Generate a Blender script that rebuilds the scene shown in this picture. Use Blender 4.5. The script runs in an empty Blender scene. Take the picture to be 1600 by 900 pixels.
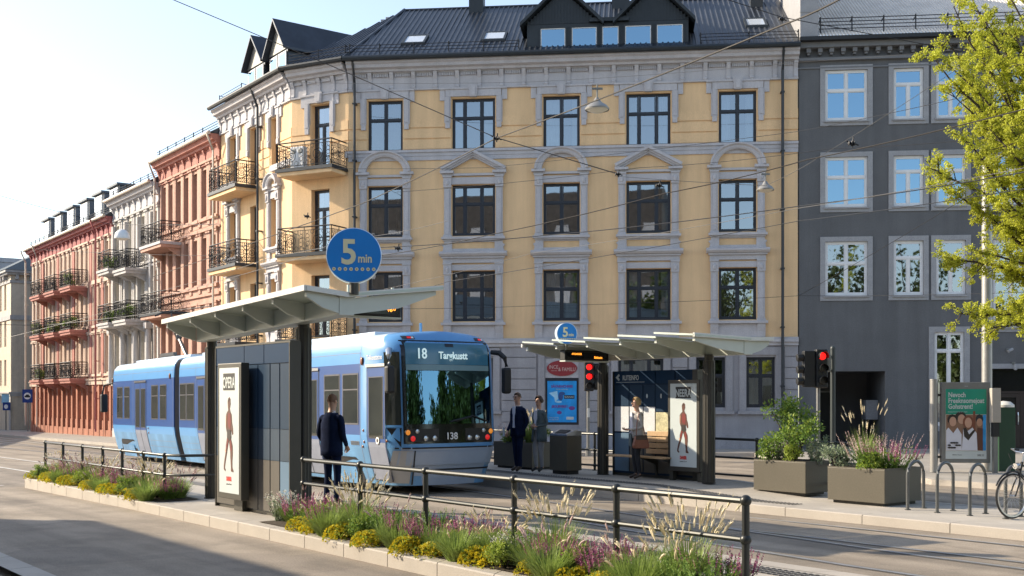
import bpy, bmesh, math, random
from math import sin, cos, tan, pi, radians, atan2, hypot, sqrt
from mathutils import Vector, Matrix
random.seed(11)
scene = bpy.context.scene
COL = scene.collection
T = Matrix.Translation
def RZ(a): return Matrix.Rotation(a, 4, 'Z')
def RX(a): return Matrix.Rotation(a, 4, 'X')
def RY(a): return Matrix.Rotation(a, 4, 'Y')
EYE = 2.0
# the tram street runs along D (away to the left); N points across it, away to the right
D = Vector((-.617, .787, 0)); N = Vector((.787, .617, 0))
RP = atan2(-.787, .617)                     # local x = -D, local y = N
def gz(s):                                  # the street falls gently away beyond the stop
    return -0.0085 * min(max(0.0, s - 20.0), 90.0)
def ST(s, t, z=0.0): return Vector((D.x*s + N.x*t, D.y*s + N.y*t, z))
def PF(s, t, z=0.0): return T(ST(s, t, z)) @ RZ(RP)
def at(px, py, y):                          # point of the photograph at depth y (metres)
    return Vector(((px-800)/1750*y, y, EYE + (621-py)/1750*y))

# ------------------------------------------------------------------ materials
def _nodes(name):
    m = bpy.data.materials.new(name); m.use_nodes = True
    nt = m.node_tree; b = nt.nodes['Principled BSDF']
    return m, nt, b
def _noise(nt, scale, detail=4, rough=.6, coord='Object', stretch=None):
    tc = nt.nodes.new('ShaderNodeTexCoord'); n = nt.nodes.new('ShaderNodeTexNoise')
    n.inputs['Scale'].default_value = scale; n.inputs['Detail'].default_value = detail
    n.inputs['Roughness'].default_value = rough
    if stretch:
        mp = nt.nodes.new('ShaderNodeMapping'); mp.inputs['Scale'].default_value = stretch
        nt.links.new(tc.outputs[coord], mp.inputs['Vector']); nt.links.new(mp.outputs[0], n.inputs['Vector'])
    else: nt.links.new(tc.outputs[coord], n.inputs['Vector'])
    return n
def _ramp(nt, src, c0, c1, p0=.3, p1=.7):
    r = nt.nodes.new('ShaderNodeValToRGB')
    r.color_ramp.elements[0].position = p0; r.color_ramp.elements[1].position = p1
    r.color_ramp.elements[0].color = (*c0, 1); r.color_ramp.elements[1].color = (*c1, 1)
    nt.links.new(src, r.inputs[0]); return r
def _mul(nt, a, b, fac=1.0, mode='MULTIPLY'):
    m = nt.nodes.new('ShaderNodeMixRGB'); m.blend_type = mode; m.inputs[0].default_value = fac
    nt.links.new(a, m.inputs[1]); nt.links.new(b, m.inputs[2]); return m
def mat(name, col, rough=.6, metal=0., var=.12, scale=3., fine=None, bump=0., bscale=40., spec=.5, streak=0., emit=0., coat=0.):
    m, nt, b = _nodes(name)
    b.inputs['Roughness'].default_value = rough; b.inputs['Metallic'].default_value = metal
    b.inputs['Specular IOR Level'].default_value = spec
    if coat: b.inputs['Coat Weight'].default_value = coat; b.inputs['Coat Roughness'].default_value = .06
    c = Vector(col)
    if var:
        n = _noise(nt, scale); out = _ramp(nt, n.outputs['Fac'], tuple(c*(1-var)), tuple(c*(1+var))).outputs[0]
        if fine:
            n2 = _noise(nt, fine, 2, .7); r2 = _ramp(nt, n2.outputs['Fac'], (.86,)*3, (1.10,)*3, .3, .7)
            out = _mul(nt, out, r2.outputs[0]).outputs[0]
        if streak:
            n3 = _noise(nt, 1.0, 5, .6, stretch=(2.2, 2.2, .18)); r3 = _ramp(nt, n3.outputs['Fac'], (1-streak,)*3, (1.04,)*3, .38, .62)
            out = _mul(nt, out, r3.outputs[0]).outputs[0]
        nt.links.new(out, b.inputs['Base Color'])
    else: b.inputs['Base Color'].default_value = (*c, 1)
    if emit:
        b.inputs['Emission Color'].default_value = (*c, 1); b.inputs['Emission Strength'].default_value = emit
    if bump:
        nb = _noise(nt, bscale, 3, .7); bp = nt.nodes.new('ShaderNodeBump')
        bp.inputs['Strength'].default_value = bump; bp.inputs['Distance'].default_value = .02
        nt.links.new(nb.outputs['Fac'], bp.inputs['Height']); nt.links.new(bp.outputs[0], b.inputs['Normal'])
    return m
def leafmat(name, col, trans=.35, var=.3):
    m, nt, b = _nodes(name); c = Vector(col)
    n = _noise(nt, 2.3, 3); r = _ramp(nt, n.outputs['Fac'], tuple(c*(1-var)), tuple(c*(1+var)))
    n2 = _noise(nt, 30, 1); r2 = _ramp(nt, n2.outputs['Fac'], (.8,)*3, (1.2,)*3); o = _mul(nt, r.outputs[0], r2.outputs[0])
    nt.links.new(o.outputs[0], b.inputs['Base Color']); b.inputs['Roughness'].default_value = .55
    b.inputs['Specular IOR Level'].default_value = .3
    tr = nt.nodes.new('ShaderNodeBsdfTranslucent'); nt.links.new(o.outputs[0], tr.inputs['Color'])
    mx = nt.nodes.new('ShaderNodeMixShader'); mx.inputs[0].default_value = trans
    nt.links.new(b.outputs[0], mx.inputs[1]); nt.links.new(tr.outputs[0], mx.inputs[2])
    nt.links.new(mx.outputs[0], nt.nodes['Material Output'].inputs['Surface'])
    return m
def _dummy(): pass
def glassmat(name, tint, refl=.25, see=.7, rough=.015, wav=.004, gc=(.80, .9, 1)):
    """window glass: partly see-through, partly mirror, the mirror share growing at grazing angles"""
    m, nt, b = _nodes(name); nt.nodes.remove(b)
    t = nt.nodes.new('ShaderNodeBsdfTransparent'); t.inputs[0].default_value = (*[see*x for x in tint], 1)
    g = nt.nodes.new('ShaderNodeBsdfGlossy'); g.inputs['Roughness'].default_value = rough; g.inputs[0].default_value = (*gc, 1)
    lw = nt.nodes.new('ShaderNodeLayerWeight'); lw.inputs[0].default_value = .3
    r = nt.nodes.new('ShaderNodeMapRange'); r.inputs[3].default_value = refl; r.inputs[4].default_value = .95
    nt.links.new(lw.outputs['Fresnel'], r.inputs[0])
    if wav:
        nb = _noise(nt, 1.3, 1); bp = nt.nodes.new('ShaderNodeBump'); bp.inputs['Strength'].default_value = .25; bp.inputs['Distance'].default_value = wav
        nt.links.new(nb.outputs['Fac'], bp.inputs['Height']); nt.links.new(bp.outputs[0], g.inputs['Normal'])
    mx = nt.nodes.new('ShaderNodeMixShader'); nt.links.new(r.outputs[0], mx.inputs[0])
    nt.links.new(t.outputs[0], mx.inputs[1]); nt.links.new(g.outputs[0], mx.inputs[2])
    nt.links.new(mx.outputs[0], nt.nodes['Material Output'].inputs['Surface'])
    return m
def slabmat(name, col, sx, sy, rot, mortar=.55, msize=.006, rough=.75, fine=60, off=.5):
    m, nt, b = _nodes(name); c = Vector(col)
    tc = nt.nodes.new('ShaderNodeTexCoord'); mp = nt.nodes.new('ShaderNodeMapping')
    mp.inputs['Rotation'].default_value = (0, 0, rot)
    nt.links.new(tc.outputs['Object'], mp.inputs['Vector'])
    br = nt.nodes.new('ShaderNodeTexBrick'); br.offset = off
    br.inputs['Scale'].default_value = 1; br.inputs['Brick Width'].default_value = sx; br.inputs['Row Height'].default_value = sy
    br.inputs['Mortar Size'].default_value = msize; br.inputs['Mortar Smooth'].default_value = .3
    br.inputs['Color1'].default_value = (*(c*.93), 1); br.inputs['Color2'].default_value = (*(c*1.06), 1); br.inputs['Mortar'].default_value = (*(c*mortar), 1)
    nt.links.new(mp.outputs[0], br.inputs['Vector'])
    n = _noise(nt, fine, 2, .7); r = _ramp(nt, n.outputs['Fac'], (.86,)*3, (1.1,)*3)
    o = _mul(nt, br.outputs['Color'], r.outputs[0])
    n2 = _noise(nt, .9, 5); r2 = _ramp(nt, n2.outputs['Fac'], (.82,)*3, (1.08,)*3)
    o2 = _mul(nt, o.outputs[0], r2.outputs[0]); nt.links.new(o2.outputs[0], b.inputs['Base Color'])
    b.inputs['Roughness'].default_value = rough
    return m

M = {}
M['plaster_yellow'] = mat('plaster_yellow', (.76, .52, .29), .85, var=.04, scale=1.2, fine=45, bump=.08, bscale=70, streak=.09)
M['trim_grey'] = mat('trim_grey', (.47, .455, .47), .8, var=.06, scale=2.5, fine=30, bump=.1, streak=.07)
M['rustic_grey'] = mat('rustic_grey', (.33, .32, .335), .85, var=.07, scale=1.6, fine=35, bump=.15, streak=.10)
M['navy_frame'] = mat('navy_frame', (.016, .02, .03), .4, var=.1)
M['white_frame'] = mat('white_frame', (.74, .74, .74), .5, var=.05)
M['grey_render'] = mat('grey_render', (.122, .124, .129), .85, var=.08, scale=1.1, fine=25, bump=.15, bscale=60, streak=.10)
M['grey_trim'] = mat('grey_trim', (.31, .31, .32), .8, var=.08, fine=25)
M['roof_metal'] = mat('roof_metal', (.05, .058, .072), .42, metal=.55, var=.18, scale=1.5, streak=.1)
M['roof_dark'] = mat('roof_dark', (.018, .024, .03), .5, var=.15)
M['roof_pale'] = mat('roof_pale', (.72, .65, .57), .6, metal=.0, var=.12, scale=1.5)
M['roof_tile'] = mat('roof_tile', (.06, .08, .09), .6, var=.35, scale=9, fine=20)
M['iron'] = mat('iron', (.012, .012, .014), .5, var=.1)
M['pipe_dark'] = mat('pipe_dark', (.02, .024, .03), .45, var=.1)
M['salmon'] = mat('salmon', (.50, .30, .23), .85, var=.12, scale=1.5, fine=25, streak=.14)
M['salmon_dark'] = mat('salmon_dark', (.42, .185, .15), .85, var=.12, scale=1.5, fine=25, streak=.14)
M['pale_pink'] = mat('pale_pink', (.58, .44, .35), .85, var=.1, scale=1.2, fine=25, streak=.14)
M['crimson_trim'] = mat('crimson_trim', (.33, .105, .105), .8, var=.14, fine=25, streak=.1)
M['brick_orange'] = mat('brick_orange', (.40, .165, .105), .85, var=.14, scale=2, fine=20, streak=.2)
M['ivory_wall'] = mat('ivory_wall', (.58, .53, .45), .85, var=.1, fine=25, streak=.16)
M['stone_white'] = mat('stone_white', (.48, .46, .45), .85, var=.1, fine=25, streak=.14)
M['cream'] = mat('cream', (.66, .56, .44), .85, var=.08, fine=20, streak=.1)
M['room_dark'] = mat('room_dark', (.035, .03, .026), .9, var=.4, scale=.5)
M['curtain'] = mat('curtain', (.62, .62, .60), .9, var=.08, scale=6)
M['curtain_brown'] = mat('curtain_brown', (.26, .18, .13), .9, var=.12, scale=6)
M['glass'] = glassmat('glass', (.8, .9, .95), .34)
M['glass_blue'] = glassmat('glass_blue', (.5, .7, .9), .48, .5, gc=(.45, .72, .95))
M['asphalt'] = None
M['tram_light'] = mat('tram_light', (.10, .29, .57), .3, var=.03, scale=1.5, coat=.25)
M['tram_dark'] = mat('tram_dark', (.028, .08, .25), .3, var=.03, scale=1.5, coat=.25)
M['tram_roof'] = mat('tram_roof', (.52, .64, .76), .3, var=.05, coat=.2)
M['tram_skirt'] = mat('tram_skirt', (.13, .31, .54), .35, var=.08, scale=1, coat=.15, streak=.2)
M['tram_grey'] = mat('tram_grey', (.30, .36, .45), .28, var=.05, coat=.5)
M['tram_door_grey'] = mat('tram_door_grey', (.22, .24, .30), .4, var=.08)
M['tram_glass'] = mat('tram_glass', (.035, .038, .030), .04, var=.35, scale=1.1, spec=.9)
M['windshield'] = glassmat('windshield', (.35, .55, .65), .55, .55, wav=.001, gc=(.15, .31, .46))
M['dest_panel'] = mat('dest_panel', (.045, .16, .24), .12, var=.05)
M['rubber'] = mat('rubber', (.012, .012, .013), .6, var=.1)
M['black_gloss'] = mat('black_gloss', (.008, .009, .011), .12, var=.05)
M['bellows'] = mat('bellows', (.045, .045, .05), .7, var=.15)
M['steel'] = mat('steel', (.55, .56, .58), .28, metal=1, var=.08, scale=8)
M['rail_steel'] = mat('rail_steel', (.50, .50, .51), .35, metal=.6, var=.15, scale=5)
M['rail_tube'] = mat('rail_tube', (.045, .047, .045), .38, metal=.55, var=.1)
M['bronze'] = mat('bronze', (.060, .056, .046), .42, metal=.35, var=.10, scale=2)
M['planter'] = mat('planter', (.088, .077, .055), .5, metal=.1, var=.06, scale=1.5, fine=40)
M['plinth_dark'] = mat('plinth_dark', (.02, .018, .015), .6)
M['canopy'] = mat('canopy', (.52, .545, .48), .45, var=.05, scale=2)
M['canopy_edge'] = mat('canopy_edge', (.66, .65, .60), .4, var=.05)
M['blue_sign'] = mat('blue_sign', (.004, .20, .58), .35, var=.03)
M['sign_cream'] = mat('sign_cream', (.74, .66, .40), .5, var=.03)
M['sign_rim'] = mat('sign_rim', (.62, .72, .80), .3, metal=.3, var=.05)
M['white'] = mat('white', (.78, .78, .76), .5, var=.03)
M['black'] = mat('black', (.012, .012, .012), .6, var=.05)
M['red'] = mat('red', (.55, .03, .02), .5, var=.05)
M['soil'] = mat('soil', (.05, .035, .02), .95, var=.3, scale=12, bump=.5)
M['granite'] = mat('granite', (.40, .362, .315), .8, var=.08, scale=1.2, fine=110, bump=.15, bscale=90)
M['paint_white'] = mat('paint_white', (.62, .60, .56), .7, var=.22, scale=5, fine=30)
M['skin'] = mat('skin', (.50, .29, .20), .5, var=.06)
M['hair_brown'] = mat('hair_brown', (.07, .038, .02), .6, var=.3, scale=60)
M['hair_ginger'] = mat('hair_ginger', (.16, .075, .035), .6, var=.3, scale=60)
M['hair_dark'] = mat('hair_dark', (.045, .024, .014), .6, var=.3, scale=60)
M['hair_blonde'] = mat('hair_blonde', (.42, .29, .14), .6, var=.3, scale=60)
M['suit_navy'] = mat('suit_navy', (.010, .016, .042), .95, var=.2, scale=9, spec=.08, bump=.3, bscale=14)
M['shirt'] = mat('shirt', (.62, .62, .68), .8, var=.05)
M['cardigan'] = mat('cardigan', (.085, .115, .125), .9, var=.15, scale=14)
M['trouser_grey'] = mat('trouser_grey', (.27, .265, .27), .85, var=.1, scale=14)
M['trouser_black'] = mat('trouser_black', (.014, .015, .02), .8, var=.15)
M['jacket_stone'] = mat('jacket_stone', (.42, .39, .36), .85, var=.08, scale=14)
M['shoe_brown'] = mat('shoe_brown', (.04, .022, .014), .4)
M['shoe_black'] = mat('shoe_black', (.012, .012, .012), .4)
M['leather'] = mat('leather', (.19, .06, .03), .45, var=.15, scale=9)
M['bark'] = mat('bark', (.055, .042, .032), .9, var=.3, scale=8, bump=.5)
M['leaf_spring'] = leafmat('leaf_spring', (.50, .52, .06), .52, .22)
M['leaf_dark'] = leafmat('leaf_dark', (.075, .10, .02), .3)
M['leaf_green'] = leafmat('leaf_green', (.17, .27, .05), .35)
M['leaf_lime'] = leafmat('leaf_lime', (.30, .38, .06), .35)
M['leaf_grey'] = leafmat('leaf_grey', (.26, .32, .20), .3)
M['blade_green'] = leafmat('blade_green', (.27, .36, .09), .35)
M['plume'] = leafmat('plume', (.80, .71, .50), .3, .15)
M['plume_pink'] = leafmat('plume_pink', (.62, .46, .42), .3, .2)
M['purple'] = leafmat('purple', (.36, .11, .21), .3, .3)
M['yellow_flower'] = leafmat('yellow_flower', (.58, .48, .03), .3, .3)
M['white_flower'] = leafmat('white_flower', (.66, .64, .54), .25, .1)
M['wood'] = mat('wood', (.50, .33, .18), .6, var=.2, scale=3, fine=30)
M['traffic_black'] = mat('traffic_black', (.012, .013, .014), .5)
M['pole_grey'] = mat('pole_grey', (.20, .20, .19), .5, metal=.4, var=.12, scale=3)
M['lit_red'] = mat('lit_red', (1.0, .012, .010), .4, var=0, emit=.95)
M['led'] = mat('led', (1.0, .32, .03), .5, var=0, emit=1.6)
M['ad_white'] = mat('ad_white', (.52, .57, .57), .25, var=.03)
M['ad_blue'] = mat('ad_blue', (.02, .30, .72), .3, var=.25, scale=2.2)
M['brick_wall'] = mat('brick_wall', (.085, .07, .062), .9, var=.35, scale=2)

M['skylight_glass'] = mat('skylight_glass', (.55, .6, .66), .15, var=.05, spec=.8)
M['purple_print'] = mat('purple_print', (.16, .05, .25), .4, var=.05)
M['ice_blue'] = mat('ice_blue', (.35, .62, .8), .4, var=.2)
M['wine_red'] = mat('wine_red', (.26, .025, .03), .45, var=.06)
M['sign_pinkish'] = mat('sign_pinkish', (.58, .42, .38), .5, var=.03)
M['gutter_pale'] = mat('gutter_pale', (.52, .46, .40), .5, metal=.3, var=.1)
M['door_brown'] = mat('door_brown', (.028, .016, .012), .4, var=.15)
M['window_seal'] = mat('window_seal', (.10, .10, .11), .4, metal=.4, var=.05)
M['dest_strip'] = mat('dest_strip', (.14, .24, .27), .3, var=.05)
M['lamp_white'] = mat('lamp_white', (.62, .78, .78), .4, var=0, emit=.25)
M['lamp_orange'] = mat('lamp_orange', (.85, .28, .03), .25, var=0, emit=.25)
M['lamp_red'] = mat('lamp_red', (.75, .02, .02), .25, var=0, emit=.25)
M['lamp_clear'] = mat('lamp_clear', (.55, .57, .58), .15, metal=.7, var=0)
M['lamp_yellow'] = mat('lamp_yellow', (.35, .36, .02), .2, var=0)
M['lamp_amber_dull'] = mat('lamp_amber_dull', (.22, .07, .025), .3, var=0)
M['bumper_pale'] = mat('bumper_pale', (.36, .36, .36), .4, var=.05)
M['steel_dark'] = mat('steel_dark', (.12, .12, .125), .4, metal=.7, var=.1)
M['windscreen_mix'] = mat('windscreen_mix', (.012, .07, .11), .03, var=.35, scale=.9, spec=1.0)
M['canopy_glass'] = mat('canopy_glass', (.50, .55, .47), .35, var=.05)
for _n, _c, _r in (('panel_navy', (.014, .03, .06), .5), ('panel_navy_gloss', (.010, .035, .08), .5), ('panel_blue', (.024, .048, .084), .4), ('panel_mid', (.055, .078, .108), .4), ('panel_taupe', (.125, .115, .10), .45), ('panel_pale', (.13, .20, .28), .4), ('panel_teal', (.02, .30, .30), .4)):
    M[_n] = mat(_n, _c, _r, var=.08, scale=.8, spec=.12)
M['timetable'] = mat('timetable', (.62, .64, .66), .4, var=.08, scale=2, fine=55)
M['city_map'] = mat('city_map', (.52, .48, .30), .4, var=.45, scale=5, fine=40)
for _n, _c in (('print_brown', (.10, .035, .02)), ('print_red', (.17, .018, .014)), ('print_dark', (.025, .018, .014)), ('print_skin', (.45, .24, .15)), ('print_cream', (.66, .60, .50)), ('print_green', (.01, .26, .17)), ('print_tan', (.24, .13, .08)), ('bin_green', (.012, .055, .025)), ('sign_navy', (.01, .04, .22)), ('bike_black', (.012, .012, .013)), ('wire_dark', (.02, .02, .022)), ('lens_dark', (.02, .018, .015)), ('traffic_pole', (.04, .05, .05))):
    M[_n] = mat(_n, _c, .45, var=.08)
M['hoop_metal'] = mat('hoop_metal', (.13, .135, .135), .38, metal=.6, var=.1)
M['pole_light'] = mat('pole_light', (.36, .35, .33), .45, metal=.5, var=.12, scale=2, streak=.12)
M['wire_copper'] = mat('wire_copper', (.022, .017, .013), .7, metal=.0, var=.1)
M['wire_pale'] = mat('wire_pale', (.16, .15, .14), .5, metal=.3, var=.1)
M['lamp_shade'] = mat('lamp_shade', (.30, .29, .27), .4, metal=.4, var=.1)
M['lamp_shade_white'] = mat('lamp_shade_white', (.66, .68, .70), .35, var=.05)
M['sign_tan'] = mat('sign_tan', (.42, .30, .12), .5, var=0)
M['grey_cornice'] = mat('grey_cornice', (.17, .175, .185), .8, var=.08)
M['dormer_grey'] = mat('dormer_grey', (.13, .15, .175), .6, var=.1)
M['glass_street'] = glassmat('glass_street', (.5, .5, .5), .08, .5, gc=(.42, .44, .46))
M['lip'] = mat('lip', (.32, .12, .10), .5, var=0)
def asphalt():
    m, nt, b = _nodes('asphalt')
    n1 = _noise(nt, .35, 6, .65); r1 = _ramp(nt, n1.outputs['Fac'], (.26, .215, .165), (.345, .29, .23), .3, .7)
    n2 = _noise(nt, 45, 3, .8); r2 = _ramp(nt, n2.outputs['Fac'], (.62,)*3, (1.3,)*3, .3, .72)
    o = _mul(nt, r1.outputs[0], r2.outputs[0])
    # wear running along the street
    tc = nt.nodes.new('ShaderNodeTexCoord'); mp = nt.nodes.new('ShaderNodeMapping'); mp.inputs['Rotation'].default_value = (0, 0, -RP)
    mp2 = nt.nodes.new('ShaderNodeMapping'); mp2.inputs['Scale'].default_value = (.05, 1.1, 1)
    nt.links.new(tc.outputs['Object'], mp.inputs['Vector']); nt.links.new(mp.outputs[0], mp2.inputs['Vector'])
    n3 = nt.nodes.new('ShaderNodeTexNoise'); n3.inputs['Scale'].default_value = 1.4; n3.inputs['Detail'].default_value = 4
    nt.links.new(mp2.outputs[0], n3.inputs['Vector']); r3 = _ramp(nt, n3.outputs['Fac'], (.72,)*3, (1.14,)*3, .35, .65)
    o2 = _mul(nt, o.outputs[0], r3.outputs[0])
    vo = nt.nodes.new('ShaderNodeTexVoronoi'); vo.feature = 'DISTANCE_TO_EDGE'; vo.inputs['Scale'].default_value = .22
    nw = _noise(nt, 2.5, 3); vm = nt.nodes.new('ShaderNodeMixRGB'); vm.inputs[0].default_value = .04
    nt.links.new(tc.outputs['Object'], vm.inputs[1]); nt.links.new(nw.outputs['Color'], vm.inputs[2]); nt.links.new(vm.outputs[0], vo.inputs['Vector'])
    rv = _ramp(nt, vo.outputs['Distance'], (.55,)*3, (1,)*3, .0006, .0022); o3 = _mul(nt, o2.outputs[0], rv.outputs[0], .6)
    vp = nt.nodes.new('ShaderNodeTexVoronoi'); vp.distance = 'CHEBYCHEV'; vp.inputs['Scale'].default_value = .30; nt.links.new(mp.outputs[0], vp.inputs['Vector'])
    sp = nt.nodes.new('ShaderNodeSeparateColor'); nt.links.new(vp.outputs['Color'], sp.inputs[0]); rp = _ramp(nt, sp.outputs[0], (1, 1, 1), (.86, .86, .87), .80, .81)
    o4 = _mul(nt, o3.outputs[0], rp.outputs[0]); n6 = _noise(nt, .8, 6, .7); r6 = _ramp(nt, n6.outputs['Fac'], (.78,)*3, (1.06,)*3, .36, .56); o5 = _mul(nt, o4.outputs[0], r6.outputs[0])
    nt.links.new(o5.outputs[0], b.inputs['Base Color']); b.inputs['Roughness'].default_value = .85
    bp = nt.nodes.new('ShaderNodeBump'); bp.inputs['Strength'].default_value = .35; bp.inputs['Distance'].default_value = .012
    nb = _noise(nt, 90, 3, .8); nt.links.new(nb.outputs['Fac'], bp.inputs['Height']); nt.links.new(bp.outputs[0], b.inputs['Normal'])
    return m
M['asphalt'] = asphalt()
M['paving'] = slabmat('paving', (.45, .41, .355), 1.2, .4, RP*0, .72, .004)
M['paving_side'] = slabmat('paving_side', (.36, .33, .29), .9, .6, .6, .7, .006)
M['tactile'] = mat('tactile', (.13, .125, .12), .8, var=.1)

# ------------------------------------------------------------------ mesh builder
class MB:
    def __init__(s, mtx=None):
        s.v = []; s.f = []; s.mi = []; s.M = mtx or Matrix.Identity(4); s.c = 0
    def pt(s, p):
        s.v.append(tuple(s.M @ Vector(p))); return len(s.v)-1
    def face(s, idx): s.f.append(tuple(idx)); s.mi.append(s.c)
    def quad(s, a, b, c, d): s.face([s.pt(p) for p in (a, b, c, d)])
    def poly(s, pts): s.face([s.pt(p) for p in pts])
    def box(s, x0, x1, y0, y1, z0, z1):
        i = [s.pt(p) for p in ((x0,y0,z0),(x1,y0,z0),(x1,y1,z0),(x0,y1,z0),(x0,y0,z1),(x1,y0,z1),(x1,y1,z1),(x0,y1,z1))]
        for q in ((0,3,2,1),(4,5,6,7),(0,1,5,4),(1,2,6,5),(2,3,7,6),(3,0,4,7)): s.face([i[k] for k in q])
    def prism(s, outline, a0, a1, axis='y'):
        """outline of 2-D points extruded along an axis (y: outline in x,z; x: outline in y,z; z: outline in x,y)"""
        def P(q, a): return {'y': (q[0], a, q[1]), 'x': (a, q[0], q[1]), 'z': (q[0], q[1], a)}[axis]
        A = [s.pt(P(q, a0)) for q in outline]; B = [s.pt(P(q, a1)) for q in outline]; n = len(outline)
        s.face(A); s.face(B[::-1])
        for k in range(n): s.face((A[k], B[k], B[(k+1) % n], A[(k+1) % n]))
    def tube(s, pts, r, n=8, caps=True, flat=1.0):
        pts = [Vector(p) for p in pts]; R = r if isinstance(r, (list, tuple)) else [r]*len(pts); rings = []
        for k, p in enumerate(pts):
            d = (pts[min(k+1, len(pts)-1)] - pts[max(k-1, 0)])
            if d.length < 1e-9: d = Vector((0, 0, 1))
            d.normalize(); u = Vector((0, 0, 1)) if abs(d.z) < .95 else Vector((1, 0, 0))
            a = d.cross(u).normalized(); b = a.cross(d).normalized()
            rings.append([s.pt(p + a*cos(2*pi*j/n)*R[k] + b*sin(2*pi*j/n)*R[k]*flat) for j in range(n)])
        for k in range(len(rings)-1):
            for j in range(n): s.face((rings[k][j], rings[k][(j+1) % n], rings[k+1][(j+1) % n], rings[k+1][j]))
        if caps: s.face(rings[0][::-1]); s.face(rings[-1])
    def lathe(s, prof, n=20, c=(0, 0, 0), axis='z', cap=True):
        rings = []
        for r, h in prof:
            ring = []
            for j in range(n):
                a = 2*pi*j/n; p = (r*cos(a), r*sin(a), h)
                if axis == 'y': p = (r*cos(a), h, r*sin(a))
                if axis == 'x': p = (h, r*cos(a), r*sin(a))
                ring.append(s.pt((p[0]+c[0], p[1]+c[1], p[2]+c[2])))
            rings.append(ring)
        for k in range(len(rings)-1):
            for j in range(n): s.face((rings[k][j], rings[k][(j+1) % n], rings[k+1][(j+1) % n], rings[k+1][j]))
        if cap: s.face(rings[0][::-1]); s.face(rings[-1])
    def ball(s, c, r, nu=10, nv=7):
        rx, ry, rz = r if isinstance(r, (tuple, list)) else (r, r, r); rings = []
        for i in range(1, nv):
            th = pi*i/nv
            rings.append([s.pt((c[0]+rx*sin(th)*cos(2*pi*j/nu), c[1]+ry*sin(th)*sin(2*pi*j/nu), c[2]+rz*cos(th))) for j in range(nu)])
        t = s.pt((c[0], c[1], c[2]+rz)); b = s.pt((c[0], c[1], c[2]-rz))
        for j in range(nu):
            s.face((t, rings[0][j], rings[0][(j+1) % nu])); s.face((b, rings[-1][(j+1) % nu], rings[-1][j]))
        for i in range(len(rings)-1):
            for j in range(nu): s.face((rings[i][j], rings[i+1][j], rings[i+1][(j+1) % nu], rings[i][(j+1) % nu]))
    def leaf(s, p, d, up, ln, w):
        d = d.normalized(); a = d.cross(up)
        a = a.normalized() if a.length > 1e-4 else Vector((1, 0, 0)); q = p + d*ln*.5
        s.face((s.pt(p), s.pt(q + a*w*.5), s.pt(p + d*ln), s.pt(q - a*w*.5)))
    def mesh(s, name, mats, smooth=35):
        me = bpy.data.meshes.new(name); me.from_pydata(s.v, [], s.f)
        for m in (mats if isinstance(mats, (list, tuple)) else [mats]): me.materials.append(M[m] if isinstance(m, str) else m)
        if any(s.mi): me.polygons.foreach_set('material_index', s.mi)
        if smooth:
            me.polygons.foreach_set('use_smooth', [True]*len(me.polygons))
            me.update()
            if smooth < 180: me.set_sharp_from_angle(angle=radians(smooth))
        me.update(); return me
    def build(s, name, mats, parent=None, smooth=35, bevel=0, mtx=None):
        o = bpy.data.objects.new(name, s.mesh(name, mats, smooth)); COL.objects.link(o)
        if parent: o.parent = parent
        if mtx is not None: o.matrix_local = mtx
        if bevel:
            b = o.modifiers.new('edge', 'BEVEL'); b.width = bevel; b.segments = 2; b.limit_method = 'ANGLE'; b.angle_limit = radians(50)
        return o
def tag(o, label, cat, group=None, kind=None):
    if label: o['label'] = label
    if cat: o['category'] = cat
    if group: o['group'] = group
    if kind: o['kind'] = kind
    return o
def thing(name, label, cat, mtx, group=None):
    o = bpy.data.objects.new(name, None); COL.objects.link(o); o.empty_display_size = .2
    o.matrix_world = mtx; return tag(o, label, cat, group)
def child(name, me, parent, mtx=None):
    o = bpy.data.objects.new(name, me); COL.objects.link(o); o.parent = parent
    if mtx is not None: o.matrix_local = mtx
    return o
KIDS = {}
def copy_tree(o, parent=None):
    c = o.copy(); COL.objects.link(c)
    if parent: c.parent = parent
    for ch in o.children: copy_tree(ch, c)
    return c
def struct(name, mb, mats, smooth=0):
    o = mb.build(name, mats, smooth=smooth); o['kind'] = 'structure'; return o
FACE = RX(pi/2)                              # lettering stands upright and faces local -y
def text(s, size, m, parent, mtx, ext=.004, align='LEFT', name='lettering', sx=1.0, bold=0.0, space=1.0):
    cu = bpy.data.curves.new(name, 'FONT'); cu.body = s; cu.size = size; cu.extrude = ext; cu.align_x = align; cu.offset = bold
    cu.resolution_u = 3; cu.space_character = space
    t = bpy.data.objects.new(name+'_tmp', cu); COL.objects.link(t)
    dg = bpy.context.evaluated_depsgraph_get(); me = bpy.data.meshes.new_from_object(t.evaluated_get(dg))
    bpy.data.objects.remove(t); me.materials.clear(); me.materials.append(M[m])
    return child(name, me, parent, mtx @ FACE @ Matrix.Diagonal((sx, 1, 1, 1)))
ORD = ['first', 'second', 'third', 'fourth', 'fifth', 'sixth', 'seventh', 'eighth', 'ninth', 'tenth', 'eleventh', 'twelfth', 'thirteenth', 'fourteenth', 'fifteenth', 'sixteenth', 'seventeenth', 'eighteenth', 'nineteenth', 'twentieth', 'twenty-first', 'twenty-second', 'twenty-third', 'twenty-fourth', 'twenty-fifth', 'twenty-sixth', 'twenty-seventh', 'twenty-eighth']

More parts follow.
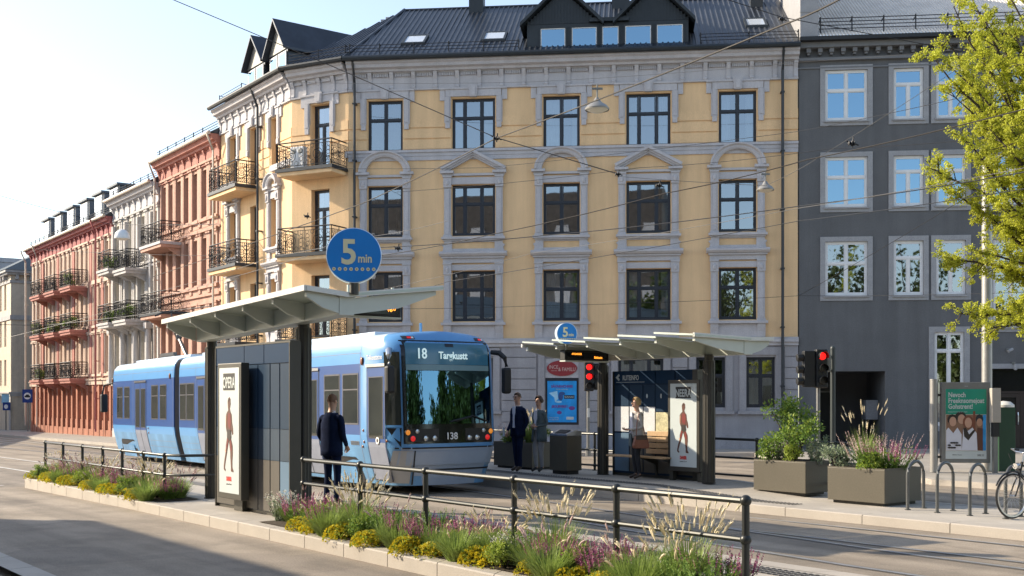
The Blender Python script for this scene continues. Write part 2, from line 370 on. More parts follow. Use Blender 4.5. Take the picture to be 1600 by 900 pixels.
# ------------------------------------------------------------------ camera, light
cam = bpy.data.cameras.new('camera'); co = bpy.data.objects.new('camera', cam); COL.objects.link(co)
co.location = (0, 0, EYE); co.rotation_euler = (radians(90), 0, 0)
cam.sensor_width = 36; cam.lens = 36*1750/1600; cam.shift_y = 171/1600; cam.clip_end = 3000; cam.clip_start = .1
scene.camera = co
SUN_EL = radians(27); SUN_DIR = Vector((-.97, .25, 0)).normalized()
w = bpy.data.worlds.new('World'); scene.world = w; w.use_nodes = True
nt = w.node_tree; bg = nt.nodes['Background']; sky = nt.nodes.new('ShaderNodeTexSky'); sky.sky_type = 'NISHITA'
sky.sun_disc = False; sky.sun_elevation = SUN_EL; sky.sun_rotation = atan2(SUN_DIR.x, SUN_DIR.y)
sky.air_density = 1.0; sky.dust_density = .9; sky.ozone_density = 1.0
hs_ = nt.nodes.new('ShaderNodeHueSaturation'); hs_.inputs['Saturation'].default_value = .82; nt.links.new(sky.outputs[0], hs_.inputs['Color']); nt.links.new(hs_.outputs[0], bg.inputs[0]); bg.inputs[1].default_value = .15
sl = bpy.data.lights.new('sun', 'SUN'); so = bpy.data.objects.new('sun', sl); COL.objects.link(so)
sl.energy = 4.2; sl.angle = radians(.5); sl.color = (1, .86, .66)
dirv = Vector((SUN_DIR.x*cos(SUN_EL), SUN_DIR.y*cos(SUN_EL), sin(SUN_EL)))
so.rotation_euler = dirv.to_track_quat('Z', 'Y').to_euler(); so.location = (-30, 10, 30)
scene.view_settings.view_transform = 'Standard'; scene.view_settings.look = 'None'
scene.view_settings.exposure = .97; scene.view_settings.gamma = 1
# ------------------------------------------------------------------ ground, road, platforms
mb = MB()
ss = [-400, -60, 0, 10, 20, 30, 40, 50, 65, 80, 95, 110, 200, 600]; tt = [-500, -60, -20, 0, 20, 40, 80, 500]
for a in range(len(ss)-1):
    for b in range(len(tt)-1):
        q = [(ss[a], tt[b]), (ss[a], tt[b+1]), (ss[a+1], tt[b+1]), (ss[a+1], tt[b])]
        mb.quad(*[ST(x, y, gz(x)) for x, y in q])
struct('road', mb, 'asphalt')
def ribbon(mb, pts, w, z):
    """flat strip along a polyline of (s,t)"""
    n = len(pts); L = []
    for k in range(n):
        a = Vector(pts[max(k-1, 0)]); b = Vector(pts[min(k+1, n-1)]); d = (b-a).normalized(); p = Vector((-d.y, d.x))
        L.append((Vector(pts[k])+p*w/2, Vector(pts[k])-p*w/2))
    for k in range(n-1):
        mb.quad(*[ST(q.x, q.y, gz(q.x)+z) for q in (L[k][0], L[k][1], L[k+1][1], L[k+1][0])])
def slab(name, outline, ztop, mats, kerb=.3, zf=None):
    """raised paved area: granite kerb band round a paved top; outline in (s,t)"""
    zf = zf or (lambda s, t: ztop + gz(s)); n = len(outline); P = [Vector(p) for p in outline]
    A = sum(P[i].x*P[(i+1) % n].y - P[(i+1) % n].x*P[i].y for i in range(n)); sg = 1 if A > 0 else -1
    inner = []
    for i in range(n):
        a = (P[i]-P[i-1]).normalized(); b = (P[(i+1) % n]-P[i]).normalized()
        na = Vector((-a.y, a.x))*sg; nb = Vector((-b.y, b.x))*sg; m = (na+nb).normalized(); q = P[i] + m*kerb/max(.4, m.dot(na))
        inner.append(q)
    mb = MB(); mb.c = 0
    for i in range(n):
        j = (i+1) % n; L = (P[j]-P[i]).length; k = max(1, int(L/1.0))
        for h in range(k):
            u0, u1 = h/k, (h+1)/k; g = .006/L
            a0 = P[i].lerp(P[j], u0+g); a1 = P[i].lerp(P[j], u1-g); b0 = inner[i].lerp(inner[j], u0+g); b1 = inner[i].lerp(inner[j], u1-g)
            zz = [zf(*q) for q in (a0, a1, b1, b0)]; bt = min(gz(a0.x), gz(a1.x))-.05
            mb.c = 0; c = .015                      # small chamfer at the arris
            e0 = a0.lerp(b0, c/kerb); e1 = a1.lerp(b1, c/kerb)
            mb.quad(ST(*a0, bt), ST(*a1, bt), ST(*a1, zz[1]-c), ST(*a0, zz[0]-c))
            mb.quad(ST(*a0, zz[0]-c), ST(*a1, zz[1]-c), ST(*e1, zz[1]), ST(*e0, zz[0]))
            mb.quad(ST(*e0, zz[0]), ST(*e1, zz[1]), ST(*b1, zz[2]), ST(*b0, zz[3]))
    me = mb.build(name+'_kerb', 'granite', smooth=0); me['kind'] = 'structure'
    m2 = MB(); sv = sorted({round(q.x, 3) for q in inner} | {x for x in (12, 14, 15, 16, 17, 18, 20, 24) })
    m2.poly([ST(*q, zf(*q)-.004) for q in (inner if sg > 0 else inner[::-1])])
    o = m2.build(name, mats, smooth=0); o['kind'] = 'structure'
    # joint bed under the kerb gaps
    m3 = MB(); m3.poly([ST(*P[i].lerp(inner[i], .03), zf(*P[i])-.02) for i in range(n)]); b = m3.build(name+'_bed', 'tactile', smooth=0); b['kind'] = 'structure'
    return o
ZN, ZF = .17, .28
slab('platform', [(27.4, 7.35), (26.9, 7.0), (3.0, 7.0), (3.0, 10.0), (24.5, 10.0), (26.6, 9.2)], ZN, 'paving', zf=lambda s, t: ZN)
def zfar(s, t): return ZF if s >= 15.5 else max(.15, ZF-(15.5-s)*.052)
def far_slab():
    # built in cross strips so the top follows the ramp down to the right
    sv = [-14, 5, 9, 12, 13, 14, 15.5, 17, 19, 22, 26, 30]; e = {-14: 15.25, 5: 15.25, 9: 15.25, 12: 15.25, 13: 15.25, 14: 15.25, 15.5: 15.25, 17: 15.22, 19: 15.1, 22: 15.25, 26: 15.6, 30: 15.9}
    tb = 18.1; K = MB(); Pm = MB(); Tm = MB(); B = MB(); k = .32
    for a, b in zip(sv, sv[1:]):
        n = max(1, int((b-a)/1.1))
        for h in range(n):
            s0, s1 = a+(b-a)*h/n, a+(b-a)*(h+1)/n; t0 = e[a]+(e[b]-e[a])*h/n; t1 = e[a]+(e[b]-e[a])*(h+1)/n; z0, z1 = zfar(s0, 0), zfar(s1, 0); g = .006
            K.quad(ST(s0+g, t0, -.1+gz(s0)), ST(s1-g, t1, -.1+gz(s1)), ST(s1-g, t1, z1-.015), ST(s0+g, t0, z0-.015))
            K.quad(ST(s0+g, t0, z0-.015), ST(s1-g, t1, z1-.015), ST(s1-g, t1+.015, z1), ST(s0+g, t0+.015, z0))
            K.quad(ST(s0+g, t0+.015, z0), ST(s1-g, t1+.015, z1), ST(s1-g, t1+k, z1), ST(s0+g, t0+k, z0))
            K.quad(ST(s0+g, tb, z0), ST(s1-g, tb, z1), ST(s1-g, tb, -.1+gz(s1)), ST(s0+g, tb, -.1+gz(s0)))
            K.quad(ST(s0+g, tb, z0), ST(s0+g, tb-.2, z0), ST(s1-g, tb-.2, z1), ST(s1-g, tb, z1))
            B.quad(ST(s0, t0+.02, z0-.03), ST(s1, t1+.02, z1-.03), ST(s1, tb-.02, z1-.03), ST(s0, tb-.02, z0-.03))
            Pm.quad(ST(s0, t0+k, z0-.004), ST(s1, t1+k, z1-.004), ST(s1, tb-.2, z1-.004), ST(s0, tb-.2, z0-.004))
            if 12.2 <= s0 < 30: Tm.quad(ST(s0, t0+.42, z0+.002), ST(s1, t1+.42, z1+.002), ST(s1, t1+.72, z1+.002), ST(s0, t0+.72, z0+.002))
    for nm, m, mt in (('far_platform_kerb', K, 'granite'), ('far_platform', Pm, 'paving'), ('far_platform_bed', B, 'tactile')): struct(nm, m, mt)
    x = 12.2
    while x < 24:                                # raised studs of the warning strip
        tt0 = 15.25 + (.0 if x < 19 else (x-19)*.05)
        for j in range(4):
            c = ST(x, tt0+.46+.075*j, zfar(x, 0)); Tm.box(c.x-.02, c.x+.02, c.y-.02, c.y+.02, c.z, c.z+.008)
        x += .085
    struct('far_tactile_strip', Tm, 'tactile')
far_slab()
mb = MB(); mb.quad(ST(4, 9.25, ZN+.002), ST(24, 9.25, ZN+.002), ST(24, 9.6, ZN+.002), ST(4, 9.6, ZN+.002))
x = 6.0
while x < 20:
    for j in range(5):
        c = ST(x, 9.28+.07*j, ZN); mb.box(c.x-.02, c.x+.02, c.y-.02, c.y+.02, c.z+.003, c.z+.011)
    x += .08
struct('tactile_strip', mb, 'tactile')
slab('near_pavement', [(40, 3.5), (-20, 3.5), (-20, -3.55), (40, -3.55)], .13, 'paving_side', .3)
# tracks: grooved rails flush with the asphalt
A0 = Vector((19.74, 13.32)); TD = Vector((-.565, .825, 0))
def trk(k): p = Vector((-1.5, 23.5, 0)) + TD*k; return (p.dot(D), p.dot(N))
def offs(pts, o):
    out = []
    for k in range(len(pts)):
        a = Vector(pts[max(k-1, 0)]); b = Vector(pts[min(k+1, len(pts)-1)]); d = (b-a).normalized(); out.append(tuple(Vector(pts[k]) + Vector((-d.y, d.x))*o))
    return out
cA = [trk(k) for k in (70, 50, 35, 20, 10, 0)] + [(16, 12.98), (12, 12.45), (8, 12.05), (4, 11.9), (-20, 11.9)]
cB = [(70, 13.93), (30, 13.93), (10, 13.93), (-20, 13.93)]
rl = MB(); gr = MB()
for c in (cA, cB):
    for o in (-.7175, .7175):
        p = offs(c, o); ribbon(rl, p, .075, .010); ribbon(gr, offs(c, o + (.06 if o < 0 else -.06)), .05, .006); ribbon(gr, offs(c, o + (-.055 if o < 0 else .055)), .03, .006)
struct('tram_rail', rl, 'rail_steel'); struct('rail_groove', gr, 'tactile')
# painted lines on the street at the far left
mb = MB()
for p, wd in (([(60, 10.6), (28, 10.6)], .12), ([(60, 8.8), (29, 8.8), (27.6, 7.3)], .12), ([(70, 16.3), (36, 16.3)], .12), ([(55, 6.6), (31.5, 6.2)], .14)):
    ribbon(mb, p, wd, .012)
struct('lane_markings', mb, 'paint_white')
mb = MB(); ribbon(mb, [(60, 5.15), (30.5, 6.0), (27.9, 6.75)], .16, .013); struct('kerb_line_marking', mb, 'paint_white')

# ------------------------------------------------------------------ building frames
P0 = Vector((10.73, 42, 0)); P1 = Vector((-6.39, 43.8, 0)); P2 = Vector((-8.84, 45, 0)); D2 = Vector((-.59, .807, 0)).normalized()
def K(k): return P2 + D2*k
P3 = K(7.5)
def frame(P, Q, z=0):
    d = (Q-P); return T(Vector((P.x, P.y, z))) @ RZ(atan2(d.y, d.x))
# pavements in front of the buildings
def kst(p): return (p.dot(D), p.dot(N))
n2 = Vector((-D2.y, D2.x, 0))                # towards the street (left of D2)
if n2.x > 0: n2 = -n2
ux = (P0-P1).normalized(); nf = Vector((ux.y, -ux.x, 0))
R0 = P0 + ux*26
pv = [K(60)+n2*3.6, K(2)+n2*3.6, P1+nf*3.2+ux*1, P0+nf*3.6-ux*2.0, Vector((9.6, 25.6, 0)), Vector((14.0, 19.4, 0)), R0+nf*20, R0-nf*2, P0-nf*2, P1-nf*2, P2-n2*2, K(60)-n2*2]
mbp = MB(); mbk = MB()
def gzp(p): return gz(p.dot(D))
out = [Vector((p.x, p.y, gzp(p)+.13)) for p in pv]
# triangulated by hand as strips between kerb line and building line
edge = [K(60)+n2*3.6, K(45)+n2*3.6, K(30)+n2*3.6, K(15)+n2*3.6, K(2)+n2*3.6, P1+nf*3.2+ux*1, P0+nf*3.6-ux*2.0, Vector((9.6, 25.6, 0)), Vector((14.0, 19.4, 0)), Vector((30, 0, 0))]
wall_ = [K(60)-n2*1, K(45)-n2*1, K(30)-n2*1, K(15)-n2*1, K(1)-n2*1, P1-nf*1, P0-nf*1, P0-nf*1+ux*10, P0-nf*1+ux*22, Vector((45, 20, 0))]
def Z(p, dz): return Vector((p.x, p.y, gzp(p)+dz))
for i in range(len(edge)-1):
    a, b, c, d = edge[i], edge[i+1], wall_[i+1], wall_[i]
    L = (b-a).length; n = max(1, int(L/1.2)); od = (b-a).normalized(); inn = Vector((-od.y, od.x, 0))
    if inn.dot(d-a) < 0: inn = -inn
    for h in range(n):
        p = a.lerp(b, h/n); q = a.lerp(b, (h+1)/n)-od*.008
        mbk.quad(Z(p, -.06), Z(q, -.06), Z(q, .13), Z(p, .13)); mbk.quad(Z(p, .13), Z(q, .13), Z(q+inn*.3, .13), Z(p+inn*.3, .13))
    mbp.quad(Z(a+inn*.28, .126), Z(b+inn*.28, .126), Z(c, .126), Z(d, .126))
struct('far_pavement', mbp, 'paving_side'); struct('far_kerb', mbk, 'granite')

# ------------------------------------------------------------------ windows, walls
def wall_holes(mb, L, z0, z1, holes, rev=.25, x0=0.0):
    """wall in its frame: face at y=0, outward is -y; holes = (xa, xb, za, zb) with reveals"""
    xs = sorted({x0, L, *[h[0] for h in holes], *[h[1] for h in holes]}); zs = sorted({z0, z1, *[h[2] for h in holes], *[h[3] for h in holes]})
    xs = [x for x in xs if x0 <= x <= L]; zs = [z for z in zs if z0 <= z <= z1]
    for a, b in zip(xs, xs[1:]):
        for c, d in zip(zs, zs[1:]):
            mx, mz = (a+b)/2, (c+d)/2
            if any(h[0] < mx < h[1] and h[2] < mz < h[3] for h in holes): continue
            mb.quad((a, 0, c), (b, 0, c), (b, 0, d), (a, 0, d))
    for xa, xb, za, zb in holes:
        mb.quad((xa, 0, za), (xa, rev, za), (xa, rev, zb), (xa, 0, zb)); mb.quad((xb, rev, za), (xb, 0, za), (xb, 0, zb), (xb, rev, zb))
        mb.quad((xa, 0, za), (xb, 0, za), (xb, rev, za), (xa, rev, za)); mb.quad((xa, rev, zb), (xb, rev, zb), (xb, 0, zb), (xa, 0, zb))
WC = {}
def window(parent, mtx, w, h, cols=2, tr=.37, fm='navy_frame', gm='glass', fw=.07, y=.14, bar=.05, curtain=None, sidelight=None, tcols=None):
    """mtx places the sill centre; frame with mullions (part), its panes and curtain as sub-parts"""
    key = (round(w, 2), round(h, 2), cols, tr, fm, gm, fw, y, tcols, sidelight)
    if key not in WC:
        f = MB(); g = MB(); a = w/2
        f.box(-a, -a+fw, y, y+.08, 0, h); f.box(a-fw, a, y, y+.08, 0, h); f.box(-a+fw, a-fw, y, y+.08, 0, fw*1.3); f.box(-a+fw, a-fw, y, y+.08, h-fw, h)
        zt = h*(1-tr) if tr else h-fw
        if tr: f.box(-a+fw, a-fw, y-.015, y+.075, zt-fw*.5, zt+fw*.5)
        if cols == 3: xs = [-a+fw+(2*a-2*fw)*.27, -a+fw+(2*a-2*fw)*.70]
        elif cols == 2: xs = [0]
        else: xs = []
        for xm in xs:
            f.box(xm-fw*.55, xm+fw*.55, y-.01, y+.07, fw*1.3, zt-(fw*.5 if tr else 0))
            if tr and tcols != 1: f.box(xm-fw*.45, xm+fw*.45, y-.01, y+.07, zt+fw*.5, h-fw)
        # casement edges give each light a thin second frame
        ed = [-a+fw]+[q for xm in xs for q in (xm-fw*.55, xm+fw*.55)]+[a-fw]
        for k in range(0, len(ed), 2):
            for za, zb in (((fw*1.3, zt-fw*.5), (zt+fw*.5, h-fw)) if tr else ((fw*1.3, h-fw),)):
                if tr and tcols == 1 and za > zt-.2 and k > 0: continue
                xa, xb = ed[k], ed[k+1]
                if tr and tcols == 1 and za > zt: xb = a-fw
                e = bar*.7; f.box(xa, xa+e, y+.01, y+.055, za, zb); f.box(xb-e, xb, y+.01, y+.055, za, zb); f.box(xa+e, xb-e, y+.01, y+.055, za, za+e); f.box(xa+e, xb-e, y+.01, y+.055, zb-e, zb)
        g.quad((-a+.01, y+.035, .01), (a-.01, y+.035, .01), (a-.01, y+.035, h-.01), (-a+.01, y+.035, h-.01))
        WC[key] = (f.mesh('window', fm, 0), g.mesh('pane', gm, 0))
    o = child('window', WC[key][0], parent, mtx); child('pane', WC[key][1], o)
    if curtain:
        kind, f0, f1 = curtain; ck = ('c', round(w, 2), round(h, 2), curtain)
        if ck not in WC:
            n = 24; a = w/2-.04; WC[ck] = []
            for lo, hi in (f0, f1):
                c = MB(); xs = [-a+2*a*(lo+(hi-lo)*k/n) for k in range(n+1)]
                for k in range(n):
                    ya, yb = y+.2+.03*sin(k*1.7), y+.2+.03*sin((k+1)*1.7); c.quad((xs[k], ya, .02), (xs[k+1], yb, .02), (xs[k+1], yb, h-.03), (xs[k], ya, h-.03))
                WC[ck].append(c.mesh('curtain', kind, 60))
        for me in WC[ck]: child('curtain', me, o)
    return o
def balcony(parent, mtx, w, d, slab_m='pipe_dark', h=1.0, th=.22, under='plaster_yellow', dens=1.0, corb=True):
    """slab (part) with an ornate iron railing (sub-part); local x across, -y outward, z=0 slab top"""
    key = ('balc', round(w, 2), d, slab_m, under, h)
    if key not in WC:
        s = MB(); s.box(-w/2-.08, w/2+.08, -d-.08, 0, -th*.6, 0); s.c = 1; s.box(-w/2-.02, w/2+.02, -d-.02, 0, -th-.06, -th*.6-.003)
        for x in ((-w/2+.18, w/2-.18) if corb else ()): s.prism([(0, -th-.063), (-d*.7, -th-.063), (-.06, -th-.42), (0, -th-.45)], x-.07, x+.07, 'x')
        r = MB()
        def panel(A, B):
            A = Vector(A); B = Vector(B); L = (B-A).length; e = (B-A)/L
            for z, q in ((h, .028), (.08, .016), (h-.13, .012)): r.tube([A+Vector((0, 0, z)), B+Vector((0, 0, z))], q, 5)
            n = max(2, int(L/.85)); 
            for k in range(n+1):
                p = A + e*L*k/n; r.tube([p, p+Vector((0, 0, h))], .016, 5)
            def ring(c, rad, q=.009, m=9):
                r.tube([c+e*rad*cos(2*pi*j/m)+Vector((0, 0, rad*sin(2*pi*j/m))) for j in range(m+1)], q, 4, False)
            for k in range(n):
                c0 = A+e*L*k/n; st = L/n
                c = c0+e*st*.5+Vector((0, 0, h*.47)); ring(c, .22, .012, 14); ring(c, .12, .014, 10); ring(c, .05, .014, 7)
                for j in range(5):
                    ring(c0+e*st*(.1+.2*j)+Vector((0, 0, .17)), .085); ring(c0+e*st*(.1+.2*j)+Vector((0, 0, h-.2)), .075)
                for sx in (.12, .88):
                    for z in (.34, .5, .64): ring(c0+e*st*sx+Vector((0, 0, z)), .085)
                for sx in (.05, .22, .78, .95):
                    b = c0+e*st*sx; r.tube([b+Vector((0, 0, .08)), b+Vector((0, 0, h-.13))], .008, 4)
        panel((-w/2, 0, 0), (-w/2, -d, 0)); panel((-w/2, -d, 0), (w/2, -d, 0)); panel((w/2, -d, 0), (w/2, 0, 0))
        WC[key] = (s.mesh('balcony', [slab_m, under], 0), r.mesh('railing', 'iron', 0))
    o = child('balcony', WC[key][0], parent, mtx); child('railing', WC[key][1], o); return o
def cornice(mb, L, z0, z1, br=.85, proj=.5, x0=0.0, dent=True):
    """classical cornice: frieze, scrolled brackets, dentils, stepped crown (frame coordinates)"""
    h = z1-z0
    mb.box(x0, L, -.06, 0, z0, z0+h*.08); mb.box(x0, L, -.09, -.061, z0+h*.01, z0+h*.06); mb.box(x0, L, -.035, 0, z0+h*.08, z0+h*.62)
    mb.box(x0, L, -.10, 0, z0+h*.62, z0+h*.66)
    mb.prism([(0, z0+h*.66), (-proj*.45, z0+h*.66), (-proj*.5, z0+h*.74), (-proj*.8, z0+h*.78), (-proj*.85, z0+h*.88), (-proj, z0+h*.93), (-proj, z1), (0, z1)], x0, L, 'x')
    n = max(1, int(round((L-x0)/br))); st = (L-x0)/n
    for k in range(n+1):
        x = min(max(x0+k*st, x0+.09), L-.09)
        mb.prism([(-.036, z0+h*.02), (-.08, z0+h*.04), (-.11, z0+h*.10), (-.07, z0+h*.18), (-.075, z0+h*.40), (-proj*.32, z0+h*.56), (-proj*.36, z0+h*.655), (-.036, z0+h*.655)], x-.075, x+.075, 'x')
        if dent and k < n:
            m = 9
            for j in range(m):
                xx = x0+k*st+.16+(st-.32)*j/(m-1); mb.box(xx-.024, xx+.024, -.10, -.036, z0+h*.50, z0+h*.615)
# ------------------------------------------------------------------ yellow corner building
FY = frame(P1, P0); yb = thing('corner_building', 'ochre yellow corner building with grey window surrounds, dark metal roof and ornate cornice', 'building', FY)
INV = FY.inverted(); LM = hypot(P0.x-P1.x, P0.y-P1.y)
FC = INV @ frame(P2, P1); LC = (P1-P2).length
FS = INV @ frame(P3, P2); LS = 7.5
I4 = Matrix.Identity(4)
cx = [(1.46, 1.38, 2), (4.93, 1.68, 3), (8.33, 1.40, 2), (11.64, 1.67, 3), (14.98, 1.40, 2)]
rows = [(11.55, 2.02), (8.25, 1.97), (4.94, 1.95)]
holes = [(x-w/2, x+w/2, z, z+h) for x, w, n in cx for z, h in rows]
gx = [(1.46, 1.3, 2), (4.93, 1.5, 3), (8.35, 1.28, 2), (11.35, 1.7, 3), (13.98, 1.08, 2), (15.84, 1.06, 2)]
gholes = [(x-w/2, x+w/2, (1.62 if i != 2 else .95), 3.52) for i, (x, w, n) in enumerate(gx)]
gholes += [(15.39, 16.34, .17, .53), (10.9, 11.9, .17, .53)]
mb = MB(); wall_holes(mb, LM, 3.95, 14.0, holes, .26); ywall = mb
mb = MB(); wall_holes(mb, LM, -.6, 3.95, gholes, .26)
# rusticated courses between the ground-floor openings
zc = [.62+.415*k for k in range(9)]
xs = sorted([0, LM]+[v for x, w, n in gx for v in (x-w/2-.34, x+w/2+.34)])
segs = list(zip(xs[0::2], xs[1::2]))
for a, b in segs:
    if b-a < .12: continue
    for za, zb in zip(zc, zc[1:]): mb.box(a+.005, b-.005, -.05, 0, za+.03, zb)
for x, w, n in gx:                            # courses above and below each opening, plain jambs
    i = gx.index((x, w, n)); zb_ = .95 if i == 2 else 1.62
    for sx in (-1, 1): mb.box(*sorted((x+sx*(w/2+.03), x+sx*(w/2+.27))), -.07, 0, zb_-.12, 3.6)
    mb.box(x-w/2-.27, x+w/2+.27, -.07, 0, 3.603, 3.9); mb.box(x-w/2-.33, x+w/2+.33, -.13, 0, zb_-.25, zb_-.123)
mb.box(0, LM, -.14, 0, -.6, .1); mb.box(0, LM, -.10, 0, .103, .6)
mb.build('ground_floor_wall', 'rustic_grey', yb, 0)
mb = MB(); mb.box(0, LM, -.10, 0, 3.953, 4.08); mb.box(0, LM, -.17, 0, 4.083, 4.2); mb.box(0, LM, -.12, 0, 4.203, 4.27)
mb.box(0, LM, -.07, 0, 11.36, 11.50); mb.box(0, LM, -.12, 0, 11.503, 11.60); mb.box(0, LM, -.05, 0, 11.2, 11.357)
mb.build('string_course', 'trim_grey', yb, 0)
mb = MB(); cornice(mb, LM, 13.92, 15.0, .84); mb.build('cornice', 'trim_grey', yb, 0)
# plaster bands of the top storey
mb = ywall; xs = [0]+[v for x, w, n in cx for v in (x-w/2-.03, x+w/2+.03)]+[LM]
for a, b in zip(xs[0::2], xs[1::2]):
    for za, zb in ((11.64, 12.0), (12.06, 12.42), (12.48, 12.84)): mb.box(a+.005, b-.005, -.035, 0, za, zb)
mb.build('wall', 'plaster_yellow', yb, 0)
mb = MB()
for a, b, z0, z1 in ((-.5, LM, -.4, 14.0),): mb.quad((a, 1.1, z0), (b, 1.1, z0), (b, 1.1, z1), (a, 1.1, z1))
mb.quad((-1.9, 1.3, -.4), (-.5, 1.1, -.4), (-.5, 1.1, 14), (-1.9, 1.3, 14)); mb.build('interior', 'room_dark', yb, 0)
def surround_top(mb, x, w, z, h):             # top floor: eared architrave with keystone
    a = w/2+.05; t = z+h
    for s in (-1, 1):
        mb.box(*sorted((x+s*(a), x+s*(a+.24))), -.08, 0, t-.95, t+.06); mb.box(*sorted((x+s*(a+.02), x+s*(a+.2))), -.11, 0, t-1.16, t-.953)
        mb.box(*sorted((x+s*(a+.05), x+s*(a+.19))), -.105, -.081, t-.9, t+.05); mb.box(*sorted((x+s*(a+.22), x+s*(a+.42))), -.06, 0, t-.08, t+.33)
    mb.box(x-a-.20, x+a+.20, -.085, 0, t+.063, t+.33); mb.box(x-a-.42, x+a+.42, -.12, 0, t+.333, t+.40)
    mb.prism([(x-.13, t+.03), (x+.13, t+.03), (x+.18, t+.46), (x-.18, t+.46)], -.17, -.001)
    mb.prism([(x-.08, t+.08), (x+.08, t+.08), (x+.11, t+.40), (x-.11, t+.40)], -.19, -.171)
def pilaster(mb, x, z0, z1, w=.26):
    mb.box(x-w/2, x+w/2, -.09, 0, z0, z1); mb.box(x-w/2+.06, x+w/2-.06, -.115, -.091, z0+.12, z1-.45)
    mb.box(x-w/2-.03, x+w/2+.03, -.12, 0, z0-.0, z0+.09)
    mb.box(x-w/2-.02, x+w/2+.02, -.14, -.003, z1-.38, z1); mb.ball((x, -.15, z1-.2), (.07, .04, .12), 8, 5); mb.box(x-w/2-.04, x+w/2+.04, -.17, -.002, z1+.002, z1+.06)
def surround_mid(mb, x, w, z, h, arch):
    a = w/2+.17; t = z+h
    for s in (-1, 1): pilaster(mb, x+s*(a+.0), z-.05, t+.28)
    mb.box(x-a+.13, x+a-.13, -.07, 0, t+.02, t+.28); mb.box(x-a-.2, x+a+.2, -.10, 0, t+.345, t+.43)
    for s in (-1, 1):
        mb.box(*sorted((x+s*(a-.25), x+s*(a+.27))), -.22, 0, t+.433, t+.53)
    if arch:
        R = a-.12; pr = [(R, -.1), (R, -.16), (R+.08, -.2), (R+.16, -.2), (R+.22, -.27), (R+.28, -.27), (R+.28, -.003), (R, -.003)]
        n = 20; c = (x, t+.533); ry = .80
        for k in range(n):
            A, B = pi*k/n, pi*(k+1)/n
            for q in range(len(pr)):
                p0, p1 = pr[q], pr[(q+1) % len(pr)]
                P = lambda p, an: (c[0]+p[0]*cos(an), p[1], c[1]+p[0]*sin(an)*ry)
                mb.quad(P(p0, A), P(p1, A), P(p1, B), P(p0, B))
    else:
        w2 = a+.27; hh = .78
        for s in (-1, 1):
            for th0, th1, d in ((0, .10, -.27), (.10, .18, -.2), (.18, .26, -.14)):
                mb.prism([(x, t+.55+hh-th0), (x+s*w2, t+.533+.12-th0*1.0), (x+s*w2*.96, t+.533+.12-th1), (x, t+.55+hh-th1-.02)], d, -.003)
    # sill, apron with scrolled sides
    mb.box(x-a-.22, x+a+.22, -.2, 0, z-.14, z-.05); mb.box(x-a-.16, x+a+.16, -.13, 0, z-.2, z-.143)
    for s in (-1, 1):
        mb.prism([(x+s*(a-.18), z-.2), (x+s*(a+.12), z-.2), (x+s*(a+.13), z-.3), (x+s*(a+.22), z-.36), (x+s*(a+.15), z-.44), (x+s*(a+.19), z-.62), (x+s*(a-.18), z-.62)], -.08, -.002)
    mb.box(x-a+.178, x+a-.178, -.06, 0, z-.62, z-.50); mb.box(x-a+.178, x+a-.178, -.05, 0, z-.25, z-.203)
def surround_low(mb, x, w, z, h):
    a = w/2+.17; t = z+h
    for s in (-1, 1): pilaster(mb, x+s*a, z-.05, t+.24)
    mb.box(x-a+.13, x+a-.13, -.07, 0, t+.02, t+.24); mb.box(x-a-.17, x+a+.17, -.09, 0, t+.305, t+.48); mb.box(x-a-.22, x+a+.22, -.17, 0, t+.483, t+.55)
    mb.prism([(0, t+.553), (-.22, t+.56), (-.3, t+.64), (-.3, t+.70), (-.1, t+.76), (0, t+.76)], x-a-.30, x+a+.30, 'x')
    mb.box(x-a-.24, x+a+.24, -.2, 0, z-.15, z-.05)
    for s in (-1, 1): mb.prism([(-.002, z-.153), (-.15, z-.153), (-.13, z-.3), (-.09, z-.45), (-.08, z-.66), (-.002, z-.66)], *sorted((x+s*(a-.15), x+s*(a+.15))), 'x')
    mb.box(x-a+.15, x+a-.15, -.06, 0, z-.66, z-.153); mb.box(x-a-.17, x+a+.17, -.05, 0, z-.67, z-.663)
cur = {0: [('curtain_brown', (0, .48), (.52, 1)), ('curtain', (0, .3), (.72, 1)), ('curtain', (0, .55), (.8, 1)), ('curtain', (.0, .22), (.7, 1)), ('curtain', (0, .3), (.75, 1))],
       1: [('curtain_brown', (0, .45), (.8, .85)), None, None, ('curtain', (.0, .04), (.82, 1)), None],
       2: [('curtain', (.0, .06), (.5, 1)), ('curtain_brown', (0, .22), (.9, 1)), ('curtain', (.0, .5), (.6, .9)), ('curtain', (0, .24), (.8, 1)), ('curtain_brown', (0, .5), (.55, 1))]}
for r, (z, h) in enumerate(rows):
    for i, (x, w_, n) in enumerate(cx):
        wd = window(yb, T((x, 0, z)), w_, h, n, curtain=cur[r][i]); mb = MB()
        if r == 0: surround_top(mb, 0, w_, 0, h)
        elif r == 1: surround_mid(mb, 0, w_, 0, h, i % 2 == 0)
        else: surround_low(mb, 0, w_, 0, h)
        mb.build('surround', 'trim_grey', wd, 0)
for i, (x, w_, n) in enumerate(gx):
    if i == 2: continue
    window(yb, T((x, 0, 1.62)), w_, 1.9, n, curtain=('curtain_brown', (0, .3), (.6, .9)) if i % 2 else None)
for x in (15.865, 11.4):
    g = MB(); g.box(-.47, .47, .1, .12, 0, .36)
    for k in range(9): g.box(-.44+.11*k-.008, -.44+.11*k+.008, .06, .1, 0, .36)
    g.build('basement_grate', 'iron', yb, 0, mtx=T((x, 0, .17)))
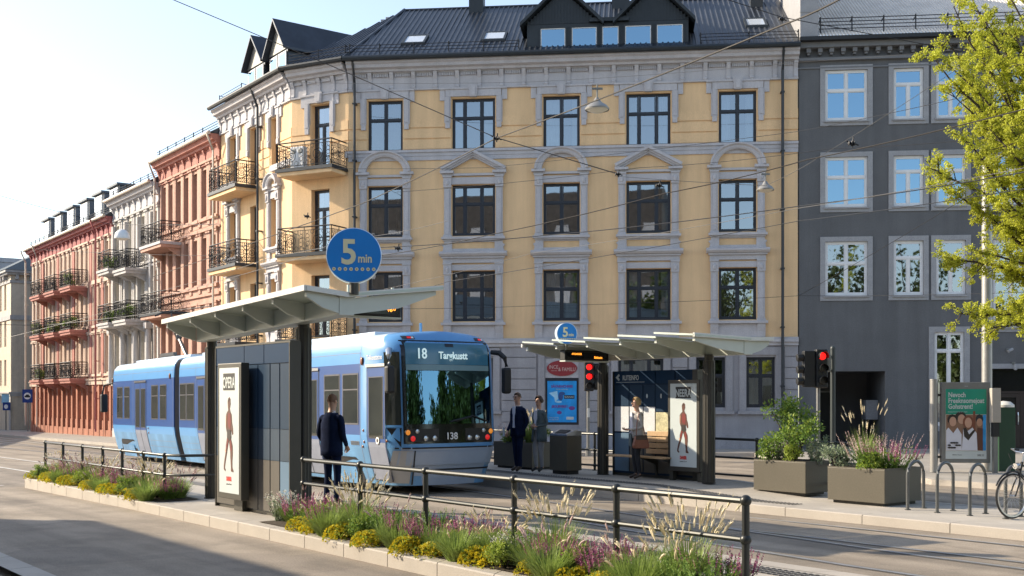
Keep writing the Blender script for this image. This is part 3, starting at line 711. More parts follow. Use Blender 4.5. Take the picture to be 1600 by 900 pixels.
# chamfered corner and street wing
dh = [(.95, 1.82, 11.05, 13.62), (.95, 1.82, 7.72, 10.25), (.95, 1.82, 4.38, 6.85), (.8, 1.95, .2, 3.3)]
mb = MB(FC); wall_holes(mb, LC, 3.95, 14.0, dh[:3], .34)
for a, b in ((.0, .93), (1.84, LC)):
    for za, zb in ((11.64, 12.0), (12.06, 12.42), (12.48, 12.84)): mb.box(a+.005, b-.005, -.035, 0, za, zb)
mb.build('wall', 'plaster_yellow', yb, 0)
mb = MB(FC); wall_holes(mb, LC, -.6, 3.95, dh[3:], .34)
for za, zb in zip(zc, zc[1:]):
    mb.box(.005, .55, -.05, 0, za+.03, zb); mb.box(2.2, LC-.005, -.05, 0, za+.03, zb)
mb.build('ground_floor_wall', 'rustic_grey', yb, 0)
mb = MB(FC); cornice(mb, LC, 13.92, 15.0, .68); mb.build('cornice', 'trim_grey', yb, 0)
mb = MB(FC); mb.box(0, LC, -.10, 0, 3.953, 4.08); mb.box(0, LC, -.17, 0, 4.083, 4.2)
for a, b in ((0, .2), (2.62, LC)): mb.box(a, b, -.12, 0, 11.36, 11.6)
mb.build('string_course', 'trim_grey', yb, 0)
for i, (a, b, za, zb) in enumerate(dh[:3]):
    wd = window(yb, FC @ T(((a+b)/2, .1, za)), b-a, zb-za, 2, .3, curtain=('curtain', (.0, .3), (.7, 1)), tcols=1)
    if i == 0:
        mb = MB(T((0, -.1, 0))); surround_top(mb, 0, b-a, .0, zb-za); mb.build('surround', 'trim_grey', wd, 0)
window(yb, FC @ T((1.375, .1, .2)), 1.15, 3.1, 2, .25)
for z in (10.95, 7.62, 4.28): balcony(yb, FC @ T((1.36, -.02, z)), 2.55, 1.0, corb=False)
sw = [(7.5-1.68, .62, 'w'), (7.5-6.0, .8, 'w'), (7.5-3.75, .85, 'd')]
hs = []
for x, w_, kd in sw:
    for z, h in rows:
        if kd == 'd': hs.append((x-w_/2, x+w_/2, z-.45, z+h))
        else: hs.append((x-w_/2, x+w_/2, z, z+h))
mb = MB(FS); wall_holes(mb, LS, 3.95, 14.0, hs, .3)
for a, b in ((.005, 1.0), (2.0, 3.2), (4.3, 5.4), (6.2, 7.49)):
    for za, zb in ((11.64, 12.0), (12.06, 12.42), (12.48, 12.84)): mb.box(a, b, -.035, 0, za, zb)
mb.build('wall', 'plaster_yellow', yb, 0)
mb = MB(FS); wall_holes(mb, LS, -.8, 3.95, [(1.0, 2.1, 1.6, 3.4), (3.2, 4.3, 1.6, 3.4), (5.3, 6.3, 1.6, 3.4)], .3)
for za, zb in zip(zc, zc[1:]):
    for a, b in ((.005, .8), (2.3, 3.0), (4.5, 5.1), (6.5, 7.49)): mb.box(a, b, -.05, 0, za+.03, zb)
mb.build('ground_floor_wall', 'rustic_grey', yb, 0)
for x in (1.55, 3.75, 5.8): window(yb, FS @ T((x, 0, 1.6)), 1.05, 1.8, 2)
mb = MB(FS); cornice(mb, LS, 13.92, 15.0, .72); mb.build('cornice', 'trim_grey', yb, 0)
mb = MB(FS); mb.box(0, LS, -.10, 0, 3.953, 4.08); mb.box(0, LS, -.17, 0, 4.083, 4.2); mb.box(0, 1.7, -.12, 0, 11.36, 11.6); mb.box(5.6, LS, -.12, 0, 11.36, 11.6); mb.build('string_course', 'trim_grey', yb, 0)
for x, w_, kd in sw:
    for r, (z, h) in enumerate(rows):
        zz, hh = (z-.45, h+.45) if kd == 'd' else (z, h)
        wd = window(yb, FS @ T((x, .06, zz)), w_, hh, 2 if kd == 'd' else 1, .33); mb = MB(T((0, -.06, 0)))
        if r == 0: surround_top(mb, 0, w_, 0, hh)
        elif r == 1 and kd == 'w': surround_mid(mb, 0, w_, 0, hh, True)
        elif r == 2 and kd == 'w': surround_low(mb, 0, w_, 0, hh)
        else: continue
        mb.build('surround', 'trim_grey', wd, 0)
for z in (11.02, 7.68, 4.35): balcony(yb, FS @ T((7.5-4.9, -.02, z)), 3.0, .95, corb=False)
# roof: long slope, hip over the corner, street slope
def W(p): return INV @ Vector(p)
EZ = 15.08; ov = .58
nC = Vector(((P1-P2).normalized().y, -(P1-P2).normalized().x, 0)); nS = Vector(((P2-P3).normalized().y, -(P2-P3).normalized().x, 0))
def corner(P, a, b):
    m = (a+b).normalized(); return P + m*ov/m.dot(a)
E0 = P0 + nf*ov; E1 = corner(P1, nf, nC); E2 = corner(P2, nC, nS); E3 = P3 + nS*ov
for e in (E0, E1, E2, E3): e.z = EZ
RR = P0 - nf*6; RL = P1 + ux*1.0 - nf*6; RS = RL + D2*7.2
for e in (RR, RL, RS): e.z = 19.15
RS.z = 18.6
mb = MB(); L_ = lambda *p: [W(q) for q in p]
mb.poly(L_(E1, E0, RR, RL)); mb.poly(L_(E2, E1, RL)); mb.poly(L_(E3, E2, RL, RS))
bk = [RR - nf*6 - Vector((0, 0, 4)), RL - nf*6 + Vector((0, 0, -4))]; mb.poly(L_(RR, bk[0], bk[1], RL)); mb.poly([W(RS), W(RL), W(bk[1])])
def ribs(A, B, C, Dd, st=.21, hgt=.035):
    """standing ribs running up the slope A-B (eave) to D-C (ridge)"""
    nrm = (B-A).cross(Dd-A).normalized()
    if nrm.z < 0: nrm = -nrm
    e = (B-A).normalized(); up = nrm.cross(e).normalized()
    if up.z < 0: up = -up
    n = int((B-A).length/st)
    poly2 = [((q-A).dot(e), (q-A).dot(up)) for q in (A, B, C, Dd)]
    xmin = min(p[0] for p in poly2); xmax = max(p[0] for p in poly2); x = xmin+st/2
    while x < xmax:
        ys = []
        for i in range(4):
            (x0, y0), (x1, y1) = poly2[i], poly2[(i+1) % 4]
            if (x0-x)*(x1-x) < 0: ys.append(y0+(y1-y0)*(x-x0)/(x1-x0))
        if len(ys) >= 2:
            a, b = min(ys), max(ys); p, q = A+e*x+up*a, A+e*x+up*b
            c = [p-e*.045, p+e*.045, q+e*.045, q-e*.045]; tp = [p-e*.02+nrm*hgt, p+e*.02+nrm*hgt, q+e*.02+nrm*hgt, q-e*.02+nrm*hgt]
            mb.quad(*L_(c[0], tp[0], tp[3], c[3])); mb.quad(*L_(tp[0], tp[1], tp[2], tp[3])); mb.quad(*L_(tp[1], c[1], c[2], tp[2]))
        x += st
ribs(E1, E0, RR, RL); ribs(E2, E1, RL, RL); ribs(E3, E2, RL, RS)
rf = mb.build('roof', 'roof_metal', yb, 0)
mb = MB(); mb.tube(L_(E1+Vector((0, 0, .03)), RL+Vector((0, 0, .05))), .06, 6); mb.tube(L_(RL, RR), .07, 6); mb.tube(L_(RL, RS), .07, 6); mb.build('ridge_cap', 'roof_metal', rf)
mb = MB()
for a, b in ((E0, E1), (E1, E2), (E2, E3)):
    a2, b2 = W(a), W(b); mb.tube([a2+Vector((0, 0, .0)), b2], .10, 8)
mb.build('gutter', 'roof_dark', rf)
def guard(A, B, U):
    mb = MB(); A = Vector(A); B = Vector(B); n = int((B-A).length/1.35); up = U.normalized()
    for r_ in range(3):
        o_ = up*.55 + Vector((0, 0, .10+.12*r_)); mb.tube(L_(A+o_, B+o_), .014, 5)
    for k in range(n+1):
        p = A.lerp(B, k/n)+up*.55; mb.tube(L_(p, p+Vector((0, 0, .4))), .022, 5); mb.tube(L_(p+Vector((0, 0, .38)), p+up*.35+Vector((0, 0, .2))), .016, 5)
    mb.build('snow_guard', 'iron', rf)
guard(E1, P1+ux*6.7+nf*ov+Vector((0, 0, EZ)), RL-E1-ux*1.2); guard(P1+ux*13.6+nf*ov+Vector((0, 0, EZ)), E0, RL-E1-ux*1.2); guard(E2, E1, (RL-E1+RL-E2)*.5); guard(E3+(E2-E3)*.02, E3+(E2-E3)*.35, RS-E3)
sl_ = tan(atan2(19.15-EZ, 6+ov))             # rise per metre of the long slope
def zr(y): return EZ + (y+ov)*sl_
for x, y0, wd in ((1.9, .85, .95), (5.1, .95, .95), (15.45, 1.6, .85)):
    s = MB(); ln = 1.25; dy = ln*cos(atan2(sl_, 1))
    for a, b, c, d in ((0, .09, 0, dy), (wd-.09, wd, 0, dy), (.09, wd-.09, 0, .08), (.09, wd-.09, dy-.08, dy)):
        p = [(x+a, y0+c), (x+b, y0+c), (x+b, y0+d), (x+a, y0+d)]; lo = [s.pt((u, v, zr(v)-.02)) for u, v in p]; hi = [s.pt((u, v, zr(v)+.11)) for u, v in p]
        s.face(hi)
        for k in range(4): s.face((lo[k], lo[(k+1) % 4], hi[(k+1) % 4], hi[k]))
    o = s.build('skylight', 'roof_dark', yb, 0); g = MB(); p = [(x+.08, y0+.07), (x+wd-.08, y0+.07), (x+wd-.08, y0+dy-.07), (x+.08, y0+dy-.07)]
    g.poly([(u, v, zr(v)+.08) for u, v in p]); g.build('pane', 'skylight_glass', o, 0)
# double-gabled dormer in the middle of the roof
dm = MB(); x0, x1 = 7.0, 13.15; fy = .1
dm.box(x0, x1, fy, 3.0, 15.25, 16.34); dm.c = 0
for a, b in ((6.85, 9.85), (10.4, 13.3)):
    m_ = (a+b)/2; pk = 17.75
    dm.prism([(a+.12, 16.35), (b-.12, 16.35), (m_, pk-.1)], fy+.02, fy+.1)
    for k in range(int((b-a)/.12)):
        xx = a+.2+.12*k; hh = (1-abs(xx-m_)/((b-a)/2))*(pk-16.45)
        if hh > .12: dm.box(xx-.035, xx+.035, fy, fy+.021, 16.36, 16.36+hh-.05)
    for s_, e_ in ((a-.1, m_), (b+.1, m_)):
        q = [(s_, 16.22), (s_, 16.36), (e_, pk+.14), (e_, pk)]; dm.prism(q if s_ < e_ else q[::-1], fy-.32, 4.2)
    n = int((m_-a)/.0001) if 0 else 9
    for sgn in (-1, 1):
        for k in range(14):
            yy = fy-.2+.3*k; dm.prism([(m_+sgn*((b-a)/2+.1), 16.37), (m_+sgn*((b-a)/2+.1), 16.41), (m_, pk+.19), (m_, pk+.145)], yy, yy+.05)
dm.box(9.4, 10.9, fy-.15, 3.2, 16.36, 16.5); dm.box(x0-.1, x1+.1, fy-.35, fy+.4, 15.12, 15.26)
do = dm.build('dormer', 'roof_dark', yb, 0)
for xc_, wd in ((8.0, .95), (9.2, .95), (10.2, .62), (11.25, .98), (12.45, .98)):
    f = MB(); h_ = .78; a = wd/2
    f.box(-a-.06, -a, -.05, 0, -.06, h_+.06); f.box(a, a+.06, -.05, 0, -.06, h_+.06); f.box(-a, a, -.05, 0, -.06, 0); f.box(-a, a, -.05, 0, h_, h_+.06); f.c = 1
    for q in ((-a, -a+.035, 0, h_), (a-.035, a, 0, h_), (-a+.035, a-.035, 0, .035), (-a+.035, a-.035, h_-.035, h_)): f.box(q[0], q[1], -.03, 0, q[2], q[3])
    o = f.build('dormer_window', ['roof_dark', 'white_frame'], do, 0, mtx=T((xc_, fy, 15.40)))
    g = MB(); g.quad((xc_-a+.03, fy-.012, 15.43), (xc_+a-.03, fy-.012, 15.43), (xc_+a-.03, fy-.012, 16.15), (xc_-a+.03, fy-.012, 16.15)); g.build('dormer_pane', 'glass_blue', do, 0)
# gabled dormers on the street side
for kk, pk in ((1.45, 17.35), (3.7, 17.25)):
    F2 = FS @ T((7.5-kk, .1, .12)); d2_ = MB(F2); hw = .92
    d2_.box(-hw+.08, hw-.08, 0, 4.0, 14.9, 16.1); d2_.c = 1
    d2_.prism([(-hw, 16.1), (hw, 16.1), (0, pk)], -.05, .03); d2_.c = 0
    for s_ in (-1, 1):
        q = [(s_*(hw+.12), 16.0), (s_*(hw+.12), 16.1), (0, pk+.13), (0, pk+.02)]; d2_.prism(q if s_ < 0 else q[::-1], -.3, 5.2)
    o = d2_.build('dormer', ['roof_metal', 'pole_grey'], yb, 0)
    for xx in (-.42, .42):
        f = MB(F2 @ T((xx, 0, 15.05))); f.box(-.36, .36, -.06, -.02, 0, .95); f.build('dormer_window', 'white_frame', o, 0)
        g = MB(F2 @ T((xx, 0, 15.05))); g.quad((-.3, -.066, .06), (.3, -.066, .06), (.3, -.066, .89), (-.3, -.066, .89)); g.build('dormer_pane', 'glass_blue', o, 0)
for x, y, w_, zt, m_ in ((4.3, 5.6, .62, 20.3, 'roof_dark'), (10.55, 5.4, .75, 20.6, 'roof_dark'), (16.2, 4.9, .5, 20.6, 'roof_dark'), (-.3, 9.4, .75, 20.0, 'rustic_grey'), (.75, 9.8, .8, 20.2, 'rustic_grey')):
    c = MB(); c.box(-w_/2, w_/2, -.35, .35, 15.5, zt-.3); c.box(-w_/2-.07, w_/2+.07, -.42, .42, zt-.297, zt-.18); c.box(-w_/2+.12, w_/2-.12, -.2, .2, zt-.177, zt)
    c.build('chimney', m_, yb, 0, mtx=T((x, y, 0)))
# downpipes
def pipe(mtx, z0, z1, m_='pipe_dark', out_=.5):
    p = MB(mtx); p.tube([(0, -out_, z1+.05), (0, -out_+.03, z1-.12), (0, -.2, z1-.75), (0, -.2, z1-1.0), (0, -.2, z0)], .055, 8)
    z = z1-1.6
    while z > z0+.3: p.box(-.075, .075, -.265, -.0, z, z+.05); z -= 2.2
    return p
ac = thing('air_conditioner', 'small white air conditioner on the top corner balcony of the yellow building', 'air conditioner', FY @ FC @ T((.55, -.28, 10.96)))
q = MB(); q.box(-.32, .32, -.14, .14, 0, .98); q.build('casing', 'white_frame', ac, 0, bevel=.02); q = MB()
for s in (-.13, .17): q.lathe([(.11, -.145), (.09, -.15), (.02, -.15)], 14, (s, 0, .8), 'y')
q.build('fan_grille', 'pole_grey', ac)
pipe(T((.28, 0, 0)), .1, 15.0).build('downpipe', 'pipe_dark', yb); pipe(T((16.62, 0, 0)), .1, 15.0).build('downpipe', 'pipe_dark', yb)
pipe(FS @ T((7.5-2.95, 0, 0)), .1, 15.0).build('downpipe', 'pipe_dark', yb)
mb = MB(); mb.box(LM-.02, LM+.0, .0, 12, -.6, 15); mb.quad((LM+.01, 0, 15), (LM+.01, 12, 15), (LM+.01, 6, 19.1), (LM+.01, 6, 19.1)); mb.box(-2, LM-.03, 11.9, 12, -.6, 15); mb.build('party_wall', 'rustic_grey', yb, 0)
# oval wine-red sign and the blue poster in the ground-floor opening
vd = thing('wall_poster_case', 'blue lit poster case below a red oval sign on grey stone wall', 'poster', FY @ T((8.35, -.0, .95)))
f = MB(); f.box(-.66, .66, .02, .2, -.02, 1.78); f.build('case', 'navy_frame', vd, 0, bevel=.01)
p = MB(); p.box(-.56, .56, -.005, .018, .1, 1.68); p.build('poster_sheet', 'ad_blue', vd, 0)
text('SÅVARHCHHE!', .13, 'purple_print', vd, T((0, -.008, 1.43)), .001, 'CENTER', sx=.95, bold=.006); text('Norsk vinhandel', .07, 'ad_white', vd, T((0, -.008, 1.34)), .001, 'CENTER')
text('¡BOURVIRS? !', .13, 'purple_print', vd, T((-.08, -.008, .66)), .001, 'CENTER', sx=.85, bold=.006)
q = MB(); q.box(.08, .48, -.008, -.006, 1.0, 1.14); q.c = 1; q.ball((-.05, -.004, 1.08), (.1, .006, .16), 10, 6); q.ball((.0, -.004, 1.2), (.13, .006, .07), 10, 6); q.c = 2
q.prism([(-.5, 1.22), (-.18, 1.3), (-.14, 1.0), (-.26, .86), (-.3, 1.05)], -.007, -.0055); q.ball((-.12, -.004, .88), (.13, .005, .04), 8, 5); q.c = 3
q.ball((-.1, -.004, .47), (.1, .006, .07), 10, 6); q.ball((.38, -.004, .64), (.13, .006, .08), 10, 6); q.c = 4; q.box(.17, .45, -.008, -.006, .2, .31); q.build('printed_shapes', ['navy_frame', 'tram_dark', 'ice_blue', 'purple_print', 'ad_white'], vd, 0)
text('SUNNAK', .1, 'ad_white', vd, T((.28, -.010, 1.035)), .001, 'CENTER', sx=.9)
for k, s in enumerate(('Fredag og lørdag', 'hele uken fra 10')): text(s, .055, 'ad_white', vd, T((-.5, -.008, .26-.08*k)), .001)
f = MB(); f.box(-.66, .66, .02, .16, 1.80, 2.55); f.c = 1; e = []
for k in range(32): e.append((.58*cos(2*pi*k/32), 2.17+.30*sin(2*pi*k/32)))
f.prism(e, -.012, .019); f.build('oval_sign', ['trim_grey', 'wine_red'], vd, 0)
text('INCE', .2, 'sign_pinkish', vd, T((-.5, -.014, 2.15)), .002, sx=.8); text('& FAMILU', .2, 'sign_pinkish', vd, T((-.14, -.014, 2.06)), .002, sx=.78); text('vinbar siden', .06, 'sign_pinkish', vd, T((-.42, -.014, 2.06)), .002, sx=.8)
# ------------------------------------------------------------------ dark grey building on the right
FG = frame(P0, P0+ux); gb = thing('grey_building', 'dark grey rendered building with white framed windows and pale ribbed metal roof', 'building', FG)
gw = [(1.73, 1.55, 2, 0), (3.98, 1.08, 2, 1), (5.5, 1.06, 2, 1), (7.65, 1.3, 2, 1), (10.2, 1.3, 2, 1), (12.8, 1.3, 2, 1)]
gr_ = [(12.33, 1.9), (9.1, 1.88), (5.79, 2.03)]
gh = [(x-w_/2, x+w_/2, z-(1.2 if i >= 3 and z < 6 else 0), z+h) for i, (x, w_, n, t_) in enumerate(gw) for z, h in gr_]
gh += [(4.91, 5.97, .95, 4.42), (.75, 3.14, .12, 2.98), (6.95, 9.2, .12, 3.05)]
mb = MB(T((.03, 0, 0))); wall_holes(mb, 16, -.6, 15.2, gh, .16); mb.quad((16, 0, -.6), (16, 12, -.6), (16, 12, 15.2), (16, 0, 15.2))
gwall = mb.build('wall', 'grey_render', gb, 0)
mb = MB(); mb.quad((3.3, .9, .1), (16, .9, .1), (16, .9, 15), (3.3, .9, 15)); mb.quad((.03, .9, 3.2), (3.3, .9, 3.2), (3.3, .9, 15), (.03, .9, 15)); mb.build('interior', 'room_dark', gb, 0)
for i, (x, w_, n, t_) in enumerate(gw):
    for r, (z, h) in enumerate(gr_):
        d_ = 1.2 if (i >= 3 and z < 6) else 0
        wd = window(gb, T((x+.03, -.07, z-d_)), w_, h+d_, n, .31 if t_ else .4, 'white_frame', 'glass_blue' if r < 2 else 'glass', .075, .12, tcols=1 if t_ else None)
        s = MB(T((0, .07, 0))); a = w_/2; hh = h+d_
        for q in ((-a-.18, -a, -.18, hh+.18), (a, a+.18, -.18, hh+.18), (-a, a, -.18, 0), (-a, a, hh, hh+.18)): s.box(q[0], q[1], -.04, .003, q[2], q[3])
        s.box(-a-.05, a+.05, -.1, -.043, -.06, 0); s.build('surround', 'grey_trim', wd, 0)
wd = window(gb, T((5.47, -.07, .95)), 1.06, 3.47, 2, .2, 'white_frame', 'glass', .075, .12); s = MB(T((0, .07, 0))); a = .53
for q in ((-a-.2, -a, -.2, 3.67), (a, a+.2, -.2, 3.67), (-a, a, -.2, 0), (-a, a, 3.47, 3.67)): s.box(q[0], q[1], -.04, .003, q[2], q[3])
s.build('surround', 'grey_trim', wd, 0)
# recessed passage
mb = MB(); mb.quad((.78, .16, .13), (3.17, .16, .13), (3.17, 3.2, .13), (.78, 3.2, .13)); mb.quad((.78, .16, 2.98), (.78, 3.2, 2.98), (3.17, 3.2, 2.98), (3.17, .16, 2.98))
mb.quad((.78, .16, .13), (.78, 3.2, .13), (.78, 3.2, 2.98), (.78, .16, 2.98)); mb.quad((3.17, 3.2, .13), (3.17, .16, .13), (3.17, .16, 2.98), (3.17, 3.2, 2.98)); mb.quad((.78, 3.2, .13), (3.17, 3.2, .13), (3.17, 3.2, 2.98), (.78, 3.2, 2.98))
mb.build('passage', 'grey_render', gb, 0)
d = MB(); d.box(0, .85, 3.05, 3.15, .14, 2.2); d.c = 1
for q in ((-.06, 0, .14, 2.26), (.85, .91, .14, 2.26), (0, .85, 2.2, 2.26)): d.box(q[0], q[1], 3.0, 3.16, q[2], q[3])
d.build('passage_door', ['black', 'pole_grey'], gb, 0, mtx=T((.95, 0, 0)))
# entrance with dark double door
d = MB(); d.box(6.98, 9.23, .13, .2, 2.15, 2.23); d.box(8.05, 8.13, .12, .2, .14, 2.147)
for a, b in ((6.98, 8.05), (8.13, 9.2)):
    for q in ((a, a+.16, .14, 2.14), (b-.16, b, .14, 2.14), (a+.16, b-.16, .14, .95), (a+.16, b-.16, 2.0, 2.14)): d.box(q[0], q[1], .13, .19, q[2], q[3])
    d.box(a+.26, b-.26, .115, .128, .3, .8)
d.c = 1; d.box(6.98, 9.23, .16, .165, .95, 3.05); d.c = 2; d.tube([(7.95, .1, 1.0), (7.95, .08, 1.1), (7.95, .08, 1.35), (7.95, .1, 1.45)], .018, 6)
d.build('entrance_door', ['door_brown', 'black_gloss', 'steel'], gb, 0)
mb = MB(); mb.box(6.75, 9.5, -.05, 0, 3.06, 3.24); mb.build('door_lintel', 'grey_trim', gb, 0)
mb = MB(); mb.box(0, 16, -.14, 0, 14.58, 14.68); mb.box(0, 16, -.05, 0, 14.3, 14.35); mb.box(0, 16, -.30, 0, 15.02, 15.3)
for k in range(38): mb.box(.28+.42*k, .44+.42*k, -.22, -.001, 14.86, 15.017); mb.box(.31+.42*k, .41+.42*k, -.15, -.001, 14.78, 14.857)
mb.build('cornice', 'grey_cornice', gb, 0)
mb = MB(); mb.box(.0, 16, -.55, -.305, 15.22, 15.36); mb.build('gutter', 'iron', gb, 0)
mb = MB(); sp = .62
for k in range(int(15.3/.12)):
    x = .7+.12*k; y0, z0_, y1, z1_ = -.5, 15.34, 7.5, 15.34+8*sp
    for a, b, h0, h1 in ((0, .03, 0, .05), (.03, .07, .05, .05), (.07, .10, .05, 0), (.10, .12, 0, 0)):
        mb.quad((x+a, y0, z0_+h0), (x+b, y0, z0_+h1), (x+b, y1, z1_+h1), (x+a, y1, z1_+h0))
rf = mb.build('roof', 'roof_pale', gb, 0)
mb = MB(); mb.box(.02, .68, -.4, 6, 15.31, 21.5)
for z in (16.3, 17.3, 18.3): mb.box(.0, .69, -.42, -.4, z, z+.02)
mb.build('fire_wall', 'grey_trim', gb, 0)
mb = MB()
for r_ in range(4): mb.tube([(.75, -.1, 15.75+.13*r_), (16, -.1, 15.75+.13*r_)], .018, 5)
for k in range(14): mb.tube([(.8+1.15*k, -.1, 15.6), (.8+1.15*k, -.1, 16.2)], .026, 5); mb.tube([(.8+1.15*k, -.1, 16.14), (.8+1.15*k, .3, 16.1)], .02, 5)
mb.build('snow_guard', 'iron', gb)
for x, z, dz in ((7.55, 3.75, .1), (7.75, 3.25, -.05)):
    cam_ = thing('security_camera', 'grey security camera high on dark wall' if z > 3.5 else 'small lamp bracket hanging over the dark entrance door', 'camera' if z > 3.5 else 'lamp', FG @ T((x, -.06, z)))
    c = MB(); c.box(-.06, .06, 0, .06, -.06, .06); c.tube([(0, 0, 0), (0, -.18, -.04)], .018, 6); c.build('bracket', 'pole_grey', cam_)
    c = MB(); c.tube([(.08, -.2, .02), (-.1, -.34, -.07)], .055, 8) if z > 3.5 else c.lathe([(.03, 0), (.06, -.06), (.06, -.22), (.02, -.24)], 8, (0, -.18, -.02)); c.build('housing', 'grey_trim', cam_)
ib = thing('wall_box', 'grey metal box on wall inside the dark passage', 'mailbox', FG @ T((3.17, 1.6, 1.15)))
b_ = MB(); b_.box(-.45, -.01, -.45, .45, 0, .75); b_.build('body', 'grey_trim', ib, 0, bevel=.015); b_ = MB(); b_.box(-.465, -.452, -.36, .36, .08, .68); b_.build('door', 'grey_trim', ib, 0)

# ------------------------------------------------------------------ old street running down to the left
def street_house(name, label, ka, kb, zb, zt, wall, trim, cornm, cols, rws, roofm, grnd, gz1, glass='glass_street', pil=True, ch=1.0, fm='navy_frame', gcols=None, proj=.5, wout=.035):
    """ka/kb along the street (ka nearer); cols = window centres measured from the far end"""
    Fm = frame(K(kb), K(ka)); L = kb-ka; r = thing(name, label, 'building', Fm)
    hs = [(x-w_/2, x+w_/2, z, z+h) for x, w_ in cols for z, h in rws]
    m_ = MB(); wall_holes(m_, L, gz1, zt-ch, hs, .26); m_.build('wall', wall, r, 0)
    gc = gcols or cols; m_ = MB(); wall_holes(m_, L, zb-.5, gz1, [(x-w_/2, x+w_/2, zb+1.1, gz1-.55) for x, w_ in gc], .4)
    zz = zb+.6
    cuts = [0]+[v for x, w_ in gc for v in (x-w_/2-.02, x+w_/2+.02)]+[L]
    while zz < gz1-.5:
        for a, b in zip(cuts[0::2], cuts[1::2]):
            if b-a > .1: m_.box(a+.01, b-.01, -.06, 0, zz+.03, zz+.42)
        zz += .43
    m_.box(0, L, -.1, 0, zb-.5, zb+.55); m_.build('ground_floor_wall', grnd, r, 0)
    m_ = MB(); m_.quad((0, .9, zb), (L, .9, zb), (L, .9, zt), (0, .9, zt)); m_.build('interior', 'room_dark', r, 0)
    m_ = MB(); cornice(m_, L, zt-ch, zt, .95, proj, dent=False); m_.build('cornice', cornm, r, 0)
    m_ = MB(); m_.box(0, L, -.16, 0, gz1-.14, gz1+.12); m_.box(0, L, -.24, 0, gz1+.123, gz1+.19)
    for z, h in rws[:-1]: m_.box(0, L, -.1, 0, z-.62, z-.5)
    for z, h in rws: m_.box(0, L, -.06, 0, z+h+.3, z+h+.38)
    m_.build('string_course', trim, r, 0)
    for i, (x, w_) in enumerate(cols):
        for j, (z, h) in enumerate(rws):
            wd = window(r, T((x, .04, z)), w_, h, 2 if w_ > .6 else 1, .33, fm, glass); s = MB(T((0, -.04, 0))); a = w_/2
            if pil:
                for q in (-1, 1):
                    s.box(*sorted((q*(a+.02), q*(a+.2))), -wout-.03, 0, -.1, h+.14); s.box(*sorted((q*(a-.0), q*(a+.24))), -wout-.09, 0, h+.143, h+.25)
                s.box(-a-.26, a+.26, -wout-.12, 0, h+.253, h+.36); s.box(-a-.24, a+.24, -wout-.1, 0, -.24, -.1); s.box(-a-.16, a+.16, -wout*.4, 0, -.5, -.243)
            s.build('surround', trim, wd, 0)
    for x, w_ in gc: window(r, T((x, .15, zb+1.1)), w_, gz1-.55-zb-1.1, 2 if w_ > .6 else 1, .3, fm, glass)
    m_ = MB(); m_.quad((0, -proj-.05, zt+.03), (L, -proj-.05, zt+.03), (L, 5.5, zt+3.6), (0, 5.5, zt+3.6)); m_.quad((0, 5.5, zt+3.6), (L, 5.5, zt+3.6), (L, 11, zt), (0, 11, zt))
    m_.quad((0, -proj-.05, zt-.02), (0, 11, zt-.02), (L, 11, zt-.02), (L, -proj-.05, zt-.02))
    for e in (0, L): m_.poly([(e, -proj-.05, zt+.03), (e, 11, zt), (e, 5.5, zt+3.6)])
    m_.box(.02, L-.02, 10.9, 11, zb, zt)
    rr = m_.build('roof', roofm, r, 0)
    m_ = MB(); m_.tube([(0, -proj-.06, zt+.02), (L, -proj-.06, zt+.02)], .09, 8); m_.build('gutter', 'gutter_pale', rr)
    g = MB()
    for q in range(3): g.tube([(0, -.15, zt+.35+.12*q), (L, -.15, zt+.35+.12*q)], .02, 4)
    for q in range(int(L/1.2)): g.tube([(.4+1.2*q, -.15, zt+.2), (.4+1.2*q, -.15, zt+.64)], .025, 4)
    g.build('snow_guard', 'iron', rr)
    return r, L
rh, L = street_house('red_house', 'salmon red house with tall narrow windows next to the yellow corner building', 7.53, 15.76, -.15, 14.0, 'salmon', 'salmon', 'salmon_dark',
    [(.75, .6), (1.75, .6), (2.85, .7), (3.95, .62), (5.1, .62), (6.3, .62), (7.45, .62)], [(4.0, 2.1), (7.35, 2.15), (10.5, 2.2)], 'roof_metal', 'salmon_dark', 3.0, ch=1.15, fm='door_brown')
m_ = MB()
for x in (3.4, 4.52, 5.7, 6.88):
    for z, h in ((4.0, 2.1), (7.35, 2.15), (10.5, 2.2)): m_.box(x-.16, x+.16, -.07, 0, z-.45, z+h+.28)
m_.build('pilaster', 'salmon', rh, 0)
for z in (9.62, 6.2): balcony(rh, T((1.75, -.05, z)), 3.0, 1.0, 'trim_grey' if z > 9 else 'pipe_dark', under='salmon')
pipe(T((.1, -.12, 0)), 0, 14.0).build('downpipe', 'gutter_pale', rh); pipe(T((L-.1, -.12, 0)), 0, 14.0).build('downpipe', 'gutter_pale', rh)
wh, L = street_house('ivory_house', 'ivory and grey plaster house between the salmon red and the pink houses', 15.79, 23.57, -.3, 13.1, 'ivory_wall', 'stone_white', 'trim_grey',
    [(.8, .7), (1.9, .5), (3.0, .7), (4.1, .5), (5.2, .7), (6.3, .5), (7.2, .6)], [(3.3, 2.2), (6.3, 2.3), (9.3, 2.4)], 'roof_metal', 'stone_white', 2.8, fm='white_frame', ch=1.1)
m_ = MB()
for x in (.3, 2.45, 4.65, 6.75):
    m_.tube([(x, -.25, 3.0), (x, -.25, 5.6)], [.17, .14], 10); m_.box(x-.22, x+.22, -.45, 0, 5.6, 5.9); m_.box(x-.24, x+.24, -.45, 0, 2.8, 3.0); m_.box(x-.13, x+.13, -.2, 0, 6.1, 11.7)
m_.build('pilaster', 'stone_white', wh, 45)
for u, z in ((1.9, 9.05), (4.9, 8.8), (1.9, 6.1), (4.9, 6.1)): balcony(wh, T((u, -.05, z)), 2.0, 1.1, 'stone_white', under='stone_white')
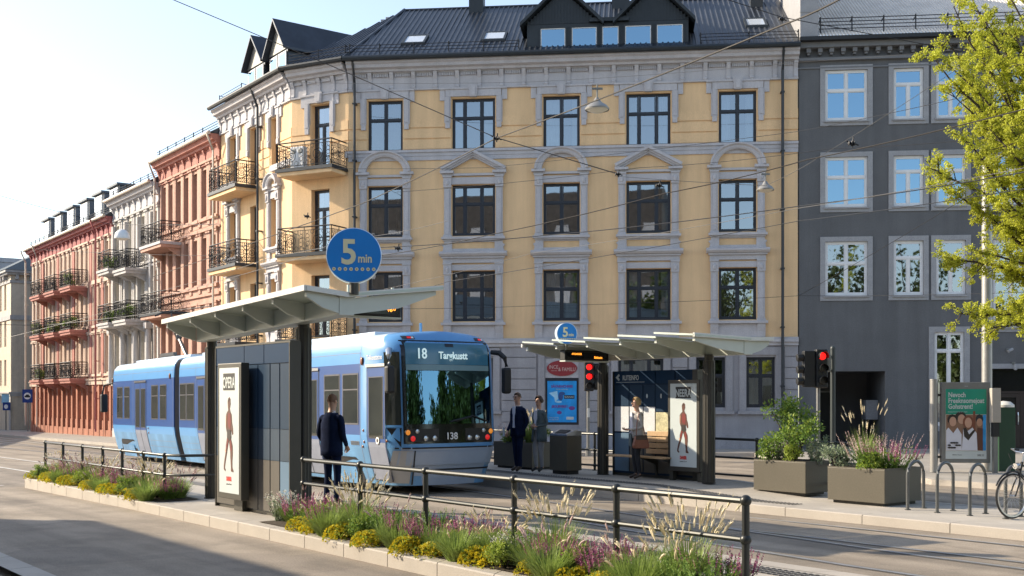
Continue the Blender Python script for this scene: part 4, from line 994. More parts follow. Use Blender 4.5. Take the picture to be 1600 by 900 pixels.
ph, L = street_house('pink_house', 'long pale pink house with crimson cornice and brick orange ground floor', 23.6, 42.77, -.45, 12.35, 'pale_pink', 'pale_pink', 'crimson_trim',
    [(1.0, .55), (2.2, .55), (4.4, .5), (5.4, .55), (6.4, .5), (8.1, .5), (9.1, .55), (10.1, .5), (11.9, .5), (12.9, .55), (13.9, .5), (15.6, .5), (16.6, .5), (18.0, .6)], [(3.5, 2.1), (6.4, 2.1), (9.1, 2.0)], 'roof_metal', 'brick_orange', 2.9, ch=1.05,
    gcols=[(1.0+1.15*k, .55) for k in range(16)], fm='white_frame')
m_ = MB()
for x in (3.3, 7.25, 11.0, 14.8, 17.2): m_.box(x-.22, x+.22, -.09, 0, 3.2, 11.2)
m_.build('pilaster', 'salmon_dark', ph, 0)
m_ = MB()
for k in range(17): m_.box(.3+1.15*k, .62+1.15*k, -.13, 0, -.45, 2.7)
m_.build('ground_floor_pilaster', 'brick_orange', ph, 0)
for u in (5.4, 9.1, 12.9):
    for z in (8.75, 6.1, 3.15): balcony(ph, T((u, -.05, z)), 2.3, 1.0, 'salmon_dark', under='salmon_dark')
for u, z in ((17.15, 0), (3.35, 0), (.05, 0)): pipe(T((u, -.25, 0)), 0, 12.3).build('downpipe', 'crimson_trim' if u > 10 else 'gutter_pale', ph)
for k in range(6):
    u = 2.2+3.1*k; d_ = MB(); d_.box(u-.95, u+.95, .5, 4.2, 12.6, 14.3); d_.box(u-1.05, u+1.05, .3, 4.4, 14.3, 14.42); o = d_.build('dormer', 'dormer_grey', ph, 0)
    f = MB(); f.box(u-.75, u+.75, .42, .497, 12.95, 14.2); f.build('dormer_window', 'white_frame', o, 0)
    f = MB(); f.box(u-.66, u-.05, .40, .417, 13.02, 14.12); f.box(u+.05, u+.66, .40, .417, 13.02, 14.12); f.build('dormer_pane', 'skylight_glass', o, 0)
    f = MB(); f.quad((u-.955, .6, 12.9), (u-.955, 3.9, 14.2), (u-.955, 3.9, 14.9), (u-.955, .6, 14.9)); 
# cream corner house beyond the side street
FA = frame(K(66), K(49.3)); L = 16.7; ch_ = thing('cream_house', 'cream plaster corner house with slate roof beyond the side street', 'building', FA)
hs = [(x-.35, x+.35, z, z+2.0) for x in (2, 3.6, 5.2, 6.8, 8.4, 10, 11.6, 13.2, 14.8) for z in (2.9, 5.9, 8.7)]
m_ = MB(); wall_holes(m_, L, -1, 11.6, hs, .3); m_.box(L-.01, L, 0, 13, -1, 11.6); m_.build('wall', 'cream', ch_, 0)
m_ = MB()
for za, zb_, pr in ((2.1, 2.3, .1), (2.303, 2.42, .18), (7.9, 8.25, .08), (10.7, 10.9, .08), (11.3, 11.45, .35), (11.453, 11.62, .5)):
    m_.box(-.1, L+pr, -pr, 0, za, zb_); m_.box(L+.0, L+pr, .001, 13, za, zb_)
for k in range(13): m_.box(L, L+.3, .3+1.0*k, .5+1.0*k, 10.95, 11.29)
for k in range(16): m_.box(.3+1.0*k, .5+1.0*k, -.3, 0, 10.95, 11.29)
m_.box(L-.5, L+.05, -.05, 0, -1, 2.1); m_.build('cornice', 'stone_white', ch_, 0)
m_ = MB(); m_.quad((0, .8, 0), (L, .8, 0), (L, .8, 11), (0, .8, 11)); m_.build('interior', 'room_dark', ch_, 0)
for x in (2, 3.6, 5.2, 6.8, 8.4, 10, 11.6, 13.2, 14.8):
    for z in (2.9, 5.9, 8.7): window(ch_, T((x, .08, z)), .7, 2.0, 2, .33, 'white_frame', 'glass')
m_ = MB(); a, b, c, d = (-.5, -.55, 11.63), (L+.55, -.55, 11.63), (L+.55, 13.5, 11.63), (-.5, 13.5, 11.63); e, f = (6, 6.5, 15.6), (L-6, 6.5, 15.6)
m_.poly([a, b, f, e]); m_.poly([b, c, f]); m_.poly([c, d, e, f]); m_.poly([d, a, e]); rr = m_.build('roof', 'roof_tile', ch_, 0)
m_ = MB(); m_.box(9, 10, 6, 7, 13, 17); m_.build('chimney', 'rustic_grey', rr, 0)
gbk = thing('background_block', 'plain grey block rising behind the cream corner house', 'building', frame(K(82), K(67), -1))
m_ = MB(); m_.box(0, 15, -1.0, 8, 0, 15.2); m_.box(-.1, 15.1, -1.1, 8.1, 15.2, 15.6); m_.build('wall', 'trim_grey', gbk, 0)
m_ = MB()
for k in range(6):
    for z in (2, 5, 8, 11): m_.box(1+2.3*k, 2.2+2.3*k, -1.02, -.99, z, z+1.6)
m_.build('window', 'black_gloss', gbk, 0)
hy = thing('rear_house', 'slate roofed rear house whose chimneys rise behind the pink house', 'building', frame(K(56), K(43.4)) @ T((0, 9, 0)))
m_ = MB(); m_.box(0, 12, 0, 9, -1, 13.0); m_.build('wall', 'cream', hy, 0)
m_ = MB(); m_.prism([(-.4, 13.01), (9.4, 13.01), (4.5, 16.6)], -.3, 12.3, 'x'); rr = m_.build('roof', 'roof_tile', hy, 0)
for x, h in ((10.2, 17.4), (6.5, 17.0)):
    m_ = MB(); m_.box(x-.8, x+.8, 3, 4.2, 14, h); m_.box(x-.9, x+.9, 2.9, 4.3, h, h+.25); m_.build('chimney', 'rustic_grey', rr, 0)
# houses on the camera's own side of the street: they shade the foreground and stand in the reflections
oh = thing('low_house', 'low plaster house outside the frame whose shadow falls across the foreground road', 'building', PF(30.6, -3.6, 0))
m_ = MB(); m_.box(0, 60, -9, 0, -.5, 7.45); m_.box(-.0, 60, -9.2, .2, 7.45, 7.8); m_.build('wall', 'cream', oh, 0)
m_ = MB(); m_.prism([(-9.2, 7.8), (.2, 7.8), (-4.5, 9.8)], 3.0, 60, 'x'); m_.build('roof', 'roof_tile', oh, 0)
for k in range(16):
    for z in (1.2, 4.7):
        m_ = MB(); m_.box(1.2+3.6*k, 2.6+3.6*k, .0, .03, z, z+1.9); m_.build('window', 'black_gloss', oh, 0)
bh = thing('brick_house', 'tall red brick block behind the camera seen only in window reflections', 'building', T((-20, -36, 0)))
m_ = MB(); m_.box(-26, 20, -8, 0, -.5, 24.5); m_.build('wall', 'brick_wall', bh, 0)
for k in range(14):
    for z in (2, 5.4, 8.8, 12.2, 15.6, 19):
        m_ = MB(); m_.box(-24+3.2*k, -22.4+3.2*k, .0, .05, z, z+1.9); m_.build('window', 'trim_grey', bh, 0)

lh = thing('unseen_house_row', 'row of unseen houses added left of the frame to keep sky glow off the tram', 'building', frame(Vector((-92, 165, -1)), Vector((-52, 46, -1))))  # unseen row, added to block the bright horizon sky in the reflections
m_ = MB(); m_.box(0, 125, 0, 12, -2, 9.5); m_.build('wall', 'stone_white', lh, 0)
m_ = MB(); m_.prism([(-.6, 9.5), (12.6, 9.5), (6, 12.5)], 0, 125, 'x'); m_.build('roof', 'roof_tile', lh, 0)
for k in range(40):
    for z in (1.5, 5):
        m_ = MB(); m_.box(1.5+3.1*k, 2.9+3.1*k, -.03, 0, z, z+2); m_.build('window', 'black_gloss', lh, 0)
# ------------------------------------------------------------------ the blue tram
TF = T((-2.6+.34, 22.8-.495, 0)) @ RZ(atan2(.825, -.565)) @ RY(.0085)     # x runs back along the tram, y from the visible side (0) inwards
# local frame: x back, y to the left of the direction of +x; the visible side is y = +, so shift to the middle
tm = thing('tram', 'blue articulated tram with number 18 stopped beside the platform', 'tram', TF @ T((0, -1.325, 0)))
HW = 1.325; LEN = 21.2
prof = [(1.10, .20), (1.20, .55), (1.295, .98), (1.325, 1.22), (1.325, 2.0), (1.322, 2.73), (1.312, 2.98), (1.28, 3.14), (1.20, 3.26), (1.02, 3.35), (.0, 3.41)]
def rake(z):                                  # nose leans back above the bumper
    if z < .98: return .10 + (.98-z)*.16
    return .10 + (z-.98)*.055 + max(0, z-2.95)**2*1.5
def hw_at(z):
    for (a, za), (b, zb) in zip(prof, prof[1:]):
        if za <= z <= zb: return a+(b-a)*(z-za)/(zb-za)
    return prof[0][0]
def nose(y, z):
    """x of the nose surface at lateral y, height z"""
    h = hw_at(z); u = min(1, abs(y)/max(h, .01)); return rake(z) + .16*u*u + .30*max(0, u-.72)**2/.0784*.9
def ring(z, h, x0, x1, front=True, back=False):
    pts = []
    def end(sgn, x):
        out = []
        for k in range(15):
            y = -h + 2*h*k/14; u = abs(y)/max(h, .01); out.append((nose(y, z) if h > .05 else rake(z), y))
        return out
    if front: pts += [(x, y) for x, y in end(1, 0)]
    else: pts += [(x0, -h), (x0, h)]
    if back: pts += [(LEN-x*.42, -y) for x, y in end(1, 0)]
    else: pts += [(x1, h), (x1, -h)]
    return [(x, y, z) for x, y in pts]
def car(name, x0, x1, front=False, back=False):
    mb = MB(); zs = [.20, .40, .55, .80, .98, 1.10, 1.22, 1.6, 2.0, 2.4, 2.73, 2.86, 2.98, 3.07, 3.14, 3.20, 3.26, 3.32, 3.36, 3.39]
    rings = []
    for z in zs: rings.append([mb.pt(p) for p in ring(z, hw_at(z), x0, x1, front, back)])
    n = len(rings[0])
    for i in range(len(zs)-1):
        zm = (zs[i]+zs[i+1])/2
        for j in range(n):
            a, b = rings[i][j], rings[i][(j+1) % n]
            xm = (mb.v[a][0]+mb.v[b][0])/2
            if zm > 3.12 and xm > .9: mb.c = 2
            elif 1.22 < zm < 2.73 and (xm > 1.6 and xm < LEN-.35): mb.c = 1
            elif zm < .98 and xm < .28: mb.c = 4
            elif zm < .98: mb.c = 3
            else: mb.c = 0
            mb.face((a, rings[i+1][j], rings[i+1][(j+1) % n], b))
    mb.c = 2; mb.face(rings[-1]); mb.c = 3; mb.face(rings[0][::-1])
    return mb.build(name, ['tram_light', 'tram_dark', 'tram_roof', 'tram_skirt', 'tram_grey'], tm, 40)
# split the long side faces so colour bands may change along a car
def car_long(name, cuts, front=False, back=False):
    return car(name, cuts[0], cuts[-1], front, back)
car('front_body', 0, 1.66, True); car('front_body_rear', 1.66, 7.05); car('middle_body', 7.55, 13.65); car('rear_body', 14.15, LEN, False, True)
for xa, xb in ((7.05, 7.55), (13.65, 14.15)):
    b_ = MB(); n = 5
    for k in range(n):
        a = xa+(xb-xa)*k/n; c = xa+(xb-xa)*(k+1)/n; m_ = (a+c)/2; R = []
        for x, d in ((a, .05), (m_, .0), (c, .05)):
            R.append([b_.pt((x, s*(hw_at(z)-d-.02), z)) for s, zz in ((-1, [.3, .6, .98, 1.22, 2, 2.73, 2.98, 3.14, 3.26]), (1, [3.26, 3.14, 2.98, 2.73, 2, 1.22, .98, .6, .3])) for z in zz])
        for q in range(2):
            for j in range(17): b_.face((R[q][j], R[q][j+1], R[q+1][j+1], R[q+1][j]))
    b_.build('bellows', 'bellows', tm, 20)
S = HW                                         # the visible side lies at y = +HW
def side_patch(mb, xa, xb, za, zb, off, sgn=1):
    zs = [za]+[z for z in (.55, .98, 1.22, 2.0, 2.73, 2.98) if za < z < zb]+[zb]
    for a, b in zip(zs, zs[1:]):
        ya, yb_ = hw_at(a)+off, hw_at(b)+off; mb.quad((xa, sgn*ya, a), (xb, sgn*ya, a), (xb, sgn*yb_, b), (xa, sgn*yb_, b))
def edge_frame(mb, xa, xb, za, zb, t_, off):
    for q in ((xa-t_, xa, za-t_, zb+t_), (xb, xb+t_, za-t_, zb+t_), (xa, xb, zb, zb+t_), (xa, xb, za-t_, za)):
        side_patch(mb, q[0], q[1], q[2], q[3], off); 
def tram_window(xa, xb, za=1.47, zb=2.5, bar=True):
    f = MB(); edge_frame(f, xa, xb, za, zb, .035, .008)
    if bar: side_patch(f, xa, xb, zb-.33, zb-.30, .010)
    o = f.build('side_window', 'window_seal', tm, 0); g = MB(); side_patch(g, xa, xb, za, zb, .005); g.build('pane', 'tram_glass', o, 0)
def tram_door(xa, xb, leaves=2):
    f = MB(); side_patch(f, xa, xb, .30, 2.62, .006); 
    f.c = 1; side_patch(f, xa+.02, xb-.02, .30, 1.08, .008); f.c = 2
    edge_frame(f, xa, xb, .30, 2.62, .02, .010); f.c = 3; side_patch(f, xa-.03, xb+.03, 2.64, 2.70, .03)
    o = f.build('passenger_door', ['tram_dark', 'tram_door_grey', 'rubber', 'steel'], tm, 0); w_ = (xb-xa)/leaves
    for k in range(leaves):
        g = MB(); side_patch(g, xa+w_*k+.09, xa+w_*(k+1)-.09, 1.18, 2.42, .012); g.build('pane', 'tram_glass', o, 0)
        g = MB(); edge_frame(g, xa+w_*k+.09, xa+w_*(k+1)-.09, 1.18, 2.42, .02, .014); g.build('seal', 'window_seal', o, 0)
    g = MB(); side_patch(g, xa+w_-.012, xa+w_+.012, .3, 2.6, .014); (g.build('centre_seal', 'rubber', o, 0) if leaves == 2 else None)
for xa, xb in ((1.78, 2.48), (2.68, 3.42), (12.3, 12.92), (13.02, 13.55), (14.9, 15.5), (15.75, 16.4), (18.9, 19.5), (19.75, 20.4)):
    tram_window(xa, xb)
tram_door(3.75, 5.05); tram_door(10.75, 12.0); tram_door(17.0, 18.25); tram_window(5.4, 6.1); tram_window(6.25, 6.95); tram_window(7.8, 8.8); tram_window(9.1, 10.1)
# cab door with its tall pane and crest
tram_door(.56, 1.34, 1)
c_ = MB(); c_.lathe([(.0, -.004), (.075, -.004), (.075, .004), (0, .004)], 14, (.88, hw_at(1.12)+.018, 1.12), 'y'); c_.c = 1; c_.lathe([(.0, .004), (.04, .004), (.04, .007), (0, .007)], 10, (.88, hw_at(1.12)+.018, 1.12), 'y'); c_.build('crest', ['white', 'door_brown'], tm)
# cab side glazing wraps round the corner
def npatch(mb, y0, y1, z0, z1, off, ny=14, nz=6, zsl=None):
    """patch lying on the nose surface"""
    g = []
    for i in range(nz+1):
        z = z0+(z1-z0)*i/nz; g.append([])
        for j in range(ny+1):
            y = y0+(y1-y0)*j/ny; g[-1].append(mb.pt((nose(y, z)-off, y, z)))
    for i in range(nz):
        for j in range(ny): mb.face((g[i][j], g[i+1][j], g[i+1][j+1], g[i][j+1]))
f = MB(); npatch(f, 1.10, 1.318, 1.42, 2.93, .008, 8, 10); o = f.build('cab_window', 'tram_glass', tm, 60)
f = MB(); npatch(f, 1.10, 1.318, 1.40, 1.44, .014, 8, 1); f.c = 1; g0 = [(nose(y, z)-.010, y, z) for y, z in ((1.10, 1.38), (1.315, 1.38), (1.11, .99))]; f.poly(g0); f.build('lower_cab_pane', ['tram_light', 'black_gloss'], o, 0)
# windscreen: black border, destination band, glass with the cab behind it
f = MB(); npatch(f, -1.07, 1.07, 1.06, 3.18, .006, 24, 12); o = f.build('windscreen_frame', 'black_gloss', tm, 60)
g = MB(); npatch(g, -1.0, 1.0, 1.46, 2.55, .016, 24, 8); g.build('windscreen', 'windshield', o, 60)
g = MB(); npatch(g, -1.0, 1.0, 2.68, 3.12, .014, 24); g.c = 1; npatch(g, -1.0, 1.0, 2.56, 2.675, .020, 24); g.c = 2; npatch(g, -.1, .1, 3.05, 3.118, .02); g.build('destination_panel', ['dest_panel', 'dest_strip', 'black_gloss'], o, 60)
def nose_text(s, size, m, y, z, sx=1.0, bold=.004):
    x = nose(max(0, y-.36), z)-.034; return text(s, size, m, tm, T((x, y, z)) @ RZ(-pi/2) @ RX(-.055), .006, 'LEFT', sx=sx, bold=bold)
nose_text('18', .30, 'lamp_white', .80, 2.80, .85); nose_text('Targkustt', .21, 'lamp_white', .28, 2.80, .85)
g = MB(); npatch(g, -1.04, 1.04, 1.09, 1.42, .010, 24)
g.c = 1
for y0, y1 in ((.32, 1.0), (-1.0, -.32)): npatch(g, y0, y1, 1.10, 1.36, .016)
g.build('lamp_band', ['black_gloss', 'plinth_dark'], tm, 60); nose_text('138', .2, 'white', .17, 1.14, .95, .003)
def lamp(y, z, r, m, nm):
    x = nose(y, z)-.018; l = MB(); l.lathe([(r+.012, 0), (r+.012, -.012), (r, -.014)], 14, (x, y, z), 'x', False); l.c = 1; l.lathe([(r, -.012), (r*.6, -.02), (.0001, -.024)], 14, (x, y, z), 'x', False); l.build(nm, ['rubber', m], tm)
for s in (1, -1):
    lamp(s*1.0, 1.29, .055, 'lamp_orange', 'indicator'); lamp(s*.80, 1.31, .045, 'lamp_clear', 'marker_lamp'); lamp(s*.90, 1.165, .058, 'lamp_red', 'tail_lamp'); lamp(s*.62, 1.165, .055, 'lamp_clear', 'headlight'); lamp(s*.42, 1.165, .055, 'lamp_clear', 'headlight')
    f = MB(); npatch(f, s*.78-.1, s*.78+.1, .72, .84, .012, 3, 2); f.c = 1; npatch(f, s*.78-.07, s*.78+.07, .735, .825, .018, 3, 2); f.build('fog_lamp', ['rubber', 'lamp_yellow'], tm, 0)
    f = MB(); npatch(f, s*.86-.13, s*.86+.13, 3.20, 3.27, .008, 3, 2); f.c = 1; npatch(f, s*.86-.06, s*.86+.03, 3.215, 3.255, .012, 2, 1); f.c = 2; npatch(f, s*.86-.11, s*.86-.06, 3.215, 3.255, .012, 2, 1); f.build('roof_marker', ['navy_frame', 'lamp_red', 'white'], tm, 0)
f = MB(); npatch(f, -1.14, 1.14, .62, .90, .03); npatch(f, -1.14, 1.14, .585, .60, .012); f.c = 1; npatch(f, -1.15, 1.15, .50, .535, .010); npatch(f, .84, .87, .22, .92, .034, 1, 6); npatch(f, -1.2, 1.2, .955, .985, .006); f.build('bumper', ['tram_grey', 'rubber'], tm, 60)
f = MB(); npatch(f, .90, 1.22, .25, .92, .022, 5, 6); f.build('bumper_corner', 'bumper_pale', tm, 60)
w_ = MB(); w_.tube([(nose(-.1, 1.50)-.03, -.1, 1.5), (nose(-.5, 1.62)-.05, -.5, 1.62), (nose(-.9, 1.5)-.05, -.9, 1.50)], .014, 5); w_.tube([(nose(.05, 1.5)-.04, .05, 1.5), (nose(-.45, 1.6)-.06, -.45, 1.6)], .02, 5); w_.build('wiper', 'rubber', tm)
for s in (1, -1):                              # mirrors on cranked arms
    a = MB(); y = s*(HW+.0); a.tube([(.50, s*(HW-.10), 2.98), (.36, s*(HW+.02), 2.96), (.24, s*(HW+.08), 2.85), (.20, s*(HW+.10), 2.66)], [.05, .06, .055, .04], 8); o = a.build('mirror_arm', 'steel' if s > 0 else 'rubber', tm)
    a = MB(); a.box(.11, .28, s*(HW+.09)-.09, s*(HW+.09)+.09, 2.08, 2.64); a.build('mirror', 'rubber', o, 0, bevel=.05)
a = MB(); a.tube([(LEN-.2, HW-.05, 2.7), (LEN+.15, HW+.2, 2.62), (LEN+.2, HW+.25, 2.3)], .035, 6); o = a.build('mirror_arm', 'rubber', tm)
a = MB(); a.box(LEN+.08, LEN+.28, HW+.08, HW+.32, 1.65, 2.3); a.build('mirror', 'rubber', o, 0, bevel=.05)
text('Trikkenettet.no', .15, 'white', tm, T((1.36, hw_at(2.82)+.012, 2.79)) @ RZ(pi), .002, sx=.72)
for x in (1.56, 14.5, LEN-.25):
    a = MB(); a.ball((x, hw_at(2.78)+.02, 2.78), (.05, .03, .09), 8, 6); a.build('side_marker', 'lamp_amber_dull', tm)
for x, z in ((1.52, 1.32), (1.52, 1.08), (1.6, .98), (.50, 1.12), (16.8, 1.0), (16.8, 1.15)):
    a = MB(); a.ball((x, hw_at(z)+.005, z), (.03, .02, .03), 8, 5); a.build('side_reflector', 'lamp_amber_dull', tm)
a = MB(); side_patch(a, 1.75, 2.15, 1.0, 1.09, .008)
for k in range(9): a.c = 1; side_patch(a, 1.77+.043*k, 1.79+.043*k, 1.005, 1.085, .012)
a.build('vent', ['tram_grey', 'rubber'], tm, 0)
for x in (2.75, 10.4, 19.4):                    # bogies behind arched skirts
    b_ = MB(); y = hw_at(.6)+.010; b_.poly([(x-.95, hw_at(.2)+.012, .2), (x-.85, y, .66), (x-.7, hw_at(.74)+.012, .74), (x+.7, hw_at(.74)+.012, .74), (x+.85, y, .66), (x+.95, hw_at(.2)+.012, .2)]); b_.c = 1; b_.poly([(x-.72, hw_at(.16)+.02, .16), (x-.66, y+.012, .56), (x+.66, y+.012, .56), (x+.72, hw_at(.16)+.02, .16)]); b_.build('bogie_panel', ['rubber', 'tram_skirt'], tm, 0)
for x in (2.4, 3.8, 9.1, 10.5, 17.85, 19.25):
    for s in (-1, 1):
        b_ = MB(); b_.lathe([(.08, -.06), (.32, -.06), (.34, -.05), (.30, .05), (.1, .06)], 20, (x, s*.72, .335), 'y'); b_.build('wheel', 'pole_grey', tm)
b_ = MB(); b_.box(.7, LEN-.7, -.95, .95, .16, .5); b_.build('underframe', 'rubber', tm, 0)
for a0, a1 in ((2.2, 6.8), (7.8, 13.4), (14.5, 20.3)):
    b_ = MB(); b_.box(a0, a1, -.7, .7, 3.36, 3.46); b_.build('roof_pod', 'tram_roof', tm, 0, bevel=.03)
b_ = MB()
for z in (.76, .58): side_patch(b_, 14.2, 16.9, z, z+.012, .004); side_patch(b_, 12.1, 13.6, z, z+.012, .004)
for x, z0, z1 in ((1.66, .24, 3.1), (3.6, .24, 1.2), (5.2, .24, 3.1), (7.0, .24, 3.1), (10.3, .24, 1.2), (12.15, .24, 3.1), (14.25, .24, 3.1), (16.7, .24, 1.2), (18.5, .24, 3.1)): side_patch(b_, x, x+.014, z0, z1, .004)
side_patch(b_, 1.7, 7.0, 2.95, 2.962, .004); side_patch(b_, 7.6, 13.6, 2.95, 2.962, .004); side_patch(b_, 14.2, 20.9, 2.95, 2.962, .004); side_patch(b_, 5.1, 7.0, .76, .772, .004)
b_.build('panel_gap', 'tram_door_grey', tm, 0)
pn = MB(); px_ = 17.4; pn.box(px_-.9, px_+.7, -.55, .55, 3.47, 3.52)
for s in (-.5, .5): pn.box(px_-.8, px_+.6, s-.06, s+.06, 3.523, 3.62)
pn.tube([(px_-.5, 0, 3.5), (px_+.35, 0, 4.15)], [.07, .05], 8); pn.ball((px_+.38, 0, 4.2), .12, 8, 6)
for s in (-1, 1): pn.tube([(px_+.38, s*.1, 4.2), (px_-.25, s*.45, 4.92)], .025, 6)
pn.build('pantograph', 'steel_dark', tm)
pn = MB()
for dx in (-.12, .12): pn.tube([(px_-.25+dx, -.95, 4.82), (px_-.25+dx, -.7, 4.96), (px_-.25+dx, .7, 4.96), (px_-.25+dx, .95, 4.82)], .028, 6)
pn.build('contact_strip', 'iron', tm)
a = MB(); a.tube([(2.1, -.4, 3.35), (2.1, -.4, 3.68)], .035, 6); a.build('aerial', 'tram_light', tm)
# ------------------------------------------------------------------ platform shelters
def canopy(parent, x0, x1, yb, ya, yc, zb, zt0, za, zc, rise, m_ribs=6):
    """wing roof: beam along x at y=yb (bottom zb), thin slab from y=ya (height za) to y=yc (height zc); rise per metre along +x"""
    def zz(x, z): return z + (x-x1)*rise
    r = MB(); th = .035
    def strip(ma, mb_, off, xa, xb, t_):
        q = [(xa, ma[0], zz(xa, ma[1])+off), (xb, ma[0], zz(xb, ma[1])+off), (xb, mb_[0], zz(xb, mb_[1])+off), (xa, mb_[0], zz(xa, mb_[1])+off)]
        lo = [r.pt(p) for p in q]; hi = [r.pt((p[0], p[1], p[2]+t_)) for p in q]
        r.face(lo[::-1]); r.face(hi)
        for k in range(4): r.face((lo[k], lo[(k+1) % 4], hi[(k+1) % 4], hi[k]))
    A, B, Cc = (ya, za), (yb, zt0), (yc, zc)
    wideA = abs(ya-yb) > abs(yc-yb); nb_ = m_ribs-1
    (strip(B, Cc, 0, x0, x1, th) if wideA else strip(A, B, 0, x0, x1, th))
    top = r.build('roof_slab', 'canopy_glass', parent, 0)
    for k in range(nb_):                       # glass bays lapped like shallow steps
        xa = x0+(x1-x0)*k/nb_; xb = x0+(x1-x0)*(k+1)/nb_+.05; r = MB(); (m0, m1) = (A, B) if wideA else (B, Cc)
        q = [(xa, m0[0], zz(xa, m0[1])+.085), (xb, m0[0], zz(xb, m0[1])+.0), (xb, m1[0], zz(xb, m1[1])+.0), (xa, m1[0], zz(xa, m1[1])+.085)]
        lo = [r.pt(p) for p in q]; hi = [r.pt((p[0], p[1], p[2]+.035)) for p in q]; r.face(lo[::-1]); r.face(hi)
        for j in range(4): r.face((lo[j], lo[(j+1) % 4], hi[(j+1) % 4], hi[j]))
        r.build('roof_bay', 'canopy_glass', parent, 0)
    r = MB()
    for (y, z), s in (((Cc, 1),) if wideA else ((A, -1),)):           # pressed edge profiles
        p = [(x0-.02, y+s*.0, zz(x0, z)-.03), (x1+.02, y, zz(x1, z)-.03)]
        for d0, d1, h0, h1 in ((0, .04, .0, .06),):
            a0, a1 = y+s*d0, y+s*d1; q = [(x0-.03, min(a0, a1)), (x1+.03, max(a0, a1))]
            i = [r.pt(v) for v in ((x0-.03, min(a0, a1), zz(x0, z)+h0-.02), (x1+.03, min(a0, a1), zz(x1, z)+h0-.02), (x1+.03, max(a0, a1), zz(x1, z)+h0-.02), (x0-.03, max(a0, a1), zz(x0, z)+h0-.02), (x0-.03, min(a0, a1), zz(x0, z)+h1), (x1+.03, min(a0, a1), zz(x1, z)+h1), (x1+.03, max(a0, a1), zz(x1, z)+h1), (x0-.03, max(a0, a1), zz(x0, z)+h1))]
            for f in ((0, 3, 2, 1), (4, 5, 6, 7), (0, 1, 5, 4), (1, 2, 6, 5), (2, 3, 7, 6), (3, 0, 4, 7)): r.face([i[k] for k in f])
    for x, s in ((x0, -1), (x1, 1)):
        for (y0, z0), (y1, z1) in ((A, B), (B, Cc)):
            xa, xb = sorted((x, x+s*.045)); i = [r.pt(v) for v in ((xa, y0, zz(x, z0)-.015), (xb, y0, zz(x, z0)-.015), (xb, y1, zz(x, z1)-.015), (xa, y1, zz(x, z1)-.015), (xa, y0, zz(x, z0)+.058), (xb, y0, zz(x, z0)+.058), (xb, y1, zz(x, z1)+.058), (xa, y1, zz(x, z1)+.058))]
            for f in ((0, 3, 2, 1), (4, 5, 6, 7), (0, 1, 5, 4), (1, 2, 6, 5), (2, 3, 7, 6), (3, 0, 4, 7)): r.face([i[k] for k in f])
    r.build('roof_edge', 'canopy_edge', parent, 0)
    r = MB(); hb = .12
    i = [r.pt(v) for v in ((x0+.1, yb-hb, zz(x0, zb)), (x1-.02, yb-hb, zz(x1, zb)), (x1-.02, yb+hb, zz(x1, zb)), (x0+.1, yb+hb, zz(x0, zb)), (x0+.1, yb-hb, zz(x0, zt0)-.003), (x1-.02, yb-hb, zz(x1, zt0)-.003), (x1-.02, yb+hb, zz(x1, zt0)-.003), (x0+.1, yb+hb, zz(x0, zt0)-.003))]
    for f in ((0, 3, 2, 1), (0, 1, 5, 4), (1, 2, 6, 5), (2, 3, 7, 6), (3, 0, 4, 7)): r.face([i[k] for k in f])
    r.build('beam', 'canopy', parent, 0)
    for k in range(m_ribs):
        x = x0+.06+(x1-x0-.12)*k/(m_ribs-1)
        for (ye, ze), s in ((A, -1), (Cc, 1)):
            if abs(ye-yb) < .2: continue
            yi = yb+s*(hb+.003) if (ye-yb)*s > 0 else yb; 
            L = ye-yi; q = [(yi, zz(x, zb)+.02), (yi+L*.5, zz(x, zb)+(ze-zb)*.30), (yi+L*.94, zz(x, ze)-.09), (yi+L*.94, zz(x, ze)-.012), (yi, zz(x, zt0)-.012)]
            r = MB(); r.prism(q if L < 0 else q[::-1], x-.03, x+.03, 'x'); r.build('rib', 'canopy', parent, 0)
def post(parent, x, y, z1, r=.115):
    p = MB(); p.lathe([(r, 0), (r, z1-.12), (r*.8, z1-.118), (r*.8, z1)], 24, (x, y, 0)); p.c = 1; p.lathe([(r+.02, 0), (r+.02, .015)], 24, (x, y, 0)); 
    for k in range(12):
        a = 2*pi*k/12; p.c = 1; p.box(x+r*cos(a)-.006, x+r*cos(a)+.006, y+r*sin(a)-.006, y+r*sin(a)+.006, .03, z1-.14)
    return p.build('post', ['bronze', 'plinth_dark'], parent, 40)
